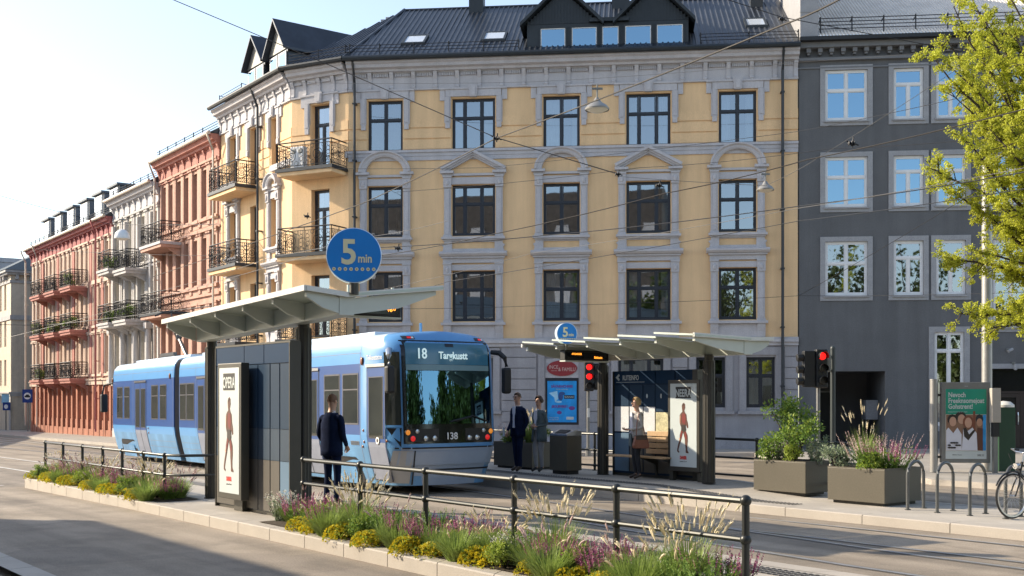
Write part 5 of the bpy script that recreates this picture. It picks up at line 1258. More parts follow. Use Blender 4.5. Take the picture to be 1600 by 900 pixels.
def dancer(parent, mtx, s=1.0):
    """abstract walking figure printed on the poster; metres, feet at 0"""
    def flat(pts, m_, d): q = MB(); q.prism([(x*s, z*s) for x, z in pts], -.003-d, -.001-d); return (q, m_, d)
    body = [(-.02, 1.0), (.02, 1.02), (.05, .99), (.055, .92), (.03, .86), (.05, .82), (.09, .78), (.10, .68), (.13, .60), (.14, .52), (.11, .505), (.075, .58), (.07, .54), (.06, .48), (.075, .44), (.12, .36), (.125, .25), (.11, .14), (.115, .06), (.15, .02), (.14, -.0), (.07, .01), (.07, .08), (.05, .2), (.045, .29), (.015, .38), (-.005, .42), (-.035, .33), (-.055, .27), (-.09, .18), (-.125, .08), (-.13, .05), (-.10, .02), (-.12, .005), (-.165, .03), (-.165, .07), (-.14, .17), (-.10, .27), (-.095, .36), (-.055, .47), (-.05, .52), (-.075, .56), (-.095, .62), (-.095, .76), (-.07, .80), (-.02, .84), (-.03, .90), (-.035, .96)]
    q = MB(); q.prism([(x*s, z*s) for x, z in body], -.004, -.001); q.c = 1
    for pl in ([(-.02, .80), (.05, .80), (.075, .70), (.05, .58), (-.02, .62), (-.04, .70)], [(-.04, .46), (-.01, .44), (-.05, .30), (-.085, .34)], [(.05, .46), (.085, .42), (.105, .30), (.06, .28), (.04, .36)]): q.prism([(x*s, z*s) for x, z in pl], -.006, -.0045)
    q.c = 2
    for pl in ([(-.05, .575), (.06, .575), (.08, .47), (.03, .42), (-.05, .47)], [(-.02, .95), (.03, .99), (.0, 1.0)]): q.prism([(x*s, z*s) for x, z in pl], -.008, -.0065)
    q.c = 3
    for pl in ([(-.11, .30), (-.08, .31), (-.07, .27), (-.10, .26)], [(-.085, .74), (-.06, .78), (-.07, .6), (-.085, .6)]): q.prism([(x*s, z*s) for x, z in pl], -.010, -.0085)
    return q.build('printed_figure', ['print_brown', 'print_red', 'print_dark', 'print_skin'], parent, 0, mtx=mtx)
def opera_case(name, label, mtx, w_, h_, word):
    t = thing(name, label, 'poster', mtx); c = MB(); c.box(-w_/2, w_/2, 0, .14, 0, h_); c.build('case', 'bronze', t, 0, bevel=.012)
    p = MB(); a = .075; p.box(-w_/2+a, w_/2-a, -.004, -.001, a+.02, h_-a); p.build('poster_sheet', 'ad_white', t, 0)
    iw = w_-2*a; b = MB(); b.box(-iw*.29, iw*.29, -.007, -.0045, h_*.80, h_*.925); b.build('title_block', 'black', t, 0)
    text(word, h_*.115, 'ad_white', t, T((0, -.009, h_*.818)), .001, 'CENTER', sx=(.60 if len(word) == 5 else .6)*iw/.78*1.0/ (h_/2.2), bold=.004)
    dancer(t, T((.0, -.004, h_*.20)), h_*.54)
    text('DANSER', .09, 'red', t, T((0, -.006, h_*.135)), .001, 'CENTER', sx=.6*iw/.8, bold=.006); text('premiere 12. mai', .035, 'print_dark', t, T((0, -.006, h_*.105)), .001, 'CENTER', sx=.8)
    return t
# near shelter, seen from the road side
sh = thing('tram_shelter', 'larger near tram shelter with wing roof and blue panel wall behind the flower bed', 'shelter', PF(16.8, 8.1, ZN))
post(sh, -2.62, .18, 2.86); post(sh, .9, .2, 3.05)
canopy(sh, -2.85, 2.52, .06, -.62, 1.72, 3.03, 3.30, 3.36, 3.50, .036)
B = MB(); X0, X1 = -1.2, 1.5; B.box(X0, X1, -.33, -.20, .05, 2.66); B.c = 1; B.box(X1, X1+.02, -.36, -.17, .0, 2.66); B.box(X0-.02, X0, -.36, -.17, .0, 2.66); B.box(X0-.02, X1+.02, -.35, -.18, 2.66, 2.69); B.box(X0, X1, -.31, -.22, -.0, .05)
wl = B.build('panel_wall', ['panel_navy', 'bronze'], sh, 0)
cols_ = [(-1.2, .40), (.41, .83), (.84, 1.16), (1.17, 1.5)]
hdr = [(-1.2, -.10), (-.09, .62), (.63, 1.5)]
for a, b in hdr: p = MB(); p.box(a+.006, b-.006, -.348, -.331, 2.36, 2.655); p.build('header_panel', 'panel_navy_gloss', wl, 0)
for i, (a, b) in enumerate(cols_):
    for za, zb_, m_ in ((1.35, 2.35, 'panel_blue'), (.86, 1.345, 'panel_mid'), (.06, .855, 'panel_taupe' if i < 3 else 'panel_pale')):
        p = MB(); p.box(a+.012, b-.012, -.345, -.331, za, zb_-.003); p.build('cladding_panel', m_, wl, 0)
opera_case('opera_poster_case', 'narrow poster case on the near shelter with OPERA above a walking figure', PF(16.95, 7.52, ZN+.20), .90, 2.18, 'OPERA')
lg = MB(); lg.box(-.17, .14, .16, .26, -.2, .3); lg.build('leg', 'bronze', bpy.data.objects['opera_poster_case'], 0)
def minute_disc(name, label, loc, rz, r, dots, sub, th=.14):
    t = thing(name, label, 'sign', T(loc) @ RZ(rz)); d = MB()
    d.lathe([(r-.012, -.006), (r, .0), (r, th), (r-.012, th+.006)], 48, (0, 0, 0), 'y', False); d.build('rim', 'sign_rim', t, 40)
    d = MB(); d.lathe([(.0001, -.008), (r-.011, -.008), (r-.011, .0)], 48, (0, 0, 0), 'y', False); d.lathe([(r-.011, th), (r-.011, th+.008), (.0001, th+.008)], 48, (0, 0, 0), 'y', False); d.build('face', 'blue_sign', t, 40)
    k = r/.4; text('5', .50*k, 'sign_cream', t, T((-.19*k, -.012, -.12*k)), .002, sx=.95, bold=.012*k); text(sub, .17*k, 'sign_cream', t, T((.055*k, -.012, -.10*k)), .002, sx=.82, bold=.004*k)
    d = MB()
    for j in range(dots): d = MB(); x = (-.285+.57*j/(dots-1))*k; d.lathe([(.0001, -.013), (.026*k, -.013), (.026*k, -.009)], 12, (x, 0, -.2*k), 'y', False); d.c = 1; d.lathe([(.0001, -.0145), (.012*k, -.0145), (.012*k, -.0135)], 8, (x, 0, -.2*k), 'y', False); d.build('dot', ['sign_cream', 'sign_tan'], t, 0)
    d = MB(); d.tube([(0, th/2, -r-.16), (0, th/2, -r+.02)], .05*k+.02, 10); d.build('stem', 'bronze', t)
    return t
minute_disc('minutes_sign', 'big round blue 5 min sign on the near shelter roof', at(553, 399, 16.2), .12, .40, 8, 'min')
def led_box(name, label, mtx, w_, h_, t1, t2, hang=.12):
    t = thing(name, label, 'display', mtx); b = MB(); b.box(-w_/2, w_/2, 0, .16, 0, h_); b.build('case', 'black', t, 0, bevel=.01)
    b = MB(); b.box(-w_/2+.04, w_/2-.04, -.006, -.001, .04, h_-.04); b.build('screen', 'black_gloss', t, 0)
    for s, x, z, sz in (t1, t2):
        if s: text(s, sz, 'led', t, T((x, -.009, z)), .001, sx=.9)
    b = MB(); b.box(-w_/2, w_/2, -.012, .172, -.03, -.001); b.c = 0
    for x in (-w_/2+.1, w_/2-.1): b.tube([(x, .08, h_), (x, .08, h_+hang)], .025, 6)
    b.build('hanger', 'canopy', t, 0); return t
led_box('departure_display', 'dark departure display with orange text below the near shelter roof', PF(14.75, 8.88, 3.24) @ RZ(pi/2), .98, .26, ('18', .24, .08, .1), ('1 3 : 8', -.0, -9, .01), .2)
text('\u00b7 13:8', .11, 'led', bpy.data.objects['departure_display'], T((.17, -.009, .10)), .001, sx=.9)
# far shelter, seen from the tracks
fs = thing('tram_shelter', 'smaller far tram shelter with map panel and bench beyond the tracks', 'shelter', PF(17.0, 17.0, ZF))
post(fs, -1.45, .05, 2.56, .12); post(fs, 1.75, -.02, 2.58, .12)
canopy(fs, -2.4, 2.68, .1, -1.5, .78, 2.56, 2.84, 2.87, 2.86, .005)
B = MB(); X0, X1 = -1.25, 1.1; B.box(X0, X1, .22, .34, .06, 2.3); B.c = 1; B.box(X1, X1+.14, .2, .36, .0, 2.3); B.box(X0-.03, X0, .18, .37, 0, 2.3); B.box(X0, X1, .24, .32, 0, .06); wl = B.build('panel_wall', ['panel_navy', 'bronze'], fs, 0)
for a, b in ((-1.25, .02), (.03, .60), (.61, 1.1)): p = MB(); p.box(a+.006, b-.006, .205, .219, 2.02, 2.295); p.build('header_panel', 'panel_navy_gloss', wl, 0)
text('RUTEINFO', .15, 'ad_white', wl, T((-.98, .2, 2.10)), .001, sx=.72, bold=.004); p = MB(); p.prism([(-1.2, 2.16), (-1.1, 2.24), (-1.07, 2.2), (-1.12, 2.16), (-1.07, 2.12), (-1.1, 2.08)], .2, .204); p.box(-1.18, -.3, .2, .204, 2.05, 2.06); p.build('arrow_mark', 'ad_white', wl, 0)
for i, (a, b) in enumerate(((-1.25, -.78), (-.77, -.35), (-.34, .02))):
    for za, zb_, m_ in ((1.53, 2.0, 'panel_blue'), (.97, 1.525, 'timetable'), (.10, .94, 'panel_pale' if i == 0 else 'panel_taupe')):
        p = MB(); p.box(a+.012, b-.012, .207, .219, za, zb_-.006); p.build('cladding_panel', m_, wl, 0)
for a, b, za, zb_, m_ in ((.03, .60, 1.42, 2.0, 'panel_blue'), (.03, .60, .52, 1.41, 'city_map'), (.03, 1.1, .1, .5, 'panel_taupe'), (.61, 1.1, .51, 2.0, 'panel_navy')):
    p = MB(); p.box(a+.008, b-.008, .207, .219, za, zb_-.006); p.build('map_sheet' if m_ == 'city_map' else 'cladding_panel', m_, wl, 0)
p = MB(); p.box(.46, .585, .2, .2065, .53, .8); p.build('map_legend', 'panel_teal', wl, 0)
for k, (x, z) in enumerate(((-.22, 1.75), (.2, 1.75), (.5, 1.7), (.5, 1.58))): p = MB(); p.ball((x, .2, z), (.025, .006, .05), 8, 5); p.build('pictogram', 'ad_white', wl, 0)
for a in (-.78, -.35):
    pass
bn = MB()
for k in range(3): bn.box(-1.0+.0, .75, -.28+.11*k, -.19+.11*k, .44, .475)
for k in range(4): bn.box(-.15, .75, .10+.012*k, .13+.012*k, .52+.125*k, .625+.125*k)
bench = thing('bench', 'timber slat bench fixed inside the far tram shelter', 'bench', PF(17.0, 17.0, ZF)); bn.build('seat', 'wood', bench, 0, bevel=.006)
bn = MB(); bn.prism([(-.28, .437), (.19, .437), (.19, .05), (.12, .3)], .05, .11, 'x'); bn.prism([(-.28, .437), (.19, .437), (.19, .05), (.12, .3)], .62, .68, 'x'); bn.build('bracket', 'bronze', bench, 0)
opera_case('opera_poster_case', 'narrow poster case on the far shelter with NEERA above a walking figure', PF(15.92, 16.95, ZF+.20), .88, 1.88, 'NEERA')
lg = MB(); lg.box(-.44, -.34, .05, .14, -.2, 0); lg.box(.34, .44, .05, .14, -.2, 0); lg.build('leg', 'bronze', bpy.data.objects['opera_poster_case.001'], 0)
minute_disc('minutes_sign', 'small round blue 5 min sign on the far shelter roof', at(886, 521, 25.0), .3, .24, 9, 'min')
led_box('departure_display', 'long dark departure display below the far shelter roof', PF(18.2, 16.35, ZF+2.52) @ RZ(pi/2), 1.28, .22, ('AVGANGER', -.45, .12, .06), ('Bekkasin', .2, .05, .075), .12)

# ------------------------------------------------------------------ railings
def railing(name, label, pts, zs, h, zbase, posts, r=.03, ends=True, pm='rail_tube'):
    """tubular railing; pts is the run in (s,t); posts at those stations (list of (s,t))"""
    o = ST(*pts[0], zbase); t = thing(name, label, 'railing', T(o)); L = lambda p, z: ST(*p, zbase+z)-o
    for z in zs:
        q = MB(); q.tube([L(p, z) for p in pts], r*(1.0 if z > .8*h else .85), 10); q.build('rail', 'rail_tube', t)
    for p in posts:
        q = MB(); q.tube([L(p, 0), L(p, h+.0)], r*1.12, 10); q.lathe([(r*2, 0), (r*2, .012)], 12, L(p, 0))
        for z in zs:
            if z > .3 or True: b = L(p, z); q.ball(tuple(b), (r*1.75, r*1.75, r*1.75), 10, 7)
        q.build('post', pm, t)
    return t
railing('railing', 'dark tubular railing in front of the near flower bed with the standing man', [(14.6, 7.62), (6.42, 7.62)], (.93, .59, .22), .93, ZN, [(14.6, 7.62), (13.0, 7.62), (11.43, 7.62), (9.68, 7.62), (8.05, 7.62), (6.42, 7.62)])
railing('railing', 'dark tubular railing along the farther flower bed left of the near shelter', [(26.9, 7.45), (19.55, 7.45), (19.2, 7.6), (18.9, 8.2)], (.82, .47), .82, ZN-.02, [(26.9, 7.45), (25.55, 7.45), (24.2, 7.45), (22.9, 7.45), (21.75, 7.45), (20.6, 7.45), (19.55, 7.45)], .026)
railing('railing', 'dark tubular railing on the roadside edge behind the far tram shelter', [(27.0, 17.85), (12.3, 17.85)], (.86, .48, .12), .88, ZF, [(26.8, 17.85), (24.4, 17.85), (22.0, 17.85), (19.6, 17.85), (17.1, 17.85), (14.75, 17.85), (12.3, 17.85)], .028)

# ------------------------------------------------------------------ planters, bin, hoops, posters, lights
def planter(label, s0, t0, ls, lt, z, h=.64):
    t = thing('planter', label, 'planter', PF(s0, t0, z), 'metal planters on the far platform'); p = MB()
    p.box(0-ls, 0, 0, lt, .05, h-.02); p.build('trough', 'planter', t, 0, bevel=.006)
    p = MB(); w_ = .03
    for q in ((-ls, 0, 0, w_), (-ls, 0, lt-w_, lt), (-ls, -ls+w_, w_, lt-w_), (-w_, 0, w_, lt-w_)): p.box(q[0], q[1], q[2], q[3], h-.02, h)
    p.build('rim', 'planter', t, 0); p = MB(); p.box(-ls+.07, -.07, .07, lt-.07, 0, .05); p.build('plinth', 'plinth_dark', t, 0); p = MB(); p.box(-ls+w_, -w_, w_, lt-w_, h-.06, h-.018); p.build('soil', 'soil', t, 0); return t
planter('bronze metal planter holding a bushy shrub beside the traffic light', 12.95, 17.05, 1.22, .72, zfar(13.4, 0))
planter('bronze metal planter with purple flower spikes next to the cycle hoops', 11.0, 16.62, 1.15, 1.1, zfar(11.4, 0))
planter('bronze metal planter behind the standing couple at the tram front', 20.6, 16.75, 1.5, .75, ZF)
bi = thing('litter_bin', 'square bronze litter bin with steel top right of the couple', 'bin', PF(19.15, 16.55, ZF)); b = MB(); b.box(-.3, .3, -.22, .22, .08, .86); b.build('body', 'planter', bi, 0, bevel=.008)
b = MB(); b.box(-.25, .25, -.17, .17, 0, .08); b.build('plinth', 'plinth_dark', bi, 0); b = MB(); b.prism([(-.22, .86), (.22, .86), (.22, .98), (.02, .99), (-.22, .90)], -.3, .3, 'x'); b.build('lid', 'steel', bi, 0, bevel=.006)
b = MB(); b.prism([(-.19, .922), (-.02, .992), (-.01, .985), (-.19, .90)], -.16, .2, 'x'); b.build('opening', 'black', bi, 0)
for k in range(4):
    s_, t_ = [(10.5, 16.75), (9.95, 16.72), (9.38, 16.70), (8.8, 16.70)][k]
    h = thing('cycle_hoop', ['arched steel cycle hoop nearest the purple planter', 'arched steel cycle hoop second from the purple planter', 'arched steel cycle hoop third from the purple planter, left of bicycle', 'arched steel cycle hoop behind the bicycle wheel'][k], 'bike rack', PF(s_, t_, zfar(s_, 0)), 'row of cycle hoops')
    q = MB(); r_ = .235; q.tube([(0, -r_, 0), (0, -r_, .56)]+[(0, -r_*cos(pi*j/12), .56+r_*sin(pi*j/12)) for j in range(1, 12)]+[(0, r_, .56), (0, r_, 0)], .027, 10); q.build('hoop', 'hoop_metal', h)
    for y in (-r_, r_): q = MB(); q.lathe([(.05, 0), (.05, .01)], 12, (0, y, 0)); q.build('base_plate', 'hoop_metal', h)
# green advertising panel
ad = thing('advertising_panel', 'upright advertising panel with green poster of smiling people', 'sign', T((10.58, 28.0, .13)) @ RZ(-.10))
p = MB(); p.tube([(-.02, .05, 0), (-.02, .05, 2.3)], .095, 14); p.lathe([(.1, 2.3), (.1, 2.33)], 14, (-.02, .05, 0)); p.build('post', 'pole_light', ad); p = MB()
for z in (.35, 1.9): p.box(.07, .14, .03, .07, z, z+.06)
p.build('hinge', 'black', ad, 0); p = MB(); p.box(.14, 1.32, -.04, .14, .24, 2.25); p.build('case', 'pole_grey', ad, 0, bevel=.012); p = MB(); p.box(.24, 1.22, -.046, -.041, .34, 2.08); p.build('poster_sheet', 'print_cream', ad, 0)
p = MB(); p.box(.24, 1.22, -.050, -.047, 1.45, 2.08); p.build('green_field', 'print_green', ad, 0); p = MB(); p.box(.24, 1.22, -.050, -.047, .34, .54); p.build('footer_strip', 'ad_white', ad, 0)
for k, s in enumerate(('Nevoch', 'Freeknsomejoat', 'Gohstrent!')): text(s, .17, 'ad_white', ad, T((.30, -.053, 1.88-.145*k)), .001, sx=.78, bold=.004)
text('Sommerens konserter i byen', .04, 'ad_white', ad, T((.29, -.053, 1.50)), .001); text('UKE 23', .07, 'print_dark', ad, T((1.0, -.053, .41)), .001, sx=.7); text('billetter i kassen', .035, 'print_dark', ad, T((.40, -.053, .43)), .001); text('OSLO', .03, 'ad_white', ad, T((.7, -.042, 2.14)), .001)
def prt(polys):
    for pl, m_, d in polys: q = MB(); q.prism(pl, -.0505-d, -.047-d+.0005); q.build('printed_shape', m_, ad, 0)
def ell(cx_, cz, rx, rz, n=16): return [(cx_+rx*cos(2*pi*k/n), cz+rz*sin(2*pi*k/n)) for k in range(n)]
prt([([(.25, .55), (1.13, .55), (1.13, 1.44), (.25, 1.44)], 'print_tan', 0), ([(1.135, .55), (1.21, .55), (1.21, 1.44), (1.135, 1.44)], 'ad_blue', 0), ([(.88, .9), (.96, .9), (.95, 1.53), (.90, 1.53)], 'leather', .003), (ell(.60, 1.40, .13, .12), 'print_dark', .003), (ell(.62, 1.33, .09, .12), 'skin', .006),
     (ell(.40, 1.32, .12, .13), 'print_dark', .009), (ell(.41, 1.27, .085, .12), 'skin', .012), ([(.25, .55), (.62, .55), (.62, .95), (.52, 1.12), (.42, .98), (.30, 1.12), (.25, 1.05)], 'shirt', .012), (ell(.78, 1.26, .13, .16), 'leather', .015), (ell(.78, 1.24, .085, .13), 'skin', .018), ([(.62, .55), (1.0, .55), (.98, .98), (.88, 1.12), (.74, 1.02), (.66, 1.1)], 'shirt', .018), ([(.66, 1.1), (.72, 1.12), (.80, .95), (.92, 1.08), (.94, 1.03), (.78, .80), (.68, .9)], 'print_dark', .021),
     (ell(1.05, 1.33, .09, .12), 'navy_frame', .009), (ell(1.05, 1.25, .07, .1), 'print_skin', .012), ([(.97, .55), (1.13, .55), (1.13, 1.1), (1.0, 1.12)], 'print_brown', .012)])
for k in range(9): q = MB(); q.prism([(x, z) for x, z in ell(.32+.06*(k % 5), .62+.06*(k//3), .045, .022, 7)], -.078, -.075); q.build('printed_shape', 'print_dark', ad, 0)
mp = thing('lamp_mast', 'tall grey steel mast behind the advertising panel', 'mast', T((12.02, 28.35, .1))); p = MB(); p.tube([(0, 0, 0), (0, 0, 7.85)], .125, 16); p.ball((0, 0, 7.85), (.125, .125, .1), 16, 6); p.build('shaft', 'pole_light', mp); p = MB(); p.tube([(0, 0, 5.3), (0, 0, 5.38)], .135, 16); p.lathe([(.19, 0), (.19, .06)], 16); p.build('collar', 'pole_grey', mp)
cb = thing('ticket_box', 'grey box on slim post right of the advertising panel', 'box', T((11.95, 27.7, .13))); p = MB(); p.box(-.11, .11, -.08, .08, 1.25, 2.1); p.build('housing', 'granite', cb, 0, bevel=.01); p = MB(); p.box(-.05, .05, -.04, .06, .0, .95); p.build('stem', 'pole_grey', cb, 0); p = MB(); p.box(-.08, .08, -.06, .06, .9, 1.25); p.build('reader', 'black', cb, 0)
gbn = thing('green_bin', 'dark green bin with pale lid near the dark entrance door', 'bin', T((12.55, 28.6, .13))); p = MB(); p.box(-.2, .22, -.2, .2, 0, 1.62); p.build('body', 'bin_green', gbn, 0, bevel=.01); p = MB(); p.lathe([(.25, 1.62), (.25, 1.68), (.16, 1.76), (.02, 1.78)], 16, (.01, 0, 0)); p.build('lid', 'canopy_edge', gbn)
def traffic_light(label, loc, rz, lit, ped=False, hh=.95, pole_h=3.2):
    t = thing('traffic_light', label, 'traffic light', T(loc) @ RZ(rz)); p = MB(); p.tube([(0, 0, 0), (0, 0, pole_h)], .05, 10); p.lathe([(.09, 0), (.09, .25)], 10); p.build('pole', 'pole_grey', t)
    zb_ = pole_h-hh+.0; h = MB(); h.box(-.15, .15, -.30, -.08, zb_, zb_+hh); h.build('housing', 'traffic_black', t, 0, bevel=.03)
    for k in range(3):
        z = zb_+hh*(.82-.32*k); v = MB(); n = 12
        for j in range(n):
            a, b = pi*-.15+pi*1.3*j/n, pi*-.15+pi*1.3*(j+1)/n; P = lambda an, y: (.115*cos(an), y, z+.115*sin(an)); v.quad(P(a, -.30), P(b, -.30), P(b, -.46), P(a, -.46))
        v.build('visor', 'traffic_black', t, 60); l = MB(); l.lathe([(.095, -.304), (.08, -.325), (.0001, -.335)], 16, (0, 0, z), 'y', False); l.build('lens', 'lit_red' if k in lit else 'lens_dark', t)
    return t
tl = traffic_light('traffic light with two red lenses lit beside the red oval sign', at(919, 712, 36.5) - Vector((0, 0, .0)), .05, (0, 1), hh=.95, pole_h=3.05)
p = MB(); p.box(-.04, .04, -.07, -.04, 1.25, 1.55); p.build('button_box', 'canopy_edge', tl, 0); p = MB(); p.box(.16, .34, -.26, -.06, 2.15, 3.0)
for z in (2.3, 2.58, 2.86): p.tube([(.25, -.26, z), (.25, -.4, z-.01)], .085, 8)
p.build('side_housing', 'traffic_black', tl, 0)
t2 = traffic_light('traffic light with one red lens above the shrub planter', Vector((7.82, 28.6, .1)), .08, (0,), hh=.98, pole_h=3.12)
p = MB(); p.box(-.46, -.17, -.28, -.08, 2.16, 3.08)
for z in (2.32, 2.62, 2.92): p.tube([(-.46, -.18, z), (-.62, -.18, z-.02)], .1, 8)
p.build('side_housing', 'traffic_black', t2, 0, bevel=.02)
p = MB(); p.tube([(.42, .1, 0), (.42, .1, 3.15)], .065, 10); p.ball((.42, .1, 3.15), (.07, .07, .08), 8, 6); p.tube([(.05, 0, 2.6), (.42, .1, 2.6)], .03, 6); p.tube([(.05, 0, 2.95), (.42, .1, 2.95)], .03, 6); p.build('second_pole', 'traffic_pole', t2)
p = MB(); p.box(.14, .30, -.12, .06, 2.55, 3.0); p.build('control_box', 'pole_grey', t2, 0, bevel=.02)
# street signs far left
sg = thing('taxi_sign', 'blue square sign with white vehicle symbol on thin post', 'sign', at(43, 674, 74) @ T((0, 0, 0)) if 0 else T(at(43, 674, 76)))
p = MB(); p.tube([(0, .03, 0), (0, .03, 2.9)], .045, 8); p.build('post', 'pole_grey', sg); p = MB(); p.box(-.34, .34, -.02, .02, 1.95, 2.85); p.build('plate', 'sign_navy', sg, 0); p = MB()
p.prism(ell(0, 2.4, .24, .23, 18), -.026, -.021); p.c = 1; p.prism([(-.18, 2.3), (.18, 2.3), (.2, 2.4), (.12, 2.43), (.08, 2.5), (-.08, 2.5), (-.12, 2.43), (-.2, 2.4)], -.03, -.0265); p.build('symbol', ['white', 'black'], sg, 0)
sg = thing('parking_sign', 'pair of small blue signs on short post at the far left', 'sign', T(at(9, 662, 84))); p = MB(); p.tube([(0, .03, -.5), (0, .03, 2.2)], .045, 8); p.build('post', 'pole_grey', sg); p = MB(); p.box(-.3, .25, -.02, .02, 1.55, 2.2); p.build('plate', 'ice_blue', sg, 0); p = MB(); p.box(-.2, .36, -.06, -.03, 1.0, 1.6); p.c = 1; p.prism(ell(.05, 1.28, .15, .17, 12), -.065, -.061); p.build('lower_plate', ['sign_navy', 'white'], sg, 0)
# bicycle
hd = Vector((-.917, -.4, 0)); bk = thing('bicycle', 'black bicycle with silver handlebar parked at the last cycle hoop', 'bicycle', T((7.62, 17.05, .152)) @ RZ(atan2(hd.y, hd.x)))
def wheel(x):
    w_ = MB(); R = .345; n = 40
    w_.lathe([(R-.028, -.012), (R-.012, -.02), (R, 0), (R-.012, .02), (R-.028, .012)], n, (x, 0, R), 'y', False); o = w_.build('wheel', 'rubber', bk, 60)
    w_ = MB(); w_.lathe([(R-.05, -.012), (R-.026, -.014), (R-.026, .014), (R-.05, .012), (R-.05, -.012)], n, (x, 0, R), 'y', False); w_.build('rim', 'steel', o, 60)
    w_ = MB(); w_.lathe([(.02, -.05), (.028, -.03), (.015, 0), (.028, .03), (.02, .05)], 10, (x, 0, R), 'y'); 
    for k in range(24):
        a = 2*pi*k/24; s = .03 if k % 2 else -.03; w_.tube([(x+.025*cos(a+.6), s, R+.025*sin(a+.6)), (x+(R-.05)*cos(a), 0, R+(R-.05)*sin(a))], .0016, 3, False)
    w_.build('spoke', 'steel', o); return o
wheel(0); wheel(-1.06); f = MB()
for a, b, r in (((-.20, 0, .86), (-.12, 0, .62), .022), ((-.14, 0, .68), (-.48, 0, .30), .018), ((-.18, 0, .80), (-.66, 0, .82), .016), ((-.70, 0, .92), (-.48, 0, .30), .018), ((-.66, 0, .8), (-1.06, .0, .345), .011), ((-.48, 0, .3), (-1.06, 0, .345), .011)): f.tube([a, b], r, 8)
f.build('frame', 'bike_black', bk); f = MB()
for s in (-.05, .05): f.tube([(-.12, s*.6, .62), (-.08, s, .52), (0, s, .345)], .012, 7)
f.build('fork', 'bike_black', bk); f = MB(); f.tube([(-.21, 0, .85), (-.24, 0, 1.0)], .014, 8); f.tube([(-.36, -.30, 1.04), (-.24, -.24, 1.05), (-.17, -.1, 1.02), (-.22, 0, 1.0), (-.17, .1, 1.02), (-.24, .24, 1.05), (-.36, .30, 1.04)], .012, 8); f.build('handlebar', 'steel', bk); f = MB()
for s in (-1, 1): f = MB(); f.tube([(-.36, s*.30, 1.04), (-.47, s*.31, 1.03)], .018, 8); f.build('grip', 'rubber', bk)
f = MB(); f.tube([(-.12, .0, .80), (-.05, 0, .80)], [.05, .045], 12); f.build('headlamp', 'steel', bk); f = MB(); f.ball((-.73, 0, .96), (.14, .07, .04), 10, 6); f.build('saddle', 'leather', bk)
f = MB()
for x in (0, -1.06): f.tube([(x+.375*cos(a), 0, .345+.375*sin(a)) for a in [pi*(.15+.75*j/14) if x == 0 else pi*(.1+.9*j/14) for j in range(15)]], .014, 6, True, 1)
f.build('mudguard', 'bike_black', bk); f = MB(); f.tube([(-.13, .02, .80), (-.02, .12, .83), (.03, .05, .70), (-.1, .0, .6)], .004, 4); f.tube([(-.2, -.1, 1.02), (-.05, -.12, .98), (-.02, 0, .8), (-.12, 0, .7)], .004, 4); f.build('cable', 'rubber', bk)
# ------------------------------------------------------------------ overhead wires and street lamps
def wire(label, pts, r=.012, m_='wire_dark', sag=.15):
    r *= .72
    q = MB(); out = []; P = [at(*p) for p in pts]
    for a, b in zip(P, P[1:]):
        for k in range(10): t_ = k/10; out.append(a.lerp(b, t_)-Vector((0, 0, sag*4*t_*(1-t_))))
    out.append(P[-1]); o = P[0].copy(); q.tube([p-o for p in out], r, 5, False); w_ = q.build('overhead_wire', m_, None, 60); w_.location = o
    return tag(w_, label, 'wire', 'overhead wires')
def clampx(label, p, s=1.0):
    o = at(*p); t = thing('wire_insulator', label, 'insulator', T(o), 'insulators on the overhead wires'); q = MB(T((0, 0, 0)) @ Matrix.Scale(.62, 4)); q.lathe([(.03, -.12), (.07, -.1), (.03, -.06), (.075, -.03), (.03, .01), (.07, .04), (.03, .09)], 8, axis='x'); q.tube([(0, 0, -.12), (.03, 0, .16)], .02, 5); q.tube([(-.16, 0, .06), (.16, 0, -.05)], .02, 5); q.build('body', 'iron', t); return t
wire('dark span wire falling from the top edge of the sky to the yellow facade', [(262, -4, 30), (520, 104, 29), (775, 215, 27), (966, 272, 26)], .016, sag=.0)
wire('thick contact wire crossing from the upper roof down to the tram', [(1345, -20, 13), (1225, 38, 14.5), (775, 216, 22), (566, 318, 28), (240, 432, 40)], .017, 'wire_copper', .03)
wire('dark wire rising to the tree from above the round near sign', [(590, 400, 26), (770, 366, 23), (1040, 302, 20), (1260, 250, 18), (1660, 155, 14)], .013, 'wire_copper', .03)
wire('dark wire sloping through the middle windows of the yellow facade', [(560, 388, 30), (850, 368, 27), (1250, 322, 22), (1660, 258, 17)], .014, sag=.04)
wire('pale thin wire below the middle windows of the yellow facade', [(600, 452, 30), (830, 396, 27), (1250, 325, 20), (1660, 250, 15)], .007, 'wire_pale', .03)
wire('pale stay wire climbing across the grey facade into the tree', [(960, 275, 26), (1196, 290, 26), (1260, 258, 25.5), (1500, 105, 24.5), (1640, 20, 24)], .008, 'wire_pale', .02)
wire('thin wire strung under the cornice of the yellow facade', [(430, 128, 42), (830, 128, 40), (1250, 97, 38), (1640, 62, 34)], .009, 'wire_pale', .06)
wire('short stay wire from the grey wall up toward the mast', [(1248, 462, 40), (1520, 302, 30)], .012, sag=.05)
wire('nearly level thin wire across the lower grey windows', [(540, 482, 42), (830, 478, 41.5), (1250, 462, 40.5), (1640, 455, 30)], .010, sag=.05)
wire('span wire from the left edge to the pink cornice', [(-20, 300, 60), (170, 350, 60), (345, 350, 50)], .018, sag=.05)
wire('thin wire over the cream house and the pink balconies', [(-20, 376, 60), (60, 390, 60), (340, 400, 50)], .012, sag=.05)
wire('dark level wire crossing the cream house at mid height', [(-20, 506, 45), (75, 508, 45), (330, 478, 36)], .016, sag=.02)
wire('lower pale wire crossing the cream house toward the tram roof', [(-20, 535, 45), (150, 492, 42), (480, 400, 30)], .010, 'wire_pale', .02)
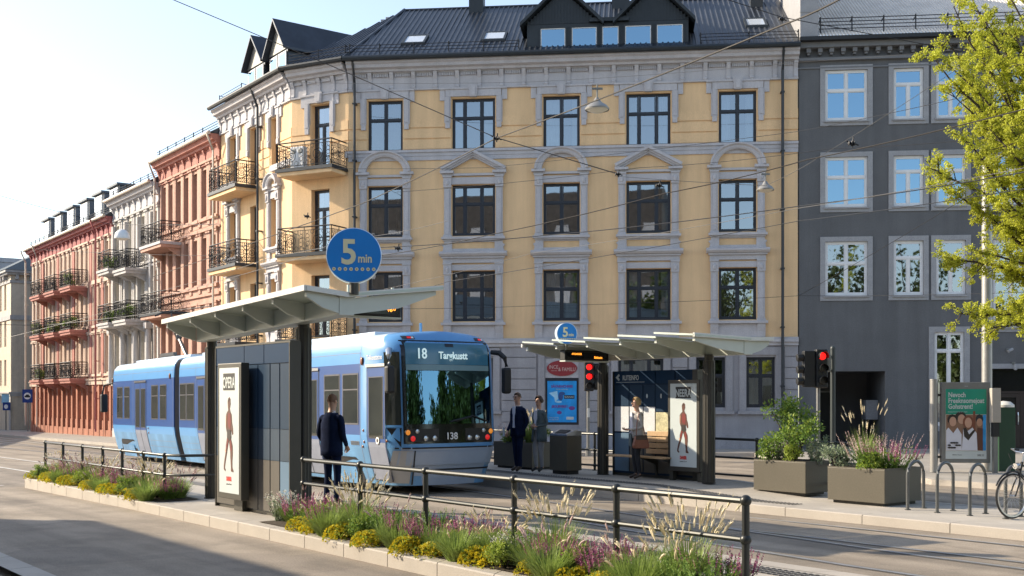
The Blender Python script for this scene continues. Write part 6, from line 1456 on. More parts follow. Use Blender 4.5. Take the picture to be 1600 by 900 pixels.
wire('dark wire from the roof chimney to the grey building eaves', [(1120, -6, 24), (1222, 27, 24), (1470, 74, 24), (1640, 90, 23)], .013, sag=.0)
wire('long pale wire running in front of the red house balconies', [(250, 455, 40), (430, 400, 34), (560, 372, 30), (700, 345, 28)], .009, 'wire_pale', .05)
wire('thin wire passing under the top row of yellow windows', [(430, 262, 42), (760, 262, 38), (1250, 205, 30), (1640, 120, 22)], .010, sag=.04)
wire('faint wire dipping across the yellow gable windows toward the tree', [(620, 300, 34), (1000, 262, 30), (1300, 232, 26), (1640, 205, 22)], .009, sag=.06)
wire('faint double wire above the tram roof and far shelter', [(430, 520, 36), (700, 440, 30), (1250, 345, 22), (1660, 285, 16)], .010, sag=.03)
for i, (lb, p) in enumerate((('wire insulator on the contact wire beside the second top window', (776, 216, 22)), ('wire insulator knot left of the second triangular pediment', (966, 272, 26)), ('wire insulator near the top right roof of the yellow building', (1222, 30, 24)), ('small clamp on the wire right of the round near sign', (622, 388, 25)), ('clamp on the contact wire over the yellow balconies', (480, 338, 30)), ('clamp on the contact wire before the red house', (330, 400, 36)), ('wire clamp over the triangular pediment window', (1030, 290, 22)), ('wire clamp in front of the grey building middle windows', (1332, 224, 18)))): clampx(lb, p)
def pendant(label, p, r, h, white=False):
    o = at(*p); t = thing('street_lamp', label, 'street lamp', T(o)); q = MB()
    prof_ = [(.04, h*1.5), (.08, h*1.05), (r*.45, h*.8), (r*.8, h*.42), (r, 0), (r*.97, -.03)] if not white else [(.02, h), (r*.5, h*.9), (r*.86, h*.55), (r, 0), (r*.95, -.03)]
    q.lathe(prof_, 24, cap=False); q.build('shade', 'lamp_shade_white' if white else 'lamp_shade', t, 50); q = MB(); q.lathe([(r*.9, -.02), (r*.5, -.07), (.001, -.09)], 20, cap=False); q.build('diffuser', 'print_cream', t, 50); q = MB(); q.tube([(0, 0, h), (0, 0, h*1.5+.3)], .02, 6); q.box(-.12, .12, -.02, .02, h*1.5+.18, h*1.5+.22); q.build('hanger', 'pole_grey', t)
pendant('metal bowl street lamp hanging before the top floor windows', (933, 170, 24.5), .27, .16); pendant('smaller bowl street lamp hanging by the right arched window', (1196, 296, 31), .24, .15); pendant('white dome street lamp hanging before the ivory house', (191, 372, 42), .29, .33, True)
# ------------------------------------------------------------------ people
def person(label, mtx, P, mats_, hair_m, scale=1.0, female=False, extra=None):
    """P: joint overrides. Local: x to the person's left, -y forward, z up. One skinned body, clothing and hair as children."""
    t = thing('person', label, 'person', mtx @ Matrix.Scale(scale, 4))
    J = dict(pelvis=(0, 0, .93), waist=(0, .0, 1.09), chest=(0, .01, 1.30), neck0=(0, .015, 1.455), neck1=(0, .0, 1.53), head0=(0, -.012, 1.60), head1=(0, -.012, 1.67), head2=(0, .0, 1.735),
             hipL=(.088, 0, .87), kneeL=(.10, -.02, .49), ankL=(.10, .02, .10), toeL=(.12, -.13, .035), hipR=(-.088, 0, .87), kneeR=(-.10, -.02, .49), ankR=(-.10, .02, .10), toeR=(-.12, -.13, .035),
             shL=(.175, .015, 1.41), elL=(.235, .04, 1.13), wrL=(.235, -.04, .89), shR=(-.175, .015, 1.41), elR=(-.235, .04, 1.13), wrR=(-.235, -.04, .89))
    J.update({k: v for k, v in P.items() if k in J})
    R = dict(pelvis=(.158, .108), waist=(.142, .098), chest=(.165, .11), neck0=(.075, .066), neck1=(.054, .056), head0=(.066, .074), head1=(.073, .088), head2=(.052, .062),
             hipL=(.092, .092), kneeL=(.06, .062), ankL=(.045, .05), toeL=(.04, .026), shL=(.064, .064), elL=(.047, .047), wrL=(.035, .035))
    if female:
        R.update(pelvis=(.162, .11), waist=(.118, .088), chest=(.145, .11), neck0=(.06, .056), neck1=(.046, .048), shL=(.054, .054), elL=(.041, .041), wrL=(.03, .03), ankL=(.037, .042))
        for s in 'LR':
            if 'sh'+s not in P: x, y, z = J['sh'+s]; J['sh'+s] = (x*.9, y, z-.005)
    for k in list(R):
        if k.endswith('L'): R[k[:-1]+'R'] = R[k]
    names = list(J); idx = {n: i for i, n in enumerate(names)}
    E_ = [('pelvis', 'waist'), ('waist', 'chest'), ('chest', 'neck0'), ('neck0', 'neck1'), ('neck1', 'head0'), ('head0', 'head1'), ('head1', 'head2')]
    for s in 'LR': E_ += [('pelvis', 'hip'+s), ('hip'+s, 'knee'+s), ('knee'+s, 'ank'+s), ('ank'+s, 'toe'+s), ('chest', 'sh'+s), ('sh'+s, 'el'+s), ('el'+s, 'wr'+s)]
    me = bpy.data.meshes.new('skeleton'); me.from_pydata([J[n] for n in names], [(idx[a], idx[b]) for a, b in E_], [])
    ob = bpy.data.objects.new('skeleton', me); COL.objects.link(ob); sk = ob.modifiers.new('s', 'SKIN'); sk.use_smooth_shade = True
    lay = me.skin_vertices[0].data if me.skin_vertices else None
    if lay is None:
        bm = bmesh.new(); bm.from_mesh(me); bm.verts.layers.skin.verify(); bm.to_mesh(me); bm.free(); lay = me.skin_vertices[0].data
    for n in names: lay[idx[n]].radius = R[n]; lay[idx[n]].use_root = n == 'pelvis'
    su = ob.modifiers.new('d', 'SUBSURF'); su.levels = 2; su.render_levels = 2
    dg = bpy.context.evaluated_depsgraph_get(); bme = bpy.data.meshes.new_from_object(ob.evaluated_get(dg)); bpy.data.objects.remove(ob)
    # hands: palm and five bent fingers, each a tapering chain rooted in the palm
    hb = MB(); VJ = {k: Vector(v) for k, v in J.items()}
    for s in 'LR':
        if P.get('hide'+s): continue
        w0 = VJ['wr'+s]; fd = P.get('hand'+s, (w0-VJ['el'+s])); fd = Vector(fd).normalized()
        sd = Vector((1 if s == 'L' else -1, 0, 0)); pn = fd.cross(Vector((0, 1, 0)) if abs(fd.y) < .8 else Vector((0, 0, 1))).normalized(); pn = P.get('palm'+s) and Vector(P['palm'+s]).normalized() or pn
        ac = fd.cross(pn).normalized()
        hb.tube([w0-fd*.03, w0+fd*.02, w0+fd*.06, w0+fd*.09], [.026, .036, .042, .034], 8, True, .55)
        for k, (o, ln) in enumerate(((-.03, .062), (-.01, .074), (.01, .070), (.029, .054))):
            b = w0+fd*.085+ac*o; c1 = b+fd*ln*.5+pn*.006; c2 = b+fd*ln*.8+pn*.026; hb.tube([b, c1, c2, c2+pn*.018+fd*.004], [.0105, .0098, .0085, .006], 6)
        b = w0+fd*.035-ac*.034; hb.tube([b, b-ac*.022+fd*.03+pn*.012, b-ac*.018+fd*.062+pn*.022], [.013, .0115, .008], 6)
    # face: nose, ears, eyes, brows, mouth
    fh = MB(); hz = J['head1'][2]; hy = J['head1'][1]; hx = J['head1'][0]
    fh.c = 0; fh.prism([(hy-.080, hz+.012), (hy-.106, hz-.028), (hy-.082, hz-.036)], hx-.013, hx+.013, 'x')
    for s in (-1, 1): fh.ball((hx+s*.074, hy+.012, hz-.01), (.012, .022, .034), 7, 5)
    fh.ball((hx, hy-.062, hz-.078), (.03, .03, .022), 8, 5)
    fh.c = 1
    for s in (-1, 1): fh.ball((hx+s*.029, hy-.079, hz+.008), (.012, .009, .007), 7, 4); fh.box(hx+s*.029-.017, hx+s*.029+.017, hy-.089, hy-.078, hz+.026, hz+.032)
    fh.c = 2; fh.ball((hx, hy-.083, hz-.056), (.022, .010, .006), 8, 4)
    off = len(bme.vertices); V = [tuple(v.co) for v in bme.vertices]; F = [tuple(p.vertices) for p in bme.polygons]
    segs = [(VJ[a], VJ[b], a, b) for a, b in E_]
    def matof(c):
        best = None
        for A, B_, a, b in segs:
            d = B_-A; u = max(0, min(1, (c-A).dot(d)/max(d.length_squared, 1e-9))); q = (A+d*u-c).length/max(.02, (R[a][0]*(1-u)+R[b][0]*u))
            if best is None or q < best[0]: best = (q, a, b, u)
        q, a, b, u = best
        if a.startswith('neck') or a.startswith('head'): return 0
        if a == 'chest' and b == 'neck0': return 4 if u > .78 and c.y < .05 else 1
        if a.startswith('el') or a.startswith('sh') or b.startswith('sh'): return 0 if (a.startswith('el') and u > .96) else 1
        if a.startswith('ank'): return 3
        if a.startswith('knee'): return (0 if female and u > .93 else 3 if u > .985 else 2) if P.get('crop') else (3 if u > .97 else 2)
        if a.startswith('hip') or b.startswith('hip'): return 2
        return 2 if c.z < .985 else 1
    mi = [matof(Vector([sum(V[i][k] for i in f)/len(f) for k in range(3)])) for f in F]
    for m_, table in ((hb, {0: 0}), (fh, {0: 0, 1: 5, 2: 6})):
        o_ = len(V); V += m_.v; F += [tuple(i+o_ for i in f) for f in m_.f]; mi += [table[c] for c in m_.mi]
    bm_ = MB(); bm_.v = V; bm_.f = F; bm_.mi = mi; bpy.data.meshes.remove(bme)
    body = bm_.build('body', [mats_['skin'], mats_['top'], mats_['legs'], mats_['shoe'], mats_['shirt'], 'print_dark', 'lip'], t, 180)
    h = MB(); n = 20; top = P.get('hair', 'short'); rows = []
    for i in range(9):                        # hair shell, open at the face
        th = pi*.5*i/6
        ring_ = []
        for j in range(n):
            a = 2*pi*j/n; front = max(0, -sin(a)); lim = 1.12 - 1.0*front**1.5 if top == 'short' else 1.5 - 1.32*front**1.2
            tt = min(th, pi*.5*max(.42, lim)); rr_ = 1.06 + (.10 if top != 'short' else .0) + .03*sin(7*a+i)
            ring_.append(h.pt((hx+.076*rr_*sin(tt)*cos(a), hy+.008+.093*rr_*sin(tt)*sin(a), hz+.012+.098*rr_*cos(tt)*(1.0 if tt < pi/2 else 1.15))))
        rows.append(ring_)
    for i in range(8):
        for j in range(n): h.face((rows[i][j], rows[i+1][j], rows[i+1][(j+1) % n], rows[i][(j+1) % n]))
    if top == 'bun': h.ball((hx, hy+.105, hz-.0), (.05, .05, .055), 9, 6)
    h.build('hair', hair_m, t, 180)
    return t, J
def coat(t, m_, zt, zb, w0, w1, d0, d1, gap=.30, name='jacket', yo=.01, flare=.0, lap='shirt_in'):
    """open-fronted jacket: a shell round the trunk with lapels; gap is the half-angle left open at the hem"""
    c = MB(); n = 28; rows_ = 9; G = []
    for i in range(rows_):
        u = i/(rows_-1); z = zt+(zb-zt)*u; sh = sin(min(1, u*2.2+.25)*pi/2)
        hw_ = (w0+(w1-w0)*u)*(sh if u < .35 else 1) ; dd = (d0+(d1-d0)*u)*(.8+.2*sh)
        hw_ *= 1-.07*sin(pi*min(1, max(0, (u-.2)/.6))) ; g = gap*(1-.55*abs(u-.0)**.6) if u < .5 else gap*(.45+.5*(u-.5))
        row = []
        for k in range(n+1):
            a = -pi/2+g+(2*pi-2*g)*k/n; row.append(c.pt((hw_*cos(a)*(1+.012*sin(9*a+5*u)), yo+dd*sin(a)*(1+.012*sin(7*a)), z)))
        G.append(row)
    for i in range(rows_-1):
        for k in range(n): c.face((G[i][k], G[i+1][k], G[i+1][k+1], G[i][k+1]))
    o = c.build(name, m_, t, 180); s = o.modifiers.new('thick', 'SOLIDIFY'); s.thickness = .012; s.offset = 0
    if lap:
        l = MB()
        for q in (-1, 1):
            i0 = 0 if q > 0 else n; a, b, c2 = (Vector(c.v[G[i][i0]]) for i in (0, 2, 4)); e = Vector((q*.055, -.012, 0))
            e.x = q*.05 if a.x*q >= 0 else -q*.05
            l.poly([a+Vector((0, -.012, 0)), b+e*.9+Vector((0, -.01, .02)), b+e+Vector((0, -.012, -.02)), c2+Vector((0, -.012, 0))])
        l.build('lapel', m_, o, 0)
    return o
def face_dir(dx, dy): return RZ(atan2(dy, dx)+pi/2)
# man at the near platform, seen from behind, turned a little to the tram
t, J = person('man in navy suit with cropped hair seen from behind on the near platform', T(ST(16.8, 9.3, ZN)) @ face_dir(.50, .87), dict(elL=(.225, .06, 1.14), wrL=(.19, -.10, .93), elR=(-.26, .05, 1.13), wrR=(-.20, -.12, .95), shL=(.185, .015, 1.42), shR=(-.185, .015, 1.42), kneeL=(.095, -.02, .49), kneeR=(-.095, -.02, .49)),
    dict(skin='skin', top='suit_navy', legs='suit_navy', shoe='shoe_black', shirt='shirt'), 'hair_ginger', 1.06)
coat(t, 'suit_navy', 1.48, .80, .20, .188, .132, .14, .25); q = MB(); q.lathe([(.062, 1.475), (.058, 1.515)], 16, (0, .005, 0), cap=False); q.build('collar', 'shirt', t)
# couple
t, J = person('man in navy suit and open white shirt with glasses beside the woman', T(ST(0, 0)+Vector((.13, 25.95, ZF))) @ face_dir(-.72, -.69), dict(elL=(.25, .07, 1.13), wrL=(.19, -.01, .93), elR=(-.24, .05, 1.13), wrR=(-.21, -.12, .90), kneeL=(.085, -.02, .49), ankL=(.08, .0, .1), toeL=(.1, -.15, .035), kneeR=(-.07, .0, .49), ankR=(-.075, .05, .1), toeR=(-.1, -.1, .035), hideL=True),
    dict(skin='skin', top='suit_navy', legs='suit_navy', shoe='shoe_brown', shirt='shirt'), 'hair_brown', 1.03)
coat(t, 'suit_navy', 1.47, .79, .20, .195, .13, .14, .42)
q = MB(); q.prism([(-.045, 1.47), (.045, 1.47), (.055, 1.25), (.04, .99), (-.04, .99), (-.055, 1.25)], -.122, -.104); q.build('shirt_front', 'shirt', t, 0)
g = MB()
for s in (-1, 1): g.tube([(s*.03+.022*cos(2*pi*k/12), -.097, 1.675+.018*sin(2*pi*k/12)) for k in range(13)], .0028, 4, False); g.tube([(s*.052, -.095, 1.68), (s*.078, .01, 1.68)], .0025, 4)
g.tube([(-.01, -.099, 1.68), (.01, -.099, 1.68)], .0025, 4); g.build('glasses', 'black', t)
q = MB(); q.box(-.24, -.18, -.235, -.225, .79, 1.0); q.build('paper', 'white', t, 0)
t, J = person('woman in grey cardigan and grey trousers with clasped hands beside the litter bin', T(Vector((.62, 25.75, ZF))) @ face_dir(-.70, -.71), dict(elL=(.21, .05, 1.12), wrL=(.07, -.17, 1.07), elR=(-.21, .05, 1.12), wrR=(-.07, -.17, 1.07), handL=(-.8, -.45, .1), handR=(.8, -.45, .1), palmL=(0, 1, 0), palmR=(0, 1, 0), kneeL=(.08, -.02, .49), ankL=(.075, .03, .1), toeL=(.09, -.12, .035), crop=True, hair='bun'),
    dict(skin='skin', top='cardigan', legs='trouser_grey', shoe='shoe_black', shirt='shirt'), 'hair_dark', .985, True)
coat(t, 'cardigan', 1.45, .72, .175, .20, .125, .15, .45, name='cardigan'); q = MB(); q.prism([(-.04, 1.45), (.04, 1.45), (.06, 1.22), (.05, .99), (-.05, .99), (-.06, 1.22)], -.125, -.10); q.build('blouse_front', 'shirt', t, 0)
g = MB()
for s in (-1, 1): g.tube([(s*.03+.022*cos(2*pi*k/12), -.097, 1.675+.018*sin(2*pi*k/12)) for k in range(13)], .0028, 4, False)
g.build('glasses', 'black', t)
# woman in front of the far shelter
t, J = person('blonde woman in pale jacket and black trousers before the far shelter bench', T(Vector((2.62, 23.55, ZF))) @ face_dir(-.97, -.22), dict(elL=(.20, .06, 1.13), wrL=(.09, -.20, 1.08), elR=(-.20, .06, 1.13), wrR=(-.06, -.19, 1.08), handL=(-.3, -.95, .05), handR=(.5, -.85, .05), palmL=(0, 0, 1), palmR=(0, 0, 1), crop=True, hair='bob', ankL=(.07, .05, .1), toeL=(.08, -.1, .035)),
    dict(skin='skin', top='jacket_stone', legs='trouser_black', shoe='shoe_brown', shirt='shirt'), 'hair_blonde', .965, True)
coat(t, 'jacket_stone', 1.46, .90, .178, .178, .125, .135, .45); q = MB(); q.prism([(-.06, 1.45), (.06, 1.45), (.09, 1.2), (.08, .98), (-.08, .98), (-.09, 1.2)], -.13, -.105); q.build('blouse_front', 'shirt', t, 0)
sc = MB(); sc.box(-.11, .05, -.15, -.12, .72, 1.0); sc.build('folded_coat', 'cardigan', t, 0, bevel=.01)
hbg = thing('handbag', 'brown leather handbag on the shoulder of the blonde woman', 'handbag', T(Vector((2.62, 23.55, ZF))) @ face_dir(-.97, -.22)); q = MB()
q.prism([(-.16, .66), (.16, .66), (.175, .72), (.12, .93), (-.12, .93), (-.175, .72)], .20, .33, 'x'); q.build('bag_body', 'leather', hbg, 0, bevel=.02); q = MB(); q.tube([(.265, -.1, .92), (.2, -.06, 1.2), (.15, .0, 1.42), (.19, .06, 1.2), (.265, .1, .92)], .011, 6); q.build('strap', 'leather', hbg); q = MB(); q.prism([(-.13, .84), (.13, .84), (.12, .935), (-.12, .935)], .195, .335, 'x'); q.build('flap', 'shoe_brown', hbg, 0, bevel=.01)
# ------------------------------------------------------------------ plants
rnd = random.Random(5)
def rv(a=1.0):
    while True:
        v = Vector((rnd.uniform(-1, 1), rnd.uniform(-1, 1), rnd.uniform(-1, 1)))
        if .05 < v.length < 1: return v.normalized()*a
def blade(mb, p, d, ln, w, droop, n=4):
    """arching strip"""
    d = d.normalized(); sd = d.cross(Vector((0, 0, 1))); sd = sd.normalized() if sd.length > .01 else Vector((1, 0, 0)); L = None; q = Vector(p); dd = d.copy()
    for k in range(n+1):
        ww = w*(1-(k/n)**1.6)+.0008; a, b = mb.pt(q-sd*ww*.5), mb.pt(q+sd*ww*.5)
        if L: mb.face((L[0], L[1], b, a))
        L = (a, b); q = q+dd*ln/n; dd = (dd+Vector((0, 0, -droop/n))).normalized()
    return q, dd
def k_grass(h=.5, plume=True, nb=360, npl=30, spread=.7, pm='plume', seed=1, long_pl=1.12):
    rnd.seed(seed); f = MB(); g = MB()
    for k in range(nb):
        a = rnd.uniform(0, 2*pi); r = .10*sqrt(rnd.random()); t_ = spread*sqrt(rnd.random()); d = Vector((cos(a)*t_, sin(a)*t_, 1)); blade(f, (r*cos(a), r*sin(a), 0), d, h*rnd.uniform(.55, 1.05), .011, rnd.uniform(.3, 1.2))
    if plume:
        for k in range(npl):
            a = rnd.uniform(0, 2*pi); t_ = spread*.75*sqrt(rnd.random()); d = Vector((cos(a)*t_, sin(a)*t_, 1)); e, dd = blade(f, (.05*cos(a), .05*sin(a), 0), d, h*rnd.uniform(.7, long_pl), .006, .35)
            ln = rnd.uniform(.07, .12)*(h/.5)**.5; pts = [e-dd*.02, e+dd*ln*.3, e+dd*ln*.7+Vector((0, 0, -.008)), e+dd*ln+Vector((0, 0, -.02))]; g.tube(pts, [.004, .010, .009, .002], 5)
            for j in range(14):
                q = e+dd*ln*rnd.random(); v = (dd+rv(.9)); blade(g, q, v, .028, .004, .2, 1)
    return [('foliage', f, 'blade_green')] + ([('blossoms', g, pm)] if plume else [])
def k_spike(h=.40, n=62, r=.21, seed=2, fm='purple', gm='leaf_green'):
    rnd.seed(seed); f = MB(); g = MB()
    for k in range(n):
        a = rnd.uniform(0, 2*pi); q = r*sqrt(rnd.random()); b = Vector((q*cos(a), q*sin(a), 0)); d = Vector((cos(a)*q*1.6, sin(a)*q*1.6, 1)).normalized(); H = h*rnd.uniform(.65, 1.12)
        f.tube([b*.5, b+d*H*.6], [.004, .003], 4, False)
        for j in range(9): z = rnd.random()*.62; f.leaf(b*.5+(b*.5+d*H)*z, (rv()+Vector((0, 0, .35))), d, rnd.uniform(.04, .075), .018)
        for j in range(24):
            z = .52+.48*j/24; c = b+d*H*z; v = rv(); v.z = abs(v.z)*.5; g.leaf(c, v+d*.5, d, .022*(1.5-z), .015)
    return [('foliage', f, gm), ('blossoms', g, fm)]
def k_cushion(r=.23, h=.16, n=620, seed=3, fm='yellow_flower', gm='leaf_lime', mix=.72):
    rnd.seed(seed); f = MB(); g = MB(); lumps = [(Vector((rnd.uniform(-.6, .6)*r, rnd.uniform(-.6, .6)*r, 0)), rnd.uniform(.45, .7)) for _ in range(7)]
    for k in range(n):
        c, s = rnd.choice(lumps); v = rv(); v.z = abs(v.z); p = c+Vector((v.x*r*s, v.y*r*s, v.z*h*(.75+.4*s))); m_ = g if rnd.random() < mix else f
        for j in range(3): m_.leaf(p, v+rv(.8), v.cross(rv()), .028, .018)
    return [('foliage', f, gm), ('blossoms', g, fm)]
def k_airy(h=.34, r=.22, n=80, seed=4, fm='white_flower', gm='leaf_grey'):
    rnd.seed(seed); f = MB(); g = MB()
    for k in range(n):
        a = rnd.uniform(0, 2*pi); q = r*sqrt(rnd.random()); b = Vector((q*cos(a), q*sin(a), 0)); d = (Vector((cos(a)*q*2, sin(a)*q*2, 1))+rv(.2)).normalized(); H = h*rnd.uniform(.5, 1.1); f.tube([b*.4, b*.4+d*H], [.003, .002], 3, False)
        for j in range(10): z = rnd.random()*.95; f.leaf(b*.4+d*H*z, rv()+Vector((0, 0, .2)), d, rnd.uniform(.03, .05), .02)
        for j in range(9): c = b*.4+d*H+rv(.03); g.leaf(c, rv(), rv(), .02, .016)
    return [('foliage', f, gm), ('blossoms', g, fm)]
def k_shrub(r=.4, h=.8, n=1500, seed=6, gm='leaf_green', lm='leaf_lime', leaf=.045, stems=16, tip=.18, lumps_=24):
    rnd.seed(seed); f = MB(); g = MB(); s_ = MB(); cl = []
    for k in range(lumps_):
        v = rv(); v.z = abs(v.z); c = Vector((v.x*r*rnd.uniform(.3, .95), v.y*r*rnd.uniform(.3, .95), h*(.30+.62*rnd.random()*(.6+.4*v.z)))); cl.append(c)
        s_.tube([(0, 0, 0), c*.5+Vector((0, 0, .05)), c], [.012, .008, .003], 4, False)
    for k in range(n):
        c = rnd.choice(cl); v = rv(); p = c+v*rnd.uniform(.02, .30)*r*Vector((1, 1, 1)).length*.6; m_ = g if (v.z > .2 and rnd.random() < tip*2.2) else f; m_.leaf(p, v+rv(.7)+Vector((0, 0, .3)), rv(), leaf*rnd.uniform(.6, 1.2), leaf*.55)
    return [('foliage', f, gm), ('young_foliage', g, lm), ('stem', s_, 'bark')]
PK = {}
def plant(key, maker, name, label, cat, group, mtx, s=1.0):
    """first use builds the kind, later uses copy the thing with copies of its parts"""
    if key not in PK:
        PK[key] = [(n, mb.mesh(n, m_, 0)) for n, mb, m_ in maker()]
    t = thing(name, label, cat, mtx @ RZ(rnd.uniform(0, 6.28)) @ Matrix.Diagonal((s*rnd.uniform(.9, 1.1), s*rnd.uniform(.9, 1.1), s, 1)), group)
    t['kind'] = 'thing'
    for n, me in PK[key]: child(n, me, t)
    return t
KIND = {
 'plume_grass': ('feathery grass tuft with cream plumes', 'grass', [lambda: k_grass(.44, seed=11, npl=24), lambda: k_grass(.40, seed=12, npl=28)]),
 'plume_tall': ('tall pale feather grass', 'grass', [lambda: k_grass(.52, npl=60, nb=320, spread=.55, seed=13, long_pl=1.2)]),
 'soft_grass': ('soft green grass mound', 'grass', [lambda: k_grass(.40, npl=6, nb=620, spread=.95, seed=14), lambda: k_grass(.38, npl=10, nb=560, spread=.9, seed=15, pm='plume_pink')]),
 'sage': ('purple flowering sage', 'flower', [lambda: k_spike(.37, 80, .22, seed=16), lambda: k_spike(.34, 70, .22, seed=17)]),
 'stonecrop': ('yellow stonecrop cushion', 'flower', [lambda: k_cushion(seed=18), lambda: k_cushion(.25, .15, 680, seed=19)]),
 'whiteflower': ('airy white flowered plant', 'flower', [lambda: k_airy(seed=20), lambda: k_airy(.30, .2, 40, seed=21)]),
 'upright': ('upright bright green herb', 'herb', [lambda: k_spike(.38, 80, .22, seed=22, fm='leaf_green', gm='leaf_green')]),
 'mound_g': ('rounded bright green leafy mound', 'shrub', [lambda: k_shrub(.22, .34, 1300, 41, 'leaf_green', 'leaf_lime', .032, lumps_=18, tip=.22), lambda: k_shrub(.24, .30, 1300, 42, 'leaf_lime', 'leaf_lime', .030, lumps_=18)]),
 'pinkgrass': ('pinkish feather grass', 'grass', [lambda: k_grass(.38, npl=40, nb=400, spread=.9, seed=23, pm='plume_pink')]),
}
NAMES_ = {'mound_g': 'green_mound', 'plume_grass': 'feather_grass', 'plume_tall': 'feather_grass', 'soft_grass': 'grass_mound', 'sage': 'purple_sage', 'stonecrop': 'stonecrop', 'whiteflower': 'white_flowers', 'upright': 'green_herb', 'pinkgrass': 'pink_feather_grass'}
def bed(items, where, group, zbase):
    cnt = {}
    for kind, s, t_, sc in items:
        i = cnt.get(kind, 0); cnt[kind] = i+1; desc, cat, mk = KIND[kind]; j = i % len(mk)
        lab = f"{desc}, {ORD[i]} {where}"
        plant((kind, j), mk[j], NAMES_[kind], lab, cat, group, T(ST(s, t_, zbase)), sc)
near = []
def fill(lst, rows_, seed):
    q = random.Random(seed)
    for s0, s1, t_, st, kinds in rows_:
        x = s0; k = 0
        while x > s1:
            kd = kinds[k % len(kinds)]; lst.append((kd, x, t_+q.uniform(-.05, .05), q.uniform(.98, 1.2))); x -= st*q.uniform(.85, 1.15); k += 1
fill(near, [(13.9, 7.4, 7.26, .40, ['stonecrop', 'stonecrop', 'soft_grass', 'stonecrop', 'mound_g', 'stonecrop', 'soft_grass']),
            (15.1, 6.75, 7.50, .34, ['whiteflower', 'soft_grass', 'sage', 'mound_g', 'sage', 'soft_grass', 'soft_grass', 'plume_grass', 'upright', 'upright', 'sage', 'sage', 'soft_grass', 'mound_g', 'soft_grass', 'plume_grass']),
            (14.7, 6.9, 7.80, .36, ['soft_grass', 'sage', 'sage', 'upright', 'plume_tall', 'sage', 'soft_grass', 'upright', 'sage', 'upright', 'sage', 'sage', 'soft_grass', 'mound_g', 'upright', 'plume_tall'])], 3)
bed(near, 'along the near bed counted from the shelter', 'plants in the near flower bed', ZN)
far = []
fill(far, [(26.6, 19.5, 7.18, .44, ['stonecrop', 'mound_g', 'stonecrop', 'stonecrop', 'soft_grass', 'stonecrop']),
           (26.5, 19.4, 7.50, .38, ['soft_grass', 'plume_grass', 'mound_g', 'sage', 'soft_grass', 'sage', 'mound_g', 'pinkgrass']),
           (26.0, 19.5, 7.80, .48, ['soft_grass', 'pinkgrass', 'sage', 'upright', 'plume_grass', 'sage'])], 4)
bed(far, 'along the farther bed counted from its tip', 'plants in the farther flower bed', ZN)
for a, b in ((19.2, 26.9), (6.6, 15.2)):
    m_ = MB(); m_.quad(ST(a, 7.2, ZN+.012), ST(b, 7.2, ZN+.012), ST(b, 7.98, ZN+.012), ST(a, 7.98, ZN+.012)); o = m_.build('flower_bed_soil', 'soil', None, 0); o['kind'] = 'structure'
# planters
def pp(s0, t0, ls, lt, u, v, z, h=.60): p = PF(s0, t0, z) @ Vector((-ls*u, lt*v, h)); return T(p)
A = (12.95, 17.05, 1.22, .72); B_ = (11.0, 16.62, 1.15, 1.1); C_ = (20.6, 16.75, 1.5, .75); za, zb_ = zfar(13, 0), zfar(11, 0)
G1, G2, G3 = 'plants in the shrub planter', 'plants in the purple flower planter', 'plants in the planter behind the couple'
plant('bigshrub', lambda: k_shrub(.46, 1.0, 2600, 31, 'leaf_green', 'leaf_lime', .05), 'shrub', 'bushy young shrub, tallest plant of the shrub planter', 'shrub', G1, pp(*A, .42, .5, za), 1.4)
plant('mound', lambda: k_shrub(.26, .34, 900, 32, 'leaf_green', 'leaf_lime', .045, lumps_=14), 'shrub', 'loose green mound spilling over the left corner of the shrub planter', 'shrub', G1, pp(*A, .82, .28, za), 1.35)
plant('lime', lambda: k_shrub(.19, .26, 800, 33, 'leaf_lime', 'leaf_lime', .035, lumps_=12), 'shrub', 'bright lime cushion at the front edge of the shrub planter', 'shrub', G1, pp(*A, .3, .2, za, .62), 1.35)
plant('greyherb', lambda: k_airy(.42, .2, 60, 34, 'leaf_grey', 'leaf_grey'), 'grey_herb', 'grey leaved herb at the right end of the shrub planter', 'herb', G1, pp(*A, .06, .6, za), 1.25)
plant(('whiteflower', 0), KIND['whiteflower'][2][0], 'white_flowers', 'pale flowered plant in the middle of the shrub planter', 'flower', G1, pp(*A, .62, .45, za), 1.15)
plant('trail', lambda: k_shrub(.22, .28, 1100, 35, 'leaf_grey', 'leaf_grey', .032, lumps_=16), 'trailing_plant', 'silvery green plant spilling over the corner of the purple flower planter', 'plant', G2, pp(*B_, .93, .12, zb_, .55), 1.6)
plant('heather', lambda: k_spike(.50, 70, .34, 36, 'plume_pink', 'leaf_green'), 'heather', 'broad clump of pink flower spikes in the purple flower planter', 'flower', G2, pp(*B_, .38, .45, zb_), 1.3)
plant('heath2', lambda: k_spike(.42, 60, .3, 37, 'purple', 'leaf_green'), 'heather', 'purple flower spikes at the right end of the purple flower planter', 'flower', G2, pp(*B_, .14, .55, zb_), 1.15)
plant('seedgrass', lambda: k_grass(.70, npl=26, nb=260, spread=.45, seed=51, long_pl=1.35), 'feather_grass', 'tall seed head grass at the back of the purple flower planter', 'grass', G2, pp(*B_, .74, .6, zb_), 1.0)
plant('bun', lambda: k_cushion(.24, .2, 620, 38, 'leaf_lime', 'leaf_green', .4), 'cushion_plant', 'round olive cushion at the front of the purple flower planter', 'plant', G2, pp(*B_, .30, .2, zb_, .62), 1.35)
plant('mound', None, 'shrub', 'lime green mound spilling out of the planter beside the tram front', 'shrub', G3, pp(*C_, .72, .2, ZF, .55), 1.05)
plant('heather', None, 'heather', 'pinkish flower spikes above the planter beside the tram front', 'flower', G3, pp(*C_, .75, .5, ZF), 1.0)
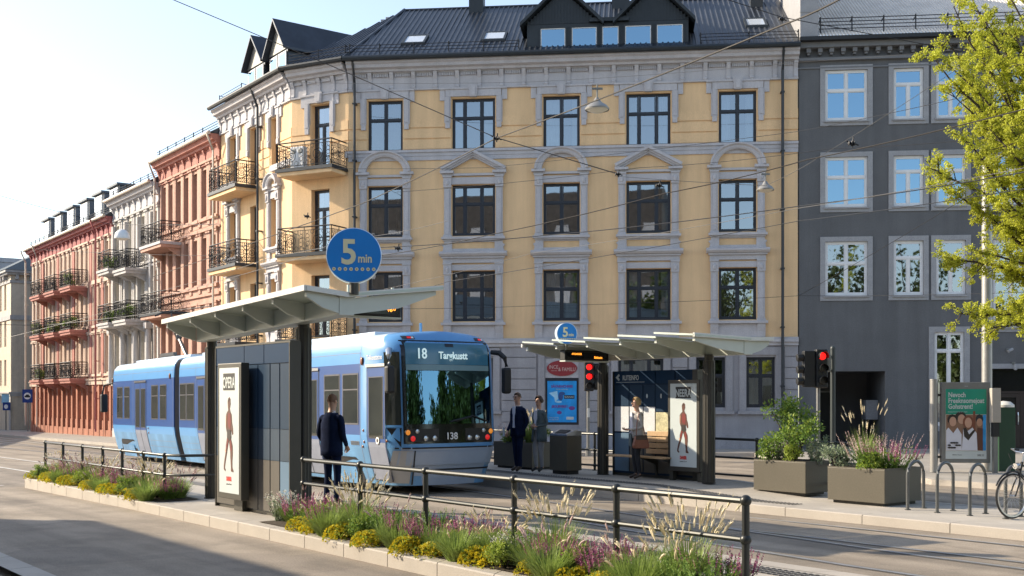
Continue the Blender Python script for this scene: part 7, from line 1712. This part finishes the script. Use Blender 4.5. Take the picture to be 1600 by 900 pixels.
plant(('plume_tall', 0), None, 'feather_grass', 'pale grass in the planter behind the couple', 'grass', G3, pp(*C_, .35, .5, ZF), 1.1)
plant(('sage', 0), None, 'purple_sage', 'small purple sage in the planter left of the man in suit', 'flower', G3, pp(*C_, .55, .3, ZF), .8)
plant('bigshrub', None, 'shrub', 'dark leaved shrub in the planter right of the woman in cardigan', 'shrub', G3, pp(*C_, .12, .5, ZF), .6)
# balcony plants
for k, (Fm, u, z, d_, lb) in enumerate(((frame(K(23.57), K(15.79)), 1.9, 9.05, 1.0, 'leafy plants crowding the left upper balcony of the ivory house'), (frame(K(23.57), K(15.79)), 4.7, 6.1, 1.0, 'dark leafy plants on the right lower balcony of the ivory house'), (frame(K(23.57), K(15.79)), 1.8, 6.1, 1.0, 'trailing plants on the left lower balcony of the ivory house'),
    (frame(K(42.77), K(23.6)), 5.0, 6.1, 1.1, 'dark green plants on the leftmost middle balcony of the pink house'), (frame(K(42.77), K(23.6)), 9.1, 6.1, 1.1, 'bright green plants on the centre middle balcony of the pink house'), (frame(K(42.77), K(23.6)), 12.9, 6.1, 1.1, 'flowering plants on the nearest middle balcony of the pink house'), (frame(K(42.77), K(23.6)), 5.4, 3.15, 1.1, 'low plants on the leftmost bottom balcony of the pink house'), (frame(K(42.77), K(23.6)), 12.5, 8.75, 1.1, 'small plants on the nearest top balcony of the pink house'))):
    plant('bigshrub' if k % 2 else 'mound', None, 'balcony_plant', lb, 'plant', 'plants on the old street balconies', Fm @ T((u, -.75, z)), (1.0 if k % 2 else 2.2)*.95)
# street trees
def tree(name, label, base, trunk_h, targets, leaf_m, leaf, per, seed, r0=.2, spread=.5, clus=10, group=None, twigs=5):
    rr = random.Random(seed); t = thing(name, label, 'tree', T(base), group); w_ = MB(); f = MB(); top = Vector((0, 0, trunk_h)); w_.tube([(0, 0, -.1), (.02, 0, trunk_h*.5), top], [r0*1.3, r0, r0*.85], 12)
    def rvv(a=1.0):
        v = Vector((rr.gauss(0, 1), rr.gauss(0, 1), rr.gauss(0, 1))); return v.normalized()*a
    tips = []
    for tg in targets:
        tg = Vector(tg); d = tg-top; n = 8; pts = []; mid = top+d*.45+Vector((0, 0, d.length*.10))+rvv(d.length*.09)
        for k in range(n+1):
            u = k/n; pts.append(top*(1-u)**2+mid*2*u*(1-u)+tg*u*u+(rvv(.05) if 0 < k < n else Vector((0, 0, 0))))
        w_.tube(pts, [r0*.45*(1-u/n)**.9*min(1, d.length/4)+.009 for u in range(n+1)], 7, False); 
        for k in range(2, n+1):
            for j in range(twigs):
                p = pts[k].lerp(pts[k-1], rr.random()); L = (pts[k]-pts[k-1]).normalized(); v = (L*.6+rvv(.9)+Vector((0, 0, .1))).normalized(); ln = spread*rr.uniform(.4, 1.1)*(1.15-.4*k/n); q = [p, p+v*ln*.5+rvv(.04), p+v*ln+rvv(.06)-Vector((0, 0, .05))]
                w_.tube(q, [.012, .008, .004], 4, False)
                for c in range(clus//2): tips.append(q[0].lerp(q[2], rr.uniform(.35, 1.05))+rvv(.06))
                v2 = (v+rvv(.9)).normalized(); e = q[1]+v2*ln*.5; w_.tube([q[1], e], [.006, .003], 3, False)
                for c in range(clus//2): tips.append(q[1].lerp(e, rr.uniform(.4, 1.1))+rvv(.05))
    for p in tips:
        for j in range(per): v = rvv(); f.leaf(p+v*rr.uniform(.01, .07)*(leaf/.06), v+rvv(.7), rvv(), leaf*rr.uniform(.6, 1.2), leaf*.75)
    w_.build('trunk', 'bark', t, 60); f.build('crown', leaf_m, t, 0); return t
tb = Vector((12.6, 23.2, .1)); tg = []
def off(px, py, y): p = at(px, py, y)-tb; return (p.x, p.y, p.z)
for p in ((1452, 262, 22.6), (1470, 290, 23.4), (1500, 210, 22.2), (1455, 85, 22.8), (1475, 55, 23.6), (1490, 10, 22.6), (1510, 130, 24), (1470, 400, 22.8), (1530, 395, 22.4), (1500, 490, 23.0), (1545, 512, 22.5), (1560, 300, 22), (1540, 60, 24.5), (1580, 430, 23), (1600, 180, 21.6), (1590, 60, 22.2), (1560, -40, 23), (1620, 350, 22), (1640, 100, 24), (1500, -50, 23.5), (1640, -60, 22), (1530, 250, 24), (1600, 500, 22.6), (1680, 200, 21), (1720, 0, 23), (1830, 150, 24), (1760, 350, 25), (1900, 20, 23), (1700, -150, 23.5), (1530, 20, 22.8), (1570, 20, 23.6), (1600, -10, 22.4), (1560, 110, 22.6), (1590, 130, 23.8), (1520, 170, 23.3), (1490, 150, 22.9), (1575, 230, 22.4), (1600, 280, 23.2), (1560, 350, 23.5), (1600, 410, 22.7), (1580, 480, 23.6), (1480, 100, 22.3), (1510, 60, 23.9), (1610, 90, 21.8), (1545, 200, 21.8)): tg.append(off(*p))
tree('street_tree', 'spring green street tree reaching in from the right edge', tb, 3.6, tg, 'leaf_spring', .045, 13, 71, .13, .60, 10, None, 7)
for i, (x, y, h, lb) in enumerate(((6, -13, 15, 'dark leafy tree behind the camera reflected in lower windows'), (14, -11, 15.5, 'tall leafy tree behind the camera at the right, reflected in grey building windows'), (-3, -17, 14, 'leafy tree straight behind the camera reflected in middle windows'), (17, 3.5, 6.5, 'leafy tree close right of the camera reflected in the tram windscreen'), (24, 9, 7.0, 'leafy tree right of the camera reflected in the tram windscreen'), (27, 17, 6.5, 'smaller leafy tree right of the frame reflected in the tram windscreen'), (21, -12, 16, 'broad leafy tree far behind the camera on the right'), (29, 12.5, 6.0, 'low leafy tree between the two windscreen trees'))):
    rq = random.Random(90+i); tg = []
    for k in range(30):
        a = rq.uniform(0, 6.28); r = rq.uniform(.8, 3.4)*(1.6 if h > 10 else 1); tg.append((r*cos(a), r*sin(a), h*rq.uniform(.35, 1.0)+ (1.6 if r < 1.8 else 0)))
    tree('leafy_tree', lb, Vector((x, y, 0)), 2.6, tg, 'leaf_dark', .42, 3, 80+i, .22, 1.2, 4, None, 3)
